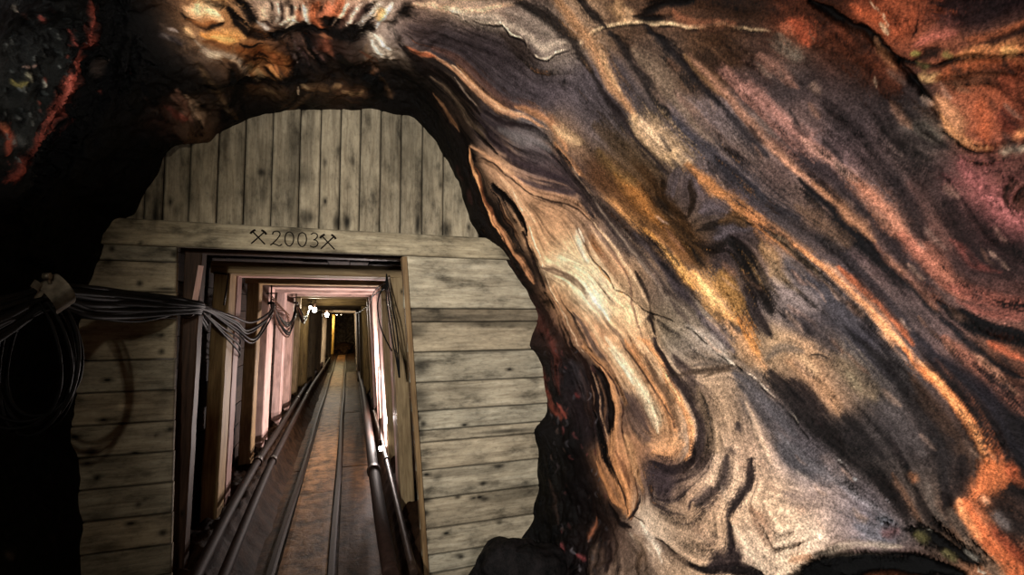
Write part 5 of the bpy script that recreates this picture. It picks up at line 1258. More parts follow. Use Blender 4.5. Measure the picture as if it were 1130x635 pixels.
1c1a1e .9 0.51 0 0;29.16,1.683,13.9 26.87,1.668,13.9 24.99,1.652,13.9
a07058 .9 0.46 0 0;12.71,1.557,11.1 11.46,1.538,11.0 10.63,1.521,10.9
2c262a .9 0.52 0 0;-6.64,1.457,9.4 -7.27,1.441,9.3 -7.69,1.424,9.2
1c1a1e .9 0.56 0 0;-1.44,1.659,9.3 -2.90,1.619,9.2 -3.94,1.578,9.0
b08a78 .9 0.38 0 0;13.75,1.453,7.8 12.30,1.429,7.7 11.05,1.403,7.6
8a746c .9 0.43 0 0;-3.11,1.391,6.0 -4.15,1.363,5.9 -4.77,1.337,5.8
1c1a1e .9 0.45 0 0;26.87,1.043,8.6 25.41,1.035,8.6 23.95,1.026,8.6
9a6a50 .9 0.47 0 0;26.87,0.953,6.3 26.03,0.948,6.3 25.41,0.938,6.3
9a6a50 .9 0.44 0 0;23.12,2.043,9.0 20.21,2.024,9.0 17.71,1.998,8.9
b08a78 .9 0.60 0 0;25.62,1.995,6.8 24.37,1.986,6.8 23.12,1.974,6.8
8a746c .9 0.57 0 0;15.83,1.403,5.2 14.79,1.393,5.2 13.96,1.382,5.2
241f22 .9 0.36 0 0;23.33,0.900,4.7 22.29,0.889,4.7 21.25,0.879,4.7
9a6a50 .9 0.39 0 0;12.30,1.024,5.8 11.26,1.014,5.8 10.42,1.002,5.7
2c262a .9 0.59 0 0;14.38,1.318,8.1 13.13,1.303,8.1 12.30,1.289,8.0
8a746c .9 0.47 0 0;13.75,1.171,6.2 13.13,1.161,6.2 12.50,1.149,6.1
c09a84 .9 0.49 0 0;-1.02,1.337,10.2 -2.07,1.315,10.1 -2.69,1.294,10.0
34282a .9 0.48 0 0;25.83,1.282,10.8 24.99,1.280,10.8 24.37,1.273,10.8
c09a84 .9 0.59 0 0;7.72,1.389,8.0 7.09,1.379,8.0 6.47,1.367,7.9
34282a .9 0.46 0 0;2.31,1.237,9.4 1.68,1.230,9.3 1.26,1.223,9.3
9a6a50 .9 0.35 0 0;4.39,1.156,10.2 3.55,1.140,10.1 2.93,1.126,10.0
1c1a1e .9 0.48 0 0;5.64,1.429,5.3 4.39,1.403,5.2 3.55,1.382,5.2
a07058 .9 0.45 0 0;30.61,1.303,9.3 29.57,1.301,9.3 28.74,1.299,9.3
a07058 .9 0.50 0 0;22.70,1.988,12.3 20.00,1.974,12.3 17.92,1.953,12.2
c09a84 .9 0.49 0 0;11.67,1.213,8.5 10.63,1.199,8.5 9.80,1.185,8.5
b08a78 .9 0.36 0 0;0.02,1.199,5.5 -1.02,1.180,5.5 -2.07,1.163,5.4
241f22 .9 0.55 0 0;20.00,2.019,6.0 17.92,2.010,6.0 16.46,1.991,5.9
9a6a50 .9 0.51 0 0;6.47,1.220,6.0 5.22,1.194,5.9 4.18,1.168,5.8
1c1a1e .9 0.39 0 0;13.55,1.543,12.7 11.46,1.519,12.6 9.80,1.498,12.5
8a746c .9 0.59 0 0;35.61,1.318,5.5 34.57,1.318,5.5 34.15,1.310,5.5
34282a .9 0.42 0 0;3.97,1.102,11.0 3.35,1.090,10.9 2.72,1.076,10.8
241f22 .9 0.58 0 0;26.45,1.308,10.9 24.99,1.303,11.0 23.54,1.291,10.9
8a746c .9 0.40 0 0;15.00,1.140,9.7 13.75,1.128,9.6 12.50,1.111,9.6
a07058 .9 0.37 0 0;2.72,1.427,7.7 1.26,1.396,7.6 0.22,1.365,7.5
2c262a .9 0.59 0 0;18.54,1.310,10.0 17.71,1.299,10.0 17.08,1.289,9.9
b08a78 .9 0.44 0 0;3.35,1.249,8.3 2.31,1.232,8.2 1.68,1.216,8.2
34282a .9 0.43 0 0;2.72,1.024,10.2 1.89,1.012,10.1 1.26,1.002,10.1
b08a78 .9 0.42 0 0;13.96,0.986,5.7 13.13,0.976,5.6 12.30,0.964,5.6
9a6a50 .9 0.37 0 0;27.28,0.993,5.8 26.24,0.986,5.8 25.20,0.976,5.8
241f22 .9 0.57 0 0;31.24,1.488,12.4 29.78,1.488,12.5 28.74,1.483,12.5
34282a .9 0.43 0 0;-3.73,1.251,6.0 -4.56,1.225,5.9 -5.19,1.199,5.9
c09a84 .9 0.50 0 0;7.72,1.609,12.6 6.26,1.588,12.5 5.01,1.566,12.4
8a746c .9 0.44 0 0;26.03,1.993,6.8 24.16,1.986,6.8 22.70,1.967,6.8
c09a84 .9 0.59 0 0;4.18,1.950,6.4 2.72,1.917,6.3 1.89,1.884,6.2
34282a .9 0.48 0 0;-6.44,1.320,10.8 -7.48,1.299,10.7 -8.31,1.277,10.6
2c262a .9 0.45 0 0;14.17,1.666,10.6 12.09,1.647,10.6 10.42,1.621,10.5
1c1a1e .9 0.58 0 0;31.03,1.360,7.6 29.57,1.358,7.6 28.53,1.351,7.6
9a6a50 .9 0.58 0 0;43.73,1.590,10.9 42.48,1.590,10.9 41.64,1.583,10.9
b08a78 .9 0.42 0 0;42.06,1.704,8.9 40.19,1.694,8.9 38.31,1.683,8.9
34282a .9 0.56 0 0;10.84,1.270,9.1 9.17,1.249,9.1 7.93,1.225,9.0
1c1a1e .9 0.55 0 0;17.92,1.915,9.2 16.25,1.898,9.1 15.21,1.877,9.1
a07058 .9 0.55 0 0;-5.40,1.088,5.2 -6.02,1.073,5.2 -6.64,1.057,5.1
34282a .9 0.40 0 0;19.58,1.370,7.1 18.54,1.367,7.1 17.71,1.358,7.1
34282a .9 0.47 0 0;29.99,1.268,6.2 28.74,1.261,6.2 27.91,1.251,6.2
1c1a1e .9 0.44 0 0;12.50,1.386,7.6 10.84,1.365,7.5 9.38,1.346,7.5
2c262a .9 0.41 0 0;28.74,0.950,4.1 27.91,0.943,4.1 27.28,0.936,4.1
241f22 .9 0.38 0 0;0.22,1.035,9.2 -0.19,1.021,9.2 -0.61,1.009,9.1
9a6a50 .9 0.56 0 0;27.07,1.114,10.3 25.62,1.104,10.3 24.16,1.088,10.3
2c262a .9 0.59 0 0;21.04,1.092,5.9 20.41,1.088,5.9 19.79,1.076,5.9
2c262a .9 0.49 0 0;0.85,1.166,7.3 0.02,1.149,7.2 -0.61,1.128,7.1
241f22 .9 0.43 0 0;37.90,1.429,11.5 36.86,1.427,11.5 35.82,1.419,11.5
1c1a1e .9 0.44 0 0;8.34,1.889,10.6 7.51,1.875,10.5 6.68,1.860,10.5
241f22 .9 0.40 0 0;30.61,1.583,10.0 28.32,1.576,10.0 26.45,1.566,10.0
2c262a .9 0.53 0 0;8.55,1.073,6.3 8.13,1.062,6.2 7.72,1.052,6.2
34282a .9 0.52 0 0;10.63,2.083,12.8 8.34,2.059,12.7 6.68,2.022,12.6
1c1a1e .9 0.59 0 0;36.65,1.792,10.2 34.78,1.787,10.3 33.32,1.780,10.3
1c1a1e .9 0.56 0 0;26.87,0.855,6.0 26.24,0.851,6.0 25.83,0.846,6.0
a07058 .9 0.50 0 0;7.09,1.133,9.7 6.26,1.118,9.6 5.84,1.102,9.6
2c262a .9 0.56 0 0;-4.98,1.178,6.5 -5.40,1.166,6.5 -5.81,1.152,6.5
2c262a .9 0.55 0 0;6.68,1.844,14.7 5.64,1.815,14.5 4.80,1.787,14.4
8a746c .9 0.53 0 0;-2.90,1.718,11.3 -3.52,1.702,11.2 -3.94,1.680,11.1
b08a78 .9 0.54 0 0;11.46,1.517,6.7 9.80,1.498,6.7 8.34,1.476,6.6
a07058 .9 0.53 0 0;15.21,1.803,14.4 13.96,1.784,14.3 13.13,1.768,14.2
b08a78 .9 0.60 0 0;3.14,1.282,6.9 2.51,1.268,6.8 1.89,1.254,6.8
8a746c .9 0.46 0 0;14.79,1.566,13.2 13.13,1.540,13.1 11.67,1.512,13.0
b08a78 .9 0.46 0 0;-10.39,1.469,5.7 -11.02,1.446,5.6 -11.64,1.427,5.6
2c262a .9 0.55 0 0;5.84,1.557,13.2 5.01,1.547,13.2 4.60,1.533,13.1
b08a78 .9 0.54 0 0;27.28,0.981,6.1 26.24,0.981,6.1 25.41,0.974,6.1
a07058 .9 0.47 0 0;4.80,1.483,9.1 3.55,1.455,9.0 2.51,1.434,8.9
34282a .9 0.40 0 0;9.59,1.320,12.5 8.76,1.313,12.4 8.13,1.306,12.4
8a746c .9 0.49 0 0;23.95,1.315,9.5 22.08,1.296,9.5 20.62,1.277,9.4
241f22 .9 0.55 0 0;12.09,1.064,6.2 11.26,1.052,6.2 10.63,1.038,6.2
c09a84 .9 0.49 0 0;27.49,1.675,6.1 26.24,1.673,6.1 25.20,1.668,6.1
b08a78 .9 0.43 0 0;13.34,1.825,6.6 11.67,1.796,6.5 10.42,1.761,6.4
8a746c .9 0.41 0 0;25.83,1.730,5.3 24.58,1.725,5.4 23.54,1.713,5.3
1c1a1e .9 0.38 0 0;2.93,1.024,7.8 1.89,1.005,7.7 1.06,0.988,7.7
c09a84 .9 0.46 0 0;6.47,1.270,5.3 5.43,1.254,5.3 4.80,1.237,5.3
1c1a1e .9 0.37 0 0;15.21,1.434,8.9 14.17,1.427,8.9 13.34,1.415,8.9
8a746c .9 0.52 0 0;23.95,0.884,6.8 22.91,0.877,6.8 22.08,0.870,6.8
241f22 .9 0.45 0 0;11.26,1.291,9.2 10.21,1.277,9.2 9.59,1.261,9.1
c09a84 .9 0.56 0 0;12.09,1.007,5.4 11.05,0.995,5.4 10.01,0.983,5.3
c09a84 .9 0.46 0 0;32.28,1.265,11.6 31.65,1.265,11.6 31.03,1.263,11.6
2c262a .9 0.41 0 0;13.55,1.275,6.1 12.71,1.265,6.1 12.30,1.256,6.0
8a746c .9 0.57 0 0;16.25,2.140,11.9 14.79,2.128,11.9 13.55,2.107,11.8
241f22 .9 0.43 0 0;29.36,1.363,12.2 28.11,1.355,12.2 27.28,1.344,12.2
1c1a1e .9 0.44 0 0;-1.65,1.097,8.8 -2.90,1.073,8.7 -3.73,1.050,8.6
a07058 .9 0.45 0 0;13.75,1.735,9.1 11.88,1.709,9.0 10.42,1.678,8.9
241f22 .9 0.36 0 0;16.04,1.332,7.4 14.59,1.310,7.3 13.13,1.284,7.3
b08a78 .9 0.40 0 0;-5.19,1.242,7.9 -6.02,1.220,7.8 -6.44,1.201,7.7
c09a84 .9 0.43 0 0;36.23,1.555,6.1 35.40,1.555,6.1 34.57,1.552,6.1
b08a78 .9 0.43 0 0;18.54,1.066,9.3 17.71,1.059,9.3 16.88,1.045,9.2
1c1a1e .9 0.47 0 0;17.50,2.083,11.2 15.00,2.038,11.1 12.92,1.995,10.9
9a6a50 .9 0.36 0 0;13.13,1.268,11.4 11.67,1.246,11.3 10.42,1.223,11.2
9a6a50 .9 0.41 0 0;7.51,1.182,7.0 6.88,1.173,6.9 6.47,1.163,6.9
241f22 .9 0.40 0 0;45.81,1.694,10.9 43.73,1.692,10.9 42.06,1.680,10.9
2c262a .9 0.53 0 0;21.66,0.910,7.6 20.41,0.903,7.6 19.58,0.893,7.5
b8947c .9 .3 0 0;-13.10,1.555,11.3 -13.72,1.536,11.2 -13.93,1.512,11.1
c8a890 .9 .3 0 0;-19.76,2.022,8.8 -19.97,2.000,8.8 -19.97,1.984,8.7
c8a890 .9 .3 0 0;-26.42,1.962,9.5 -26.83,1.931,9.4 -27.04,1.905,9.3
dcc4ae .9 .3 0 0;-24.75,1.967,8.6 -24.96,1.936,8.5 -24.96,1.908,8.4
c8a890 .9 .3 0 0;-19.13,1.619,12.7 -19.55,1.600,12.6 -19.76,1.578,12.5
c8a890 .9 .3 0 0;-20.38,1.595,7.5 -20.38,1.569,7.5 -20.17,1.540,7.4
8c7064 .9 .3 0 0;-18.30,1.972,17.0 -18.72,1.941,16.8 -18.92,1.912,16.6
b8947c .9 .3 0 0;-16.84,1.531,11.6 -17.26,1.519,11.5 -17.47,1.510,11.4
b8947c .9 .3 0 0;-23.09,1.981,8.2 -23.30,1.948,8.1 -23.50,1.922,8.0
dcc4ae .9 .3 0 0;-23.71,1.766,17.3 -23.92,1.754,17.3 -24.13,1.744,17.2
c8a890 .9 .3 0 0;-20.80,1.590,10.8 -20.80,1.566,10.7 -20.80,1.547,10.7
a07a66 .9 .3 0 0;-12.26,1.754,7.3 -12.68,1.739,7.2 -12.89,1.728,7.2
b8947c .9 .3 0 0;-25.59,1.979,12.9 -25.79,1.953,12.8 -25.59,1.924,12.7
a07a66 .9 .3 0 0;-14.35,1.737,13.5 -14.97,1.709,13.3 -15.18,1.683,13.2
a07a66 .9 .3 0 0;-10.18,1.621,6.5 -10.81,1.600,6.4 -11.02,1.576,6.4
a07a66 .9 .3 0 0;-13.30,1.837,14.5 -13.51,1.820,14.4 -13.51,1.801,14.3
dcc4ae .9 .3 0 0;-17.26,1.905,13.8 -18.09,1.879,13.6 -18.51,1.856,13.5
a07a66 .9 .3 0 0;-23.71,1.972,18.7 -24.34,1.958,18.6 -24.34,1.943,18.5
a07a66 .9 .3 0 0;-24.54,1.936,14.6 -24.75,1.910,14.5 -24.54,1.882,14.4
c8a890 .9 .3 0 0;-21.84,2.107,16.1 -22.46,2.074,15.9 -22.88,2.043,15.7
c8a890 .9 .3 0 0;-24.13,2.022,19.5 -24.75,2.000,19.3 -25.17,1.981,19.2
dcc4ae .9 .3 0 0;-23.92,1.766,8.0 -23.92,1.751,8.0 -23.92,1.737,7.9
c8a890 .9 .3 0 0;-14.14,1.422,13.1 -14.76,1.405,13.0 -15.18,1.389,12.9
b8947c .9 .3 0 0;-24.96,1.863,11.0 -25.38,1.851,11.0 -25.59,1.839,10.9
a07a66 .9 .3 0 0;-14.76,1.419,9.1 -14.76,1.396,9.0 -14.76,1.377,8.9
dcc4ae .9 .3 0 0;-17.05,1.661,12.2 -17.26,1.647,12.1 -17.26,1.638,12.0
a07a66 .9 .3 0 0;-16.43,1.611,14.5 -16.43,1.597,14.4 -16.43,1.581,14.3
dcc4ae .9 .3 0 0;-12.06,1.621,11.2 -12.47,1.593,11.1 -12.47,1.569,11.0
c8a890 .9 .3 0 0;-23.92,1.929,18.9 -24.13,1.910,18.7 -24.34,1.898,18.6
8c7064 .9 .3 0 0;-9.35,1.521,15.8 -9.77,1.510,15.8 -9.97,1.500,15.7"""

def axis(segs):
    out = []
    for a, b, n in segs: out.append(np.linspace(a, b, n, endpoint=False))
    out.append(np.array([segs[-1][1]])); return np.concatenate(out)
def build_rock():
    PHI = axis([(-72,-48,40), (-48,72,700), (72,163,400), (163,252,140)])
    YA = axis([(3.06,2.2,330), (2.2,.6,430), (.6,-1.0,60)])
    PH, YY = np.meshgrid(PHI, YA, indexing='ij')
    P = rock_surface(PH, YY)
    na, nb = PH.shape
    hexrgb = lambda h: np.array([int(h[i:i+2], 16)/255 for i in (0, 2, 4)])
    # warped positions make every vein edge wander
    Wp = P.astype(np.float32).copy()
    for k in range(3):
        Wp[...,k] += .008*vnoise(P[...,0]*14+9*k, P[...,1]*14, P[...,2]*14+5) + .0032*vnoise(P[...,0]*45+4*k, P[...,1]*45, P[...,2]*45) + .0012*vnoise(P[...,0]*140+4*k, P[...,1]*140, P[...,2]*140)
    # --- base colours: soft blend between sampled patches, on a coarse grid
    st = 6
    ia = np.unique(np.append(np.arange(0, na, st), na-1)); ja = np.unique(np.append(np.arange(0, nb, st), nb-1))
    Pc = P[np.ix_(ia, ja)]; num = np.zeros(Pc.shape); den = np.zeros(Pc.shape[:2])+1e-12
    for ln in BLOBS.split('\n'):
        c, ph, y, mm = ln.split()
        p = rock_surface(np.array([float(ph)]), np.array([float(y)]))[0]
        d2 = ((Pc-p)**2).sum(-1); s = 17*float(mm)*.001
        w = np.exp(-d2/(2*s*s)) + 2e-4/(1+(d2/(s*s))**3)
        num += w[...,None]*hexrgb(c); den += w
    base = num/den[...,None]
    def up(G):
        t = np.empty((na, G.shape[1])+G.shape[2:])
        fi = np.interp(np.arange(na), ia, np.arange(len(ia))); i0 = np.minimum(fi.astype(int), len(ia)-2); f = fi-i0
        f = f.reshape((-1,)+(1,)*(G.ndim-1)); t = G[i0]*(1-f)+G[i0+1]*f
        fj = np.interp(np.arange(nb), ja, np.arange(len(ja))); j0 = np.minimum(fj.astype(int), len(ja)-2); g = fj-j0
        g = g.reshape((1,-1)+(1,)*(G.ndim-2)); return t[:,j0]*(1-g)+t[:,j0+1]*g
    C = up(base).astype(np.float32)
    D = np.zeros((na, nb), np.float32)
    # --- vein strokes; some paint crevice shade, lip highlights and outcrop glints
    tx = np.zeros(Pc.shape[:2]); ty = np.zeros(Pc.shape[:2]); tw = np.zeros(Pc.shape[:2])+1e-9
    su = np.linalg.norm(np.diff(P, axis=0), axis=2); sv = np.linalg.norm(np.diff(P, axis=1), axis=2)
    vein_shade_strokes = []
    for ln in STROKES.split('\n'):
        h, pts = ln.split(';'); c, so, op, dp, fl = h.split(); so, op, dp = float(so), float(op), float(dp)
        q = np.array([[float(v) for v in p.split(',')] for p in pts.split()])
        # smooth the control points
        e = np.vstack([2*q[0]-q[1], q, 2*q[-1]-q[-2]]); dense = []
        for k in range(len(q)-1):
            a0, a1, a2, a3 = e[k:k+4]
            for t in np.arange(0, 1, .25):
                dense.append(.5*((2*a1)+(-a0+a2)*t+(2*a0-5*a1+4*a2-a3)*t*t+(-a0+3*a1-3*a2+a3)*t**3))
        dense.append(q[-1]); dense = np.array(dense)
        S3 = rock_surface(dense[:,0], dense[:,1]); Wd = np.maximum(dense[:,2]*.001, .0005)
        fu = np.interp(dense[:,0], PHI, np.arange(na)); fv = np.interp(-dense[:,1], -YA, np.arange(nb))
        im, jm = int(min(fu.mean(), na-2)), int(min(fv.mean(), nb-2))
        au = max(su[im, jm], .0008); av = max(sv[im, jm], .0008)
        vein_shade_strokes.append((c, so, op, dp, S3, Wd, fu, fv, au, av))
        for k in range(0, (len(dense)-1)*int(fl), 2):
            Bv = S3[k+1]-S3[k]
            du = (fu[k+1]-fu[k])*au; dv = (fv[k+1]-fv[k])*av; an = 2*math.atan2(dv, du)
            wt = 1/(((Pc-(S3[k]+Bv*.5))**2).sum(-1)+.0016)**2
            tx += wt*math.cos(an); ty += wt*math.sin(an); tw += wt
    # --- streaks that follow the veins (noise smeared along the flow)
    an = up(np.stack([tx/tw, ty/tw], -1)); ang = .5*np.arctan2(an[...,1], an[...,0])
    SU = np.empty((na, nb)); SU[:-1] = su; SU[-1] = su[-1]; SV = np.empty((na, nb)); SV[:,:-1] = sv; SV[:,-1] = sv[:,-1]
    du = np.cos(ang)/np.maximum(SU, .0008); dv = np.sin(ang)/np.maximum(SV, .0008)
    ln_ = np.sqrt(du*du+dv*dv); du = (du/ln_).astype(np.float32); dv = (dv/ln_).astype(np.float32)
    rs = np.random.RandomState(3)
    def blur(G, n):
        for _ in range(n):
            G = (G+np.roll(G, 1, 0)+np.roll(G, -1, 0))/3; G = (G+np.roll(G, 1, 1)+np.roll(G, -1, 1))/3
        return (G-G.mean())/G.std()
    n1 = rs.randn(na, nb).astype(np.float32); n2 = blur(rs.randn(na, nb).astype(np.float32), 7); n2 = n2.astype(np.float32)
    A1 = np.zeros((na, nb), np.float32); A2 = np.zeros((na, nb), np.float32)
    I, J = np.meshgrid(np.arange(na, dtype=np.float32), np.arange(nb, dtype=np.float32), indexing='ij')
    for sgn in (1, -1):
        fi, fj = I.copy(), J.copy(); pu, pv = du*sgn, dv*sgn
        for k in range(22):
            ii = np.clip(fi+.5, 0, na-1).astype(np.int32); jj = np.clip(fj+.5, 0, nb-1).astype(np.int32)
            if k < 14: A1 += n1[ii, jj]
            A2 += n2[ii, jj]
            a, b = du[ii, jj], dv[ii, jj]; s = np.where(a*pu+b*pv < 0, -1, 1).astype(np.float32)
            pu, pv = a*s, b*s; fi += pu*1.5; fj += pv*1.5
    A1 /= A1.std(); A2 /= A2.std()
    # --- paint and carve vein and shade strokes, their edges feathered by the streaks
    FE = (.16*A2+.10*A1).astype(np.float32)
    for (c, so, op, dp, S3, Wd, fu, fv, au, av) in vein_shade_strokes:
        reach = (1+so)*Wd.max()*1.3+.010
        mu = int(reach/au*1.5)+3; mv = int(reach/av*1.5)+3
        U0 = max(0, int(fu.min())-mu); U1 = min(na, int(fu.max())+mu+1); V0 = max(0, int(fv.min())-mv); V1 = min(nb, int(fv.max())+mv+1)
        if U1-U0 < 2 or V1-V0 < 2: continue
        R = np.full((U1-U0, V1-V0), 9.0, np.float32)
        nseg = len(S3)-1
        for k in range(nseg):
            u0 = max(U0, int(min(fu[k], fu[k+1]))-mu); u1 = min(U1, int(max(fu[k], fu[k+1]))+mu+1)
            v0 = max(V0, int(min(fv[k], fv[k+1]))-mv); v1 = min(V1, int(max(fv[k], fv[k+1]))+mv+1)
            if u1 <= u0 or v1 <= v0: continue
            A = S3[k]; Bv = S3[k+1]-A; L2 = (Bv**2).sum()+1e-12
            X = Wp[u0:u1, v0:v1]-A.astype(np.float32); XB = X@Bv.astype(np.float32)
            t = np.clip(XB/L2, 0, 1)
            d = np.sqrt(np.maximum((X**2).sum(-1)-2*t*XB+t*t*L2, 0))
            sk = (k+t)/nseg; tap = .40+.60*np.clip(np.minimum(sk, 1-sk)*4, 0, 1)
            w = (Wd[k]+(Wd[k+1]-Wd[k])*t)*tap
            sub = R[u0-U0:u1-U0, v0-V0:v1-V0]; np.minimum(sub, d/w, out=sub)
        wide = float(np.clip((Wd.max()-.006)/.015, 0, 1))
        R = R*(1+FE[U0:U1, V0:V1]*(.4+1.3*wide))+.35*wide*FE[U0:U1, V0:V1]
        al = (1-sstep(1-so, 1+so, R))
        C[U0:U1, V0:V1] += (al*op)[...,None]*(hexrgb(c).astype(np.float32)-C[U0:U1, V0:V1])
        if dp: D[U0:U1, V0:V1] += (1-sstep(max(0, 1-so*1.3), 1+so, R))*dp*.001
    rough_zone = 1-(1-sstep(60, 80, PH))*sstep(-38, -24, PH+14*(3.06-YY))*(1-sstep(2.72, 2.86, YY))
    mott = .5*fbm(P, 7.0, 3)+.5*fbm(P+A2[...,None]*.004, 26.0, 3, .6)
    rid = fbm(P+np.stack([A2,A1,A2],-1)*.004, 9.0, 5, .66, True)
    pep = rs.randn(na, nb).astype(np.float32); pep = .6*pep+.4*blur(pep, 1)
    gz = 1-sstep(1.9, 2.75, YY)
    mod = 1+(.17-.04*gz)*A1+.24*A2+.26*mott+(.05+.15*gz)*pep
    veil = sstep(.75, 1.15, rid)
    mod = mod*(1-rough_zone)+rough_zone*mod*np.clip(.12+1.45*sstep(-.8, 1.0, rid)+.28*A2+.9*veil, .05, 2.6)
    C = np.clip(C, 0, 1)
    lin3 = np.where(C <= .04045, C/12.92, ((C+.055)/1.055)**2.4)
    g = lin3.mean(-1, keepdims=True); lin3 = np.maximum(g+(lin3-g)*SAT, 0)
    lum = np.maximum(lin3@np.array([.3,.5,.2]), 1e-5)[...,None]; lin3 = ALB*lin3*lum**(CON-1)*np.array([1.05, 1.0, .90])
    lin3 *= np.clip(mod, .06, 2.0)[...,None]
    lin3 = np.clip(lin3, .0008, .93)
    # --- relief of veins and ledges
    ar = np.radians(PH); nrm = np.stack([np.cos(ar), 0*ar, np.sin(ar)], -1)
    # push along the face normal of the skin rather than radially
    gu = np.gradient(P, axis=0); gv = np.gradient(P, axis=1); nn = np.cross(gu, gv); nn /= np.linalg.norm(nn, axis=2, keepdims=True)+1e-12
    nn *= np.sign((nn*nrm).sum(-1, keepdims=True)+1e-9)
    D -= .0007*A2
    P = P-nn*D[...,None]
    # --- split into the named pieces of the chamber
    grain = (sstep(2.75, 2.2, YY) if False else (1-sstep(2.0, 2.6, YY)))*.75+.25
    wetz = rough_zone*np.clip(1.15-lum[...,0]*12, 0, 1)
    def piece(name, a0, a1):
        sub = P[a0:a1+1]; n0 = a1-a0+1
        me = bpy.data.meshes.new(name)
        idx = np.arange(n0*nb).reshape(n0, nb)
        q = np.stack([idx[:-1,:-1], idx[1:,:-1], idx[1:,1:], idx[:-1,1:]], -1).reshape(-1, 4)
        me.vertices.add(n0*nb); me.vertices.foreach_set('co', sub.astype(np.float32).ravel())
        me.loops.add(q.size); me.loops.foreach_set('vertex_index', q.astype(np.int32).ravel())
        me.polygons.add(len(q)); me.polygons.foreach_set('loop_start', np.arange(0, q.size, 4, dtype=np.int32))
        me.polygons.foreach_set('use_smooth', np.ones(len(q), bool))
        me.update(calc_edges=True)
        ca = me.color_attributes.new('rock_color', 'FLOAT_COLOR', 'POINT')
        ca.data.foreach_set('color', np.concatenate([lin3[a0:a1+1], np.ones((n0, nb, 1))], -1).astype(np.float32).ravel())
        ga = me.attributes.new('grain', 'FLOAT', 'POINT'); ga.data.foreach_set('value', grain[a0:a1+1].astype(np.float32).ravel())
        wa = me.attributes.new('wet', 'FLOAT', 'POINT'); wa.data.foreach_set('value', wetz[a0:a1+1].astype(np.float32).ravel())
        o = put(name, me, ROCK)
        return o
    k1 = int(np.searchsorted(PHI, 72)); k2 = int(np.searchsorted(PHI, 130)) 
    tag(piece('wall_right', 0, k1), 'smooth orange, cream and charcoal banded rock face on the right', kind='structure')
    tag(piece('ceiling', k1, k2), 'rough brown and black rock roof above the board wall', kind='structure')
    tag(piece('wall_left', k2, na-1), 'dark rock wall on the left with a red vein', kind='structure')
ALB, SAT, CON = 1.5, .88, 1.30
build_rock()
# ---------------- mesh helpers ----------------
def uvlayer(bm): return bm.loops.layers.uv.get('UVMap') or bm.loops.layers.uv.new('UVMap')
def grid_board(bm, o, u, v, n, L, Wd, T, tone, du=.05, dv=.03, wob=.0, uvo=None, taper0=0.0):
    """sawn board: origin o, along u (length L), across v (width Wd), thickness T behind face normal n. Cells carry uv and tone."""
    uvl = uvlayer(bm); tl = bm.verts.layers.float_color.get('tone') or bm.verts.layers.float_color.new('tone')
    nu = max(1, int(L/du)); nv = max(1, int(Wd/dv))
    uo = uvo or (random.uniform(0, 60), random.uniform(0, 60))
    o, u, v, n = Vector(o), Vector(u), Vector(v), Vector(n)
    ph = random.uniform(0, 9)
    def P(a, b, d):
        w = wob*math.sin(a*5+ph)*(.5-abs(b/Wd-.5)) if wob else 0
        return o+u*a+v*b+n*(w-d)
    front = [[None]*(nv+1) for _ in range(nu+1)]
    e = min(.004, T*.3)
    for i in range(nu+1):
        for j in range(nv+1):
            a, b = L*i/nu, Wd*j/nv
            dd = e if (j in (0, nv) or i in (0, nu)) else 0
            p = P(a, b, dd); k = stain(p.x, p.z) if ON_WALL[0] else 1
            if ON_WALL[0] and dd: k *= .45
            vt = bm.verts.new(p); vt[tl] = (tone[0]*k, tone[1]*k, tone[2]*k, 1); front[i][j] = vt
    def face(vs, uvs):
        f = bm.faces.new(vs)
        for lp, q in zip(f.loops, uvs): lp[uvl].uv = (q[0]+uo[0], q[1]+uo[1])
    for i in range(nu):
        for j in range(nv):
            face([front[i][j], front[i+1][j], front[i+1][j+1], front[i][j+1]],
                 [(L*i/nu, Wd*j/nv), (L*(i+1)/nu, Wd*j/nv), (L*(i+1)/nu, Wd*(j+1)/nv), (L*i/nu, Wd*(j+1)/nv)])
    bk = [bm.verts.new(P(a, b, T)) for a, b in ((0,0),(L,0),(L,Wd),(0,Wd))]
    for q in bk: q[tl] = (*tone, 1)
    face(bk[::-1], [(0,Wd),(L,Wd),(L,0),(0,0)])
    # sides (as fans to the back corners)
    s0 = [front[i][0] for i in range(nu+1)]; s1 = [front[i][nv] for i in range(nu+1)]
    e0 = [front[0][j] for j in range(nv+1)]; e1 = [front[nu][j] for j in range(nv+1)]
    face([bk[0], bk[1]]+s0[::-1], [(0,.03+0),(L,.03)]+[(L*i/nu, 0) for i in range(nu, -1, -1)])
    face([bk[2], bk[3]]+s1, [(L,Wd+.03),(0,Wd+.03)]+[(L*i/nu, Wd) for i in range(nu+1)])
    face([bk[3], bk[0]]+e0, [(0,Wd),(0,0)]+[(.03, Wd*j/nv) for j in range(nv+1)])
    face([bk[1], bk[2]]+e1[::-1], [(L,0),(L,Wd)]+[(L-.03, Wd*j/nv) for j in range(nv, -1, -1)])
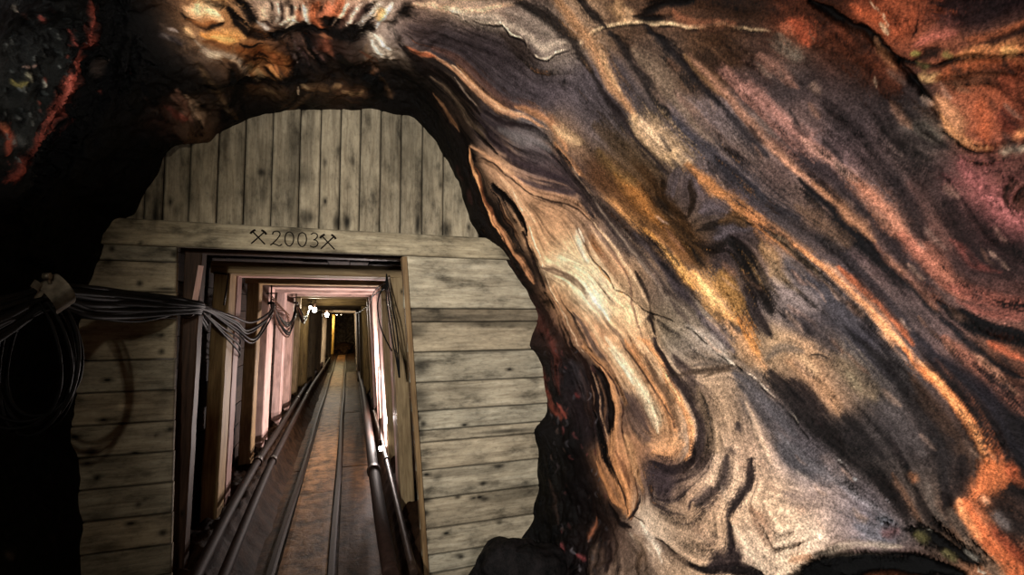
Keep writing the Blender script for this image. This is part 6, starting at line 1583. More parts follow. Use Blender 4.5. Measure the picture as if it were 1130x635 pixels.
def timber(bm, a, b, w, d, tone, side=(1,0,0), rnd=0):
    """squared timber from a to b; w across 'side', d deep along the third axis"""
    uvl = uvlayer(bm); tl = bm.verts.layers.float_color.get('tone') or bm.verts.layers.float_color.new('tone')
    a, b = Vector(a), Vector(b); ax = (b-a); L = ax.length; ax.normalize()
    s = Vector(side); s = (s-ax*s.dot(ax)).normalized(); t = ax.cross(s)
    uo = (random.uniform(0, 60), random.uniform(0, 60)); c = min(w, d)*.07
    prof = [(-w/2+c,-d/2),(w/2-c,-d/2),(w/2,-d/2+c),(w/2,d/2-c),(w/2-c,d/2),(-w/2+c,d/2),(-w/2,d/2-c),(-w/2,-d/2+c)]
    n = max(2, int(L/.12)); rings = []
    for i in range(n+1):
        r = []
        for (x, y) in prof:
            j = .0015*random.uniform(-1, 1)
            vt = bm.verts.new(a+ax*(L*i/n)+s*(x+j)+t*(y+j)); vt[tl] = (*tone, 1); r.append(vt)
        rings.append(r)
    cum = [0]
    for k in range(8):
        p, q = prof[k], prof[(k+1)%8]; cum.append(cum[-1]+math.hypot(q[0]-p[0], q[1]-p[1]))
    for i in range(n):
        for k in range(8):
            f = bm.faces.new([rings[i][k], rings[i][(k+1)%8], rings[i+1][(k+1)%8], rings[i+1][k]])
            for lp, q in zip(f.loops, [(i/n*L, cum[k]), (i/n*L, cum[k+1]), ((i+1)/n*L, cum[k+1]), ((i+1)/n*L, cum[k])]): lp[uvl].uv = (q[0]+uo[0], q[1]+uo[1])
    for r, fl in ((rings[0], True), (rings[-1], False)):
        f = bm.faces.new(r[::-1] if fl else r)
        for lp, p in zip(f.loops, (prof[::-1] if fl else prof)): lp[uvl].uv = (p[0]+uo[0], p[1]+uo[1])
def log(bm, a, b, r0, r1, tone, seg=14, bump=.008):
    uvl = uvlayer(bm); tl = bm.verts.layers.float_color.get('tone') or bm.verts.layers.float_color.new('tone')
    a, b = Vector(a), Vector(b); ax = (b-a); L = ax.length; ax.normalize()
    s = ax.orthogonal().normalized(); t = ax.cross(s); n = max(3, int(L/.12)); uo = random.uniform(0, 60); rings = []
    for i in range(n+1):
        f = i/n; r = r0+(r1-r0)*f; ring = []
        for k in range(seg):
            an = 2*math.pi*k/seg; rr = r+bump*math.sin(k*2.3+f*5+uo)
            vt = bm.verts.new(a+ax*(L*f)+s*math.cos(an)*rr+t*math.sin(an)*rr); vt[tl] = (*tone, 1); ring.append(vt)
        rings.append(ring)
    for i in range(n):
        for k in range(seg):
            f = bm.faces.new([rings[i][k], rings[i][(k+1)%seg], rings[i+1][(k+1)%seg], rings[i+1][k]]); f.smooth = True
            for lp, q in zip(f.loops, [(i, k), (i, k+1), (i+1, k+1), (i+1, k)]): lp[uvl].uv = (q[0]*L/n+uo, q[1]*2*math.pi*r0/seg+uo)
    for r, fl in ((rings[0], True), (rings[-1], False)):
        f = bm.faces.new(r[::-1] if fl else r)
        for lp in f.loops: lp[uvl].uv = (uo, uo)
def crom(pts, n=8, closed=False):
    pts = [Vector(p) for p in pts]; out = []
    m = len(pts)
    for k in range(m if closed else m-1):
        if closed: a, b, c, d = pts[(k-1)%m], pts[k], pts[(k+1)%m], pts[(k+2)%m]
        else: b, c = pts[k], pts[k+1]; a = pts[k-1] if k else b*2-c; d = pts[k+2] if k+2 < m else c*2-b
        for i in range(n):
            t = i/n; out.append(.5*((2*b)+(-a+c)*t+(2*a-5*b+4*c-d)*t*t+(-a+3*b-3*c+d)*t**3))
    if not closed: out.append(pts[-1])
    return out
def tube(bm, pts, r, seg=8, closed=False, flat=1.0):
    n = len(pts); rings = []
    up = Vector((.13, .21, .97))
    for i, p in enumerate(pts):
        if closed: d = pts[(i+1)%n]-pts[i-1]
        else: d = pts[min(i+1, n-1)]-pts[max(i-1, 0)]
        d = d.normalized() if d.length > 1e-9 else Vector((0,0,1))
        s = up-d*up.dot(d)
        if s.length < 1e-3: s = d.orthogonal()
        s.normalize(); up = s; t = d.cross(s)
        rings.append([bm.verts.new(p+s*math.cos(2*math.pi*k/seg)*r+t*math.sin(2*math.pi*k/seg)*r*flat) for k in range(seg)])
    for i in range(n if closed else n-1):
        A, B = rings[i], rings[(i+1)%n]
        for k in range(seg):
            f = bm.faces.new([A[k], A[(k+1)%seg], B[(k+1)%seg], B[k]]); f.smooth = True
    if not closed: bm.faces.new(rings[0][::-1]); bm.faces.new(rings[-1])
def boxm(bm, c, s, rot=None, bev=.1):
    r = bmesh.ops.create_cube(bm, size=1); m = Matrix.Translation(c) @ (rot.to_4x4() if rot else Matrix()) @ Matrix.Diagonal((*s, 1))
    bmesh.ops.transform(bm, matrix=m, verts=r['verts'])
    e = list({e for v in r['verts'] for e in v.link_edges})
    bmesh.ops.bevel(bm, geom=e, offset=min(s)*bev, segments=2, affect='EDGES')
def ball(bm, c, r, sc=(1,1,1)):
    q = bmesh.ops.create_uvsphere(bm, u_segments=16, v_segments=10, radius=r)
    for v in q['verts']: v.co = Vector((v.co.x*sc[0], v.co.y*sc[1], v.co.z*sc[2]))+Vector(c)
    for v in q['verts']:
        for f in v.link_faces: f.smooth = True
def RT(k=.12, lo=None):
    t = 1+random.uniform(-k, k); h = random.uniform(-.04, .04)
    return (t*(1+h), t, t*(1-h))

# damp stains, knots and nail marks on the boards: x, z, half width, half height, strength (minus = bleached)
STAINS = np.array([(-0.988,2.247,0.0122,0.0781,0.9),(-0.893,2.269,0.0167,0.0297,0.6),(-1.076,2.226,0.0199,0.029,0.6),(-0.491,2.518,0.0186,0.021,0.85),(-0.478,2.388,0.0139,0.0627,0.5),(-0.32,2.67,0.0291,0.1076,0.5),(-0.247,2.272,0.0392,0.0428,0.75),(-0.323,2.401,0.0193,0.133,0.5),(-0.077,2.251,0.0203,0.0436,0.85),(-0.021,2.255,0.0154,0.0384,0.95),(0.4,2.275,0.0141,0.069,0.95),(0.578,2.251,0.0294,0.0469,0.7),(-0.599,2.611,0.0227,0.0935,0.35),(-0.668,2.656,0.0178,0.0775,0.4),(-0.832,2.333,0.0255,0.0999,0.3),(-0.247,2.705,0.0346,0.1629,0.45),(-0.291,2.511,0.0685,0.043,0.4),(0.447,2.611,0.0346,0.1752,0.35),(0.305,2.654,0.0674,0.2875,0.3),(0.374,1.605,0.0782,0.0447,0.7),(0.421,1.38,0.0561,0.0502,0.75),(0.406,1.198,0.0613,0.0553,0.7),(0.419,1.064,0.0166,0.0165,0.9),(0.447,1.029,0.0167,0.0166,0.9),(0.436,0.975,0.0167,0.022,0.8),(0.871,1.464,0.1561,0.0094,0.6),(0.932,1.64,0.3897,0.0178,0.6),(0.996,0.943,0.178,0.0117,0.8),(0.444,0.772,0.0333,0.0273,0.7),(0.468,0.568,0.0278,0.0163,0.85),(0.464,0.487,0.0222,0.0217,0.9),(0.831,0.625,0.018,0.0113,0.9),(0.667,0.56,0.0174,0.0111,0.9),(0.843,0.527,0.0301,0.0141,0.8),(1.058,0.536,0.1595,0.052,0.45),(0.692,0.192,0.0174,0.011,0.95),(0.54,0.696,0.0226,0.0165,0.6),(0.941,0.367,0.0184,0.0114,0.8),(0.471,0.324,0.0221,0.0215,0.8),(0.629,1.688,0.4293,0.0115,0.4),(0.691,1.228,0.1801,0.0342,0.35),(0.435,1.13,0.0672,0.0774,0.4),(0.813,0.706,0.2455,0.0227,0.35),(0.529,0.084,0.1699,0.0537,0.4),(-1.171,2.044,0.0116,0.0142,0.9),(-1.038,2.079,0.012,0.0096,0.9),(-0.897,2.026,0.0125,0.0147,0.9),(-1.184,1.981,0.0116,0.0141,0.8),(-1.046,1.867,0.0119,0.0143,0.95),(-0.928,1.84,0.0453,0.0078,0.95),(-0.939,1.594,0.0122,0.0096,0.9),(-0.936,1.508,0.0122,0.0143,0.9),(-0.916,1.284,0.0244,0.0379,0.35),(-0.881,1.098,0.0122,0.0118,0.95),(-1.188,0.878,0.0112,0.0112,0.95),(-1.007,0.726,0.0117,0.0114,0.8),(-0.894,0.569,0.0161,0.0138,0.9),(-1.143,0.963,0.0844,0.0363,0.4),(-1.146,0.685,0.0531,0.0224,0.5),(-1.144,0.525,0.0605,0.0178,0.6),(-0.971,0.507,0.0554,0.0091,0.7),(-1.212,1.01,0.0187,0.009,0.9),(-1.15,2.116,0.0986,0.0143,0.4),(-1.098,1.785,0.1599,0.0236,0.3),(-0.945,1.07,0.008,0.0094,0.7),(1.234,1.303,0.0198,0.1028,-0.45),(0.285,2.497,0.0668,0.0229,-0.35),(-1.088,1.238,0.0233,0.0231,-0.5),(-0.956,2.269,0.0165,0.0147,-0.4),(-1.214,0.872,0.2297,0.009,0.2)])
def stain(x, z):
    d = ((x-STAINS[:,0])/STAINS[:,2])**2+((z-STAINS[:,1])/STAINS[:,3])**2
    return float(np.prod(1-STAINS[:,4]*np.exp(-np.minimum(d, 30)**1.3*.55)))
ON_WALL = [False]
# ---------------- the board wall across the gallery mouth ----------------
bm = bmesh.new(); ON_WALL[0] = True
Z_LEFT = [2.075,1.985,1.822,1.684,1.467,1.305,1.141,.983,.822,.665,.505,.351,.19,.03,-.05]
Z_RIGHT = [2.075,1.742,1.658,1.470,1.282,1.106,.986,.914,.745,.569,.389,.232,.12,-.05]
def seams(zs, x0, x1, right):
    for a, b in zip(zs[:-1], zs[1:]):
        t = RT(.14); sk = random.uniform(-.004, .004)
        if right and abs(a-1.742) < .001: t = (.55, .52, .50)
        xa = x0
        if right: xm = .306+(2.05-(a+b)/2)*.082; xa = xm
        xb = x1
        if not right: xb = -.886+(2.05-(a+b)/2)*.020
        grid_board(bm, (xa, WALL_Y+random.uniform(-.004, .004), b+.0015), (1,0,0), (0,0,1), (0,-1,0), xb-xa, a-b-.004, .028, t, .010, .008)
seams(Z_LEFT, -1.42, -.886, False)
seams(Z_RIGHT, .31, 1.42, True)
XV = [-1.15,-1.04,-.958,-.838,-.705,-.575,-.435,-.290,-.178,-.066,.048,.168,.292,.425,.56,.80]
TV = [.70,.62,.80,.84,.86,.74,.82,1.10,1.0,1.08,.86,.80,.82,.86,.9]
for k in range(len(XV)-1):
    t = TV[k]; t = (t, t*.98, t*.95)
    grid_board(bm, (XV[k]+.0015, WALL_Y+random.uniform(-.005, .006), 2.20), (0,0,1), (1,0,0), (0,-1,0), .80+random.uniform(-.0, .02), XV[k+1]-XV[k]-.004, .028, t, .010, .008)
for f in bm.faces: pass
me = mesh_of(bm)
wb = put('wall_back', me, W_BOARD); tag(wb, 'weathered grey board wall closing the cave around the gallery mouth', kind='structure')

bm = bmesh.new()
grid_board(bm, (-1.36, WALL_Y-.028, 2.066), (1,0,0), (0,0,1), (0,-1,0), 2.5, .139, .030, (1.02,1.0,.94), .02, .01)
beam = put('lintel_board', mesh_of(bm), W_BOARD, wb)
ON_WALL[0] = False
# burnt year and miners' emblems on the lintel
bm = bmesh.new(); timber(bm, (.490, WALL_Y+.03, -.05), (.318, WALL_Y+.03, 2.062), .030, .085, (.55,.50,.45)); put('jamb_board', mesh_of(bm), W_POST, wb)
FY = WALL_Y-.0285
def ink(name, strokes, r):
    bm = bmesh.new()
    for s in strokes:
        tube(bm, crom([(x, FY-.0005, z) for x, z in s], 6), r, 6)
    return put(name, mesh_of(bm), M_INK, beam)
def glyph(cx, cz, h, sets): return [[(cx+x*h, cz+z*h) for x, z in s] for s in sets]
DG = {'2': [[(-.26,.25),(-.20,.42),(-.02,.50),(.17,.42),(.20,.24),(.08,.02),(-.14,-.26),(-.33,-.46),(-.36,-.50)],[(-.36,-.47),(-.2,-.38),(.0,-.44),(.18,-.50),(.36,-.38)]],
      '0': [[(0,.5),(-.19,.38),(-.27,.08),(-.24,-.25),(-.08,-.47),(.1,-.46),(.24,-.22),(.27,.1),(.18,.38),(0,.5)]],
      '3': [[(-.22,.38),(-.04,.5),(.18,.42),(.20,.22),(.06,.06),(-.04,.02)],[(-.04,.02),(.14,-.02),(.26,-.20),(.16,-.42),(-.04,-.5),(-.25,-.42)]]}
for ch, cx in (('2',-0.397),('0',-0.331),('0',-0.263),('3',-0.200)):
    ink('year_digit', glyph(cx, 2.136, .083, DG[ch]), .0034)
def emblem(cx, cz, h):
    bm = bmesh.new()
    for sx in (1, -1):
        a = Vector((cx-sx*.42*h, FY-.001, cz-.46*h)); b = Vector((cx+sx*.34*h, FY-.001, cz+.36*h))
        tube(bm, [a, a.lerp(b, .5), b], .0040, 6)
        d = (b-a).normalized(); p = Vector((-d.z, 0, d.x))
        hd = [b-p*.017, b-p*.006+d*.003, b+p*.006+d*.003, b+p*.017]
        tube(bm, hd, .0066 if sx > 0 else .006, 6)
    return put('hammer_and_pick_emblem', mesh_of(bm), M_INK, beam)
emblem(-0.490, 2.137, .082); emblem(-0.125, 2.128, .090)

# ---------------- gallery: support frames ----------------
FLX, FRX = -.885, .395
def frame(yf, dep, mat, label, name='timber_frame', toneL=None, post_w=.10, zb=.22, ztop=2.075, hh=.085, batter=.11, cx=0, xr=None, group='timber frames of the gallery'):
    t = thing(name, label, 'mine support', (cx-.245, yf, 0), group)
    zt = ztop-hh; FR = xr or FRX
    bm = bmesh.new(); timber(bm, (FLX+post_w/2+cx-.035, yf+dep/2, zb), (FLX+post_w/2+cx, yf+dep/2, zt), post_w, dep, toneL or RT(.1)); put('post', mesh_of(bm), mat, t)
    bm = bmesh.new(); timber(bm, (FR-post_w/2+batter+cx, yf+dep/2, zb), (FR-post_w/2+cx, yf+dep/2, zt), post_w, dep, RT(.1)); put('post', mesh_of(bm), mat, t)
    bm = bmesh.new(); timber(bm, (FLX-.02+cx, yf+dep/2, zt+hh/2), (FR+.03+cx, yf+dep/2, zt+hh/2), dep, hh, RT(.08), side=(0,1,0)); put('header_beam', mesh_of(bm), mat, t)
    return t
frame(3.13, .10, W_DARK, 'dark brown timber frame directly behind the board wall', post_w=.085, ztop=2.14, xr=.47)
frame(3.75, .20, W_POST, 'yellowish timber frame, first bright one inside the opening', post_w=.10)
frame(3.98, .17, W_PINK, 'reddish timber frame set tight behind the first yellowish one', toneL=(.55,.5,.5))
frame(4.90, .18, W_POST, 'narrow yellowish timber frame just in front of the hidden low lamp', toneL=(.8,.75,.7))
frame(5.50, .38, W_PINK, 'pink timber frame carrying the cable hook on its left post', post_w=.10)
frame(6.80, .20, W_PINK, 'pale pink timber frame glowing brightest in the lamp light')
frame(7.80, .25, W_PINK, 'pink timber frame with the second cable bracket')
frame(8.80, .25, W_POST, 'last squared timber frame, yellowish, before the round logs')
def log_frame(y, lab, x0, x1, ztop, r, tone, mat=None):
    t = thing('log_frame', lab, 'mine support', ((x0+x1)/2, y, 0), 'round log frames deep in the gallery')
    for xa, xb in ((x0-.05, x0), (x1+.10, x1)):
        bm = bmesh.new(); log(bm, (xa, y, .05), (xb, y, ztop-r), r*1.05, r*.9, tone); put('post', mesh_of(bm), mat or W_LOG, t)
    bm = bmesh.new(); log(bm, (x0-.1, y, ztop), (x1+.1, y, ztop), r*.95, r, tone); put('header_beam', mesh_of(bm), mat or W_LOG, t)
log_frame(9.9, 'round log frame behind the last squared frame, left log yellow', -.80, .32, 1.98, .10, (1.0,.85,.55))
log_frame(11.0, 'dark round log frame between the two bright hanging bulbs', -.74, .30, 1.97, .12, (.5,.45,.4))
log_frame(12.6, 'dark round log frame just before the second hanging bulb', -.72, .26, 1.93, .12, (.5,.45,.4))
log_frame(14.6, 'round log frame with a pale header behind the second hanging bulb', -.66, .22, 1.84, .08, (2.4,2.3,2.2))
log_frame(17.5, 'dark round log frame in the far dim stretch of the gallery', -.62, .24, 1.82, .10, (.6,.5,.4))
log_frame(20.5, 'yellow lit round log frame beside the pair of far bulbs', -.60, .26, 1.85, .08, (2.4,1.9,.8))  # yellow glow of the far bulbs is put into the log tone

# lagging: rough boards behind the frames, as structure
def lag(name, label, quads):
    bm = bmesh.new()
    for o, u, v, n, L, Wd in quads: grid_board(bm, o, u, v, n, L, Wd, .03, RT(.35), .4, .2, .006)
    o = put(name, mesh_of(bm), W_LAG); tag(o, label, kind='structure')
q = []
z = 0.0
while z < 2.1:
    w = random.uniform(.14, .2)
    y = 3.06
    while y < 10:
        L = 2.4; q.append(((-.965+random.uniform(-.008,.008), y, z), (0,1,0), (0,0,1), (1,0,0), L-.01, w-.006)); y += L
    z += w
lag('wall_gallery_left', 'dark lagging boards behind the left posts of the gallery', q)
q = []
z = 0.0
while z < 2.1:
    w = random.uniform(.14, .2); y = 3.06
    while y < 10:
        L = 2.4; xx = .58-.10*z/2.1+random.uniform(-.008,.008); q.append(((xx, y+L, z), (0,-1,0), (0,0,1), (-1,0,0), L-.01, w-.006)); y += L
    z += w
lag('wall_gallery_right', 'dark lagging boards behind the right posts of the gallery', q)
q = []
x = -1.02
while x < .62:
    w = random.uniform(.14, .2); y = 3.06
    while y < 10: q.append(((x, y, 2.12+random.uniform(-.006,.006)), (0,1,0), (1,0,0), (0,0,-1), 2.39, w-.006)); y += 2.4
    x += w
lag('ceiling_gallery', 'dark lagging boards above the headers of the gallery', q)
# bare rock of the deep stretch
def rock_tube(name, y0, y1, xa, xb, zt, col, lab):
    nseg = 90; nr = 26
    ys = np.linspace(y0, y1, nseg); t = np.linspace(0, 1, nr)
    # arch from left floor over the top to right floor
    pts = []
    for tt in t:
        if tt < .36: pts.append((xa, zt*.92*tt/.36))
        elif tt > .64: pts.append((xb, zt*.92*(1-tt)/.36))
        else:
            s = (tt-.36)/.28; pts.append((xa+(xb-xa)*s, zt*.92+.10*math.sin(math.pi*s)))
    A = np.array([[(p[0], y, p[1]) for p in pts] for y in ys])
    c = np.array([(xa+xb)/2, 0, 1.0]); dr = A-c; dr[...,1] = 0; dr /= np.linalg.norm(dr, axis=2, keepdims=True)
    A = A+dr*(.05*fbm(A, 1.7, 4))[...,None]
    bm = bmesh.new(); V = [[bm.verts.new(A[i,j]) for j in range(nr)] for i in range(nseg)]
    for i in range(nseg-1):
        for j in range(nr-1):
            f = bm.faces.new([V[i][j], V[i][j+1], V[i+1][j+1], V[i+1][j]]); f.smooth = True
    o = put(name, mesh_of(bm), col); tag(o, lab, kind='structure')
M_ROCKG = mat_dark_rock('gallery_rock', (.05,.036,.026), (.26,.20,.15), 6.0, .6)
rock_tube('wall_gallery_deep', 9.9, 27, -.92, .50, 2.15, M_ROCKG, 'bare rough rock of the deep gallery')
bm = bmesh.new()
g = [[bm.verts.new((-1.2+2.0*i/24, 26.4+.5*float(vnoise(np.array([i*.5]), np.array([j*.5]), np.array([2.]))[0]), 2.4*j/24)) for j in range(25)] for i in range(25)]
for i in range(24):
    for j in range(24): bm.faces.new([g[i][j], g[i+1][j], g[i+1][j+1], g[i][j+1]]).smooth = True
o = put('wall_gallery_end', mesh_of(bm), M_ROCKG); tag(o, 'rock face closing the far end of the gallery', kind='structure')

# ---------------- floors ----------------
def height_sheet(name, x0, x1, y0, y1, nx, ny, fn, mat, label, kind='structure'):
    bm = bmesh.new()
    X, Y = np.meshgrid(np.linspace(x0, x1, nx), np.linspace(y0, y1, ny), indexing='ij'); Z = fn(X, Y)
    V = [[bm.verts.new((X[i,j], Y[i,j], Z[i,j])) for j in range(ny)] for i in range(nx)]
    for i in range(nx-1):
        for j in range(ny-1):
            f = bm.faces.new([V[i][j], V[i+1][j], V[i+1][j+1], V[i][j+1]]); f.smooth = True
    o = put(name, mesh_of(bm), mat); tag(o, label, kind=kind); return o
def fz(X, Y):
    P3 = np.stack([X, Y, 0*X], -1)
    inn = sstep(3.0, 3.12, Y); bank_l = (1-sstep(-.80, -.50, X))*.30*inn; bank_r = sstep(.26, .46, X)*.26*inn
    n = .010*fbm(P3, 4.0, 4)+.05*fbm(P3, 5.0, 4, .55, True)*np.clip((bank_l+bank_r)/.3, 0, 1)
    return n+bank_l+bank_r
height_sheet('floor_gallery', -1.0, .62, 2.9, 27, 110, 700, fz, M_MUD, 'muddy brown gallery floor with dark banks along both walls')
def cz(X, Y):
    P3 = np.stack([X, Y, 0*X], -1); return -.02+.07*fbm(P3, 2.5, 5, .55, True)*sstep(.3, .8, np.abs(X+.25))
height_sheet('floor', -2.6, 3.4, -1.0, 3.0, 150, 110, cz, M_COAL, 'dark rock floor of the chamber')
# walking board between the rails, laid in lengths
y = 2.6; k = 0
LB = ['first wet track board between the rails, nearest the camera','second wet track board between the rails','third track board between the rails, with a pale wet glint','fourth track board between the rails','fifth track board between the rails']
while y < 21:
    L = 2.35; bm = bmesh.new()
    grid_board(bm, (-.405, y, .028+random.uniform(0, .004)), (0,1,0), (1,0,0), (0,0,1), L-.004, .30, .03, RT(.16), .08, .03, .006)
    o = put('track_board', mesh_of(bm), W_TRACK)
    tag(o, LB[k] if k < 5 else 'sandy track board between the rails, deep in the gallery', 'board', 'boards between the rails'); y += L; k += 1
def rail(x, lab):
    bm = bmesh.new(); h = .055
    prof = [(-.024,0),(.024,0),(.024,.006),(.005,.012),(.005,.040),(.014,.045),(.014,.055),(-.014,.055),(-.014,.045),(-.005,.040),(-.005,.012),(-.024,.006)]
    ys = np.linspace(2.4, 24, 90); R = []
    for y in ys:
        dx = .006*math.sin(y*1.3); R.append([bm.verts.new((x+dx+a, y, b+.006)) for a, b in prof])
    for i in range(len(R)-1):
        for k in range(12): bm.faces.new([R[i][k], R[i][(k+1)%12], R[i+1][(k+1)%12], R[i+1][k]])
    bm.faces.new(R[0]); bm.faces.new(R[-1][::-1])
    o = put('mine_rail', mesh_of(bm), M_RAIL); tag(o, lab, 'rail', 'rails of the mine track')
rail(-.445, 'left rusty rail of the mine track'); rail(-.075, 'right rusty rail of the mine track')
# side planks outside the rails
for x, w, n in ((-.60, .13, 'left'), (-.035, .27, 'right')):
    y = 2.6; k = 0
    while y < 15:
        bm = bmesh.new(); L = 3.1
        grid_board(bm, (x, y, .020+random.uniform(0, .005)), (0,1,0), (1,0,0), (0,0,1), L-.02, w, .03, tuple(q*.55 for q in RT(.15)), .1, .04, .008)
        o = put('floor_plank', mesh_of(bm), W_SIDE)
        tag(o, f'dark brown floor plank {n} of the mine track, '+['nearest the camera','second length inward','third length inward','fourth length inward, deep in the gallery','fifth length inward'][min(k,4)], 'board', f'floor planks {n} of the track'); y += L; k += 1

# ---------------- pipes along the gallery ----------------
def pipe(pts, r, lab, mat=M_PIPE, joints=()):
    t = thing('mine_pipe', lab, 'pipe', pts[0], 'pipes along the gallery')
    bm = bmesh.new(); P = crom(pts, 10); tube(bm, P, r, 14); put('pipe_run', mesh_of(bm), mat, t)
    for f in joints:
        k = int(f*(len(P)-2)); d = (P[k+1]-P[k]).normalized(); bm = bmesh.new()
        tube(bm, [P[k]-d*.03, P[k]-d*.028, P[k]+d*.028, P[k]+d*.03], r*1.3, 14); put('pipe_coupling', mesh_of(bm), M_IRON, t)
pipe([(-.70,2.7,.38),(-.71,3.6,.43),(-.71,4.6,.46),(-.70,5.6,.46),(-.71,7.5,.44),(-.73,10,.40),(-.70,13,.36),(-.66,17,.34)], .030, 'upper brown pipe on the left side of the track', joints=(.30,.62))
pipe([(-.60,2.7,.30),(-.61,3.6,.36),(-.62,4.6,.40),(-.62,5.6,.41),(-.63,7.5,.39),(-.65,10,.34),(-.62,13,.30),(-.58,17,.28)], .030, 'lower brown pipe on the left side of the track', joints=(.33,.66))
pipe([(.23,2.6,.36),(.215,3.2,.42),(.215,4.2,.44),(.23,5.4,.43),(.26,7.2,.36),(.28,9.5,.30),(.27,13,.26),(.26,17,.24)], .042, 'wide brown pipe on the right side of the track', joints=(.28,))
pipe([(.36,2.7,.30),(.35,3.6,.36),(.345,4.6,.40),(.35,5.3,.40),(.36,7,.36)], .022, 'thin black pipe beside the wide right-hand pipe', M_IRON, (.5,))

# ---------------- cables ----------------
rs = random.Random(12)
def cable(name, pts, r, lab, group, mat=M_CABLE, n=10, cat='cable'):
    bm = bmesh.new(); tube(bm, crom(pts, n), r, 8); o = put(name, mesh_of(bm), mat); tag(o, lab, cat, group); return o
def J(a): return rs.uniform(-a, a)
BUNDLE = [(-1.196, 2.05, 1.629), (-1.154, 2.18, 1.694), (-1.078, 2.3, 1.77), (-1.026, 2.46, 1.753), (-0.952, 2.7, 1.751), (-0.848, 2.92, 1.747), (-0.792, 3.085, 1.74)]
SPREAD = (.20, .13, .075, .12, .115, .07, .045)
for k in range(15):
    u = k/14; sp = u-.5; go = k % 3 == 0
    pts = [(p[0]+J(.010), p[1]+J(.022)*(0 if i == 6 else 1), p[2]-sp*w+J(.008)) for i, (p, w) in enumerate(zip(BUNDLE, SPREAD))]
    if go:
        sag = .02+.17*u+J(.02)
        pts += [(-.80+J(.01), 3.35, 1.72-sp*.03), (-.74+J(.02), 3.75, 1.70-sag*.6), (-.70+J(.03), 4.15+J(.1), 1.66-sag), (-.70+J(.02), 4.9, 1.73-sag*.5), (-.735+J(.01), 5.42, 1.80-sp*.03)]
        cable('mine_cable', pts, rs.uniform(.007, .010), 'black cable of the thick bundle, sagging on past the opening to the first hook', 'bundle cables that run on to the hook')
    else:
        pts += [(-.825+J(.01), 3.22, 1.72-sp*.06), (-.86+J(.01), 3.5, 1.66-sp*.1)]
        cable('mine_cable', pts, rs.uniform(.010, .0155), 'black cable of the thick bundle between the steel clamp and the opening', 'bundle cables in front of the boards')
for k in range(3):
    cable('crossing_cable', [(-.80, 3.14, 1.73), (-.79+.01*k, 3.6, 1.62-.03*k), (-.76, 4.0, 1.52-.05*k), (-.84, 4.35, 1.43-.04*k)][:4 if k != 1 else 4], .006, 'thin cable end dropping from the bundle across the yellowish post', 'cable ends dropping behind the opening')
cl = 'thin dark cable drooping in loops between the brackets on the lit pink posts'
for k in range(9):
    s = rs.uniform(.06, .30)
    pts = [(-.735+J(.01), 5.42, 1.79+J(.02)), (-.72+J(.02), 5.8, 1.74-s*.6), (-.70+J(.02), 6.4, 1.70-s+J(.02)), (-.71+J(.02), 7.1, 1.74-s*.5), (-.74, 7.72, 1.86+J(.03)),
           (-.70+J(.02), 8.0, 1.78-s*.4), (-.70+J(.02), 8.6, 1.74-s*.7), (-.68, 9.3, 1.80+J(.03)), (-.66+J(.01), 9.6, 1.90)]
    cable('looped_cable', pts, rs.uniform(.006, .010), cl, 'looped cables on the lit posts', M_CABLE if k % 3 else M_CABLE_R)
for k in range(5):
    zz = 1.80-.035*k
    cable('rusty_cable', [(-.75, 5.36+.1*k, zz+.10), (-.72, 5.9+.1*k, zz-.01+.02*k), (-.70, 6.5, zz-.10)], .006, 'short rusty cable end slanting down past the hook on the pink post', 'slanting rusty cable ends', M_CABLE_R, cat='cable')
# loops of spare cable hanging from the clamp
ring_lab = 'slack loop of black cable hanging on the dark left wall below the clamp'
for k, (cx, cz_, rx, rz, yy, r) in enumerate([(-1.121, 1.507, 0.126, 0.247, 2.32, 0.0065), (-1.122, 1.495, 0.11, 0.264, 2.3, 0.005), (-1.115, 1.526, 0.113, 0.229, 2.34, 0.006), (-1.129, 1.521, 0.125, 0.235, 2.28, 0.005), (-1.14, 1.508, 0.132, 0.242, 2.24, 0.005), (-1.134, 1.479, 0.119, 0.244, 2.36, 0.0055)]):
    pts = [Vector((cx+rx*math.cos(a)*(1-.15*math.sin(a)), yy+.02*math.sin(2*a+k), cz_+rz*math.sin(a)+.02)) for a in np.linspace(0, 2*math.pi, 14, endpoint=False)]
    bm = bmesh.new(); tube(bm, crom(pts, 6, True), r, 8, True); o = put('cable_loop', mesh_of(bm), M_CABLE); tag(o, ring_lab, 'cable', 'slack cable loops on the left')
cable('low_cable', [(-1.065, 2.35, 1.711), (-1.008, 2.5, 1.685), (-0.949, 2.7, 1.67), (-0.888, 2.85, 1.691), (-0.838, 3.02, 1.729)], .006, 'thin black cable sagging below the bundle in front of the boards', None)
# clamp strap at the bundle
t = thing('cable_clamp', 'bent grey steel clamp with a screw holding the cable bundle on the left', 'clamp', (-1.046, 2.24, 1.802))
def strip(name, P, wv, th, par):
    bm = bmesh.new(); rows = [[bm.verts.new(p+wv*q) for q in (-1, -.5, 0, .5, 1)] for p in P]
    for i in range(len(rows)-1):
        for j in range(4): bm.faces.new([rows[i][j], rows[i][j+1], rows[i+1][j+1], rows[i+1][j]])
    bmesh.ops.solidify(bm, geom=bm.faces[:], thickness=th); return put(name, mesh_of(bm), M_STEEL, par)
strip('strap', crom([(-1.066, 2.19, 1.818), (-1.05, 2.2, 1.826), (-1.027, 2.21, 1.8), (-1.009, 2.22, 1.767), (-1.008, 2.24, 1.741), (-1.028, 2.28, 1.724)], 5), Vector((.026, .006, .026)), .004, t)
strip('strap_end', crom([(-1.082, 2.18, 1.817), (-1.065, 2.19, 1.799), (-1.074, 2.19, 1.775), (-1.058, 2.2, 1.779)], 5), Vector((.004, .004, .013)), .004, t)
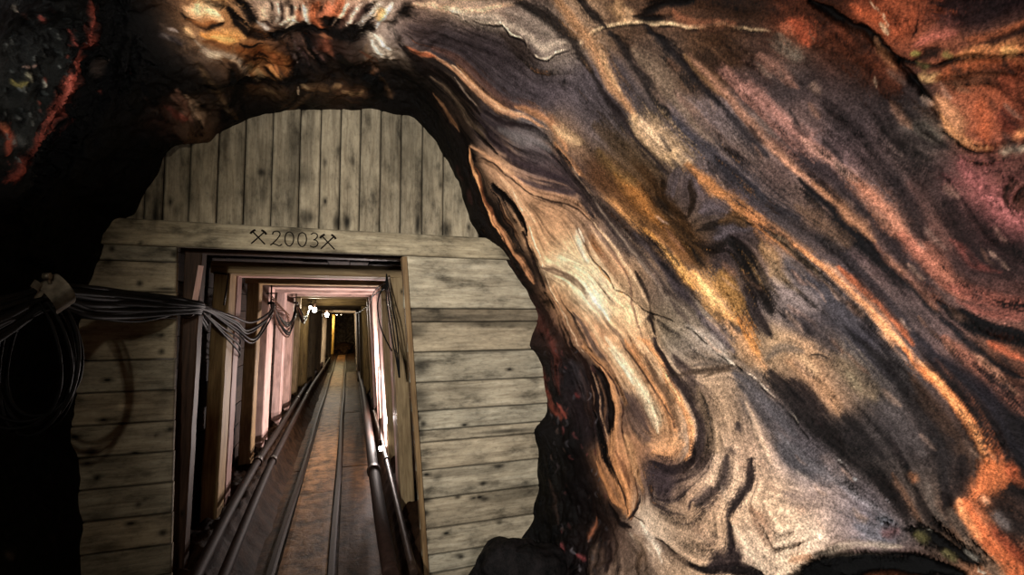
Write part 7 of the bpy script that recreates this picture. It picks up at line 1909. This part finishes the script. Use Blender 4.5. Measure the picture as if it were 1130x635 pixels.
bm = bmesh.new(); tube(bm, crom([(-1.042, 2.2, 1.816), (-1.046, 2.19, 1.836), (-1.047, 2.18, 1.848)], 4), .006, 6); put('screw', mesh_of(bm), M_STEEL, t)
bm = bmesh.new(); tube(bm, [Vector((-1.052, 2.18, 1.841)), Vector((-1.031, 2.18, 1.842))], .013, 6); put('nut', mesh_of(bm), M_STEEL, t)
# pale strap that holds the bundle in the mouth, and the hooks
t = thing('bundle_hanger', 'pinkish flat strap holding the cable bundle inside the opening', 'hanger', (-.83, 3.10, 1.74))
bm = bmesh.new(); timber(bm, (-.823,3.105,1.745), (-.797,3.105,1.980), .026, .008, (1.0,.95,.95)); put('strap', mesh_of(bm), W_PINK, t)
bm = bmesh.new(); tube(bm, crom([(-.87,3.07,1.72),(-.85,3.06,1.69),(-.82,3.07,1.70),(-.81,3.085,1.735)], 5), .005, 6); put('tie_wire', mesh_of(bm), M_IRON, t)
t = thing('iron_bracket', 'thin angled iron rod bracket on the first yellowish post', 'bracket', (-.80, 3.70, 1.9))
bm = bmesh.new(); tube(bm, [Vector(p) for p in ((-.88,3.735,1.991),(-.83,3.73,1.985),(-.79,3.725,1.980))], .006, 8); put('arm', mesh_of(bm), M_IRON, t)
bm = bmesh.new(); tube(bm, [Vector(p) for p in ((-.788,3.72,1.99),(-.798,3.72,1.88),(-.811,3.72,1.768))], .006, 8); put('rod', mesh_of(bm), M_IRON, t)
def hook(x, y, z, h, lab):
    t = thing('cable_hook', lab, 'hook', (x, y, z), None)
    bm = bmesh.new(); tube(bm, crom([(x,y,z+h),(x,y,z+h*.5),(x,y,z),(x+.015,y-.01,z-.03),(x+.04,y-.02,z-.02)], 6), .008, 8); put('hook_rod', mesh_of(bm), M_IRON, t)
    bm = bmesh.new(); tube(bm, [Vector((x-.05,y+.03,z+h*.55)), Vector((x,y,z+h*.56)), Vector((x+.06,y-.02,z+h*.56))], .007, 8); put('cross_pin', mesh_of(bm), M_IRON, t)
    bm = bmesh.new(); tube(bm, [Vector((x-.03,y,z+.02)), Vector((x,y,z+.025)), Vector((x+.03,y,z+.015))], .016, 8); put('wire_tie', mesh_of(bm), M_CABLE, t)
hook(-.755, 5.40, 1.80, .22, 'black iron hook with a cross pin on the first pink post, holding the cables')
hook(-.745, 7.72, 1.86, .18, 'smaller iron hook on the pink post further in, beside the looped cables')
# cables on the right of the opening
rl = 'black cable hanging down the inside of the right-hand posts'
for k, (dx, dz) in enumerate(((0,0),(.020,-.01),(.042,.0))):
    cable('hanging_cable', [(.262,3.68,2.01+dz),(.258+dx*.4,3.66,1.93),(.262+dx*.8,3.62,1.80),(.280+dx,3.58,1.66),(.300+dx*.9,3.55,1.52),(.325+dx*.5,3.53,1.40),(.350+dx*.1,3.53,1.25)], .0048, rl, 'cables hanging on the right posts')
cable('slack_cable', [(.255,3.70,1.93),(.215,3.72,1.85),(.205,3.74,1.75),(.225,3.72,1.62),(.262,3.66,1.52),(.30,3.58,1.44)], .005, 'thin black cable looping out left of the right-hand cables', None)
cable('span_cable', [(.255,3.70,1.95),(.20,4.2,1.90),(.21,5.6,1.82),(.17,7.6,1.76),(.12,9.6,1.74)], .0045, 'thin cable slanting from the right post into the depth', None)
cable('short_span_cable', [(.255,3.70,1.90),(.22,4.2,1.885),(.205,4.9,1.875)], .005, 'short cable stub tied across beside the right-hand cables', None)

# ---------------- lamps in the gallery ----------------
def bulb(name, loc, r, lab, power, color, mat, group=None):
    x, y, z = loc
    t = thing(name, lab, 'lamp', loc, group)
    bm = bmesh.new(); ball(bm, (x, y, z), r, (1, 1, 1.25)); put('bulb', mesh_of(bm), mat, t)
    bm = bmesh.new(); tube(bm, [Vector((x,y,z+r*1.0)), Vector((x,y,z+r*1.3)), Vector((x,y,z+r*2.6)), Vector((x,y,z+r*2.8))], r*.65, 10); put('socket', mesh_of(bm), M_IRON, t)
    bm = bmesh.new(); tube(bm, crom([(x,y,z+r*2.7),(x+.01,y,z+r*3.4),(x+.02,y+.02,z+r*4.5)], 4), .006, 6); put('lamp_wire', mesh_of(bm), M_CABLE, t)
    if power: lamp(name+'_light', 'POINT', (x+.02, y-r*2.2, z-r*.5), power, color, r*.8)
bulb('hanging_bulb', (-.60, 9.45, 1.80), .040, 'first bright hanging bulb in the gallery, upper left of the opening', 16, (1,.88,.66), M_BULB)
bulb('hanging_bulb', (-.65, 9.15, 1.84), .026, 'small yellowish bulb just left of the first bright hanging bulb', 0, None, M_BULB_Y)
bulb('hanging_bulb', (-.55, 13.4, 1.71), .050, 'second bright hanging bulb, further back in the gallery', 120, (1,.90,.80), M_BULB)
bulb('hanging_bulb', (-.46, 20.1, 1.78), .06, 'left one of the pair of far yellow bulbs', 150, (1,.78,.42), M_BULB_Y)
bulb('hanging_bulb', (-.30, 20.6, 1.77), .05, 'right one of the pair of far yellow bulbs', 0, None, M_BULB_Y)
t = thing('floor_lamp', 'small low work lamp glaring behind the right-hand post', 'lamp', (.30, 4.86, .43))
bm = bmesh.new(); ball(bm, (.315, 4.84, .415), .018, (1,1,1.6)); put('bulb', mesh_of(bm), M_BULB, t)
bm = bmesh.new(); tube(bm, [Vector((.312,4.82,.445)), Vector((.312,4.815,.465)), Vector((.308,4.81,.505))], .014, 8); put('lamp_holder', mesh_of(bm), M_IRON, t)
bm = bmesh.new(); tube(bm, crom([(.308,4.81,.50),(.30,4.8,.62),(.29,4.85,.85),(.285,4.88,1.2)], 6), .006, 6); put('lamp_wire', mesh_of(bm), M_CABLE, t)

# ---------------- loose rock ----------------
def boulder(name, c, s, lab, mat, seed, group=None):
    bm = bmesh.new(); bmesh.ops.create_icosphere(bm, subdivisions=5, radius=1)
    co = np.array([v.co[:] for v in bm.verts]); d = .22*fbm(co+seed, 1.2, 3, .5)+.02*fbm(co+seed, 7.0, 3)
    q = co*(1+d)[:,None]*np.array(s)+np.array(c)
    for v, p in zip(bm.verts, q): v.co = p
    for f in bm.faces: f.smooth = True
    o = put(name, mesh_of(bm), mat); tag(o, lab, 'rock', group); return o
boulder('boulder', (1.02, 2.72, .12), (.30, .20, .27), 'black boulder lying at the foot of the board wall right of the opening', M_COAL, 3.0)
boulder('rubble_heap', (-.20, 23.2, .12), (.50, 1.0, .38), 'heap of brownish rubble at the far end of the track', M_MUD, 9.0)
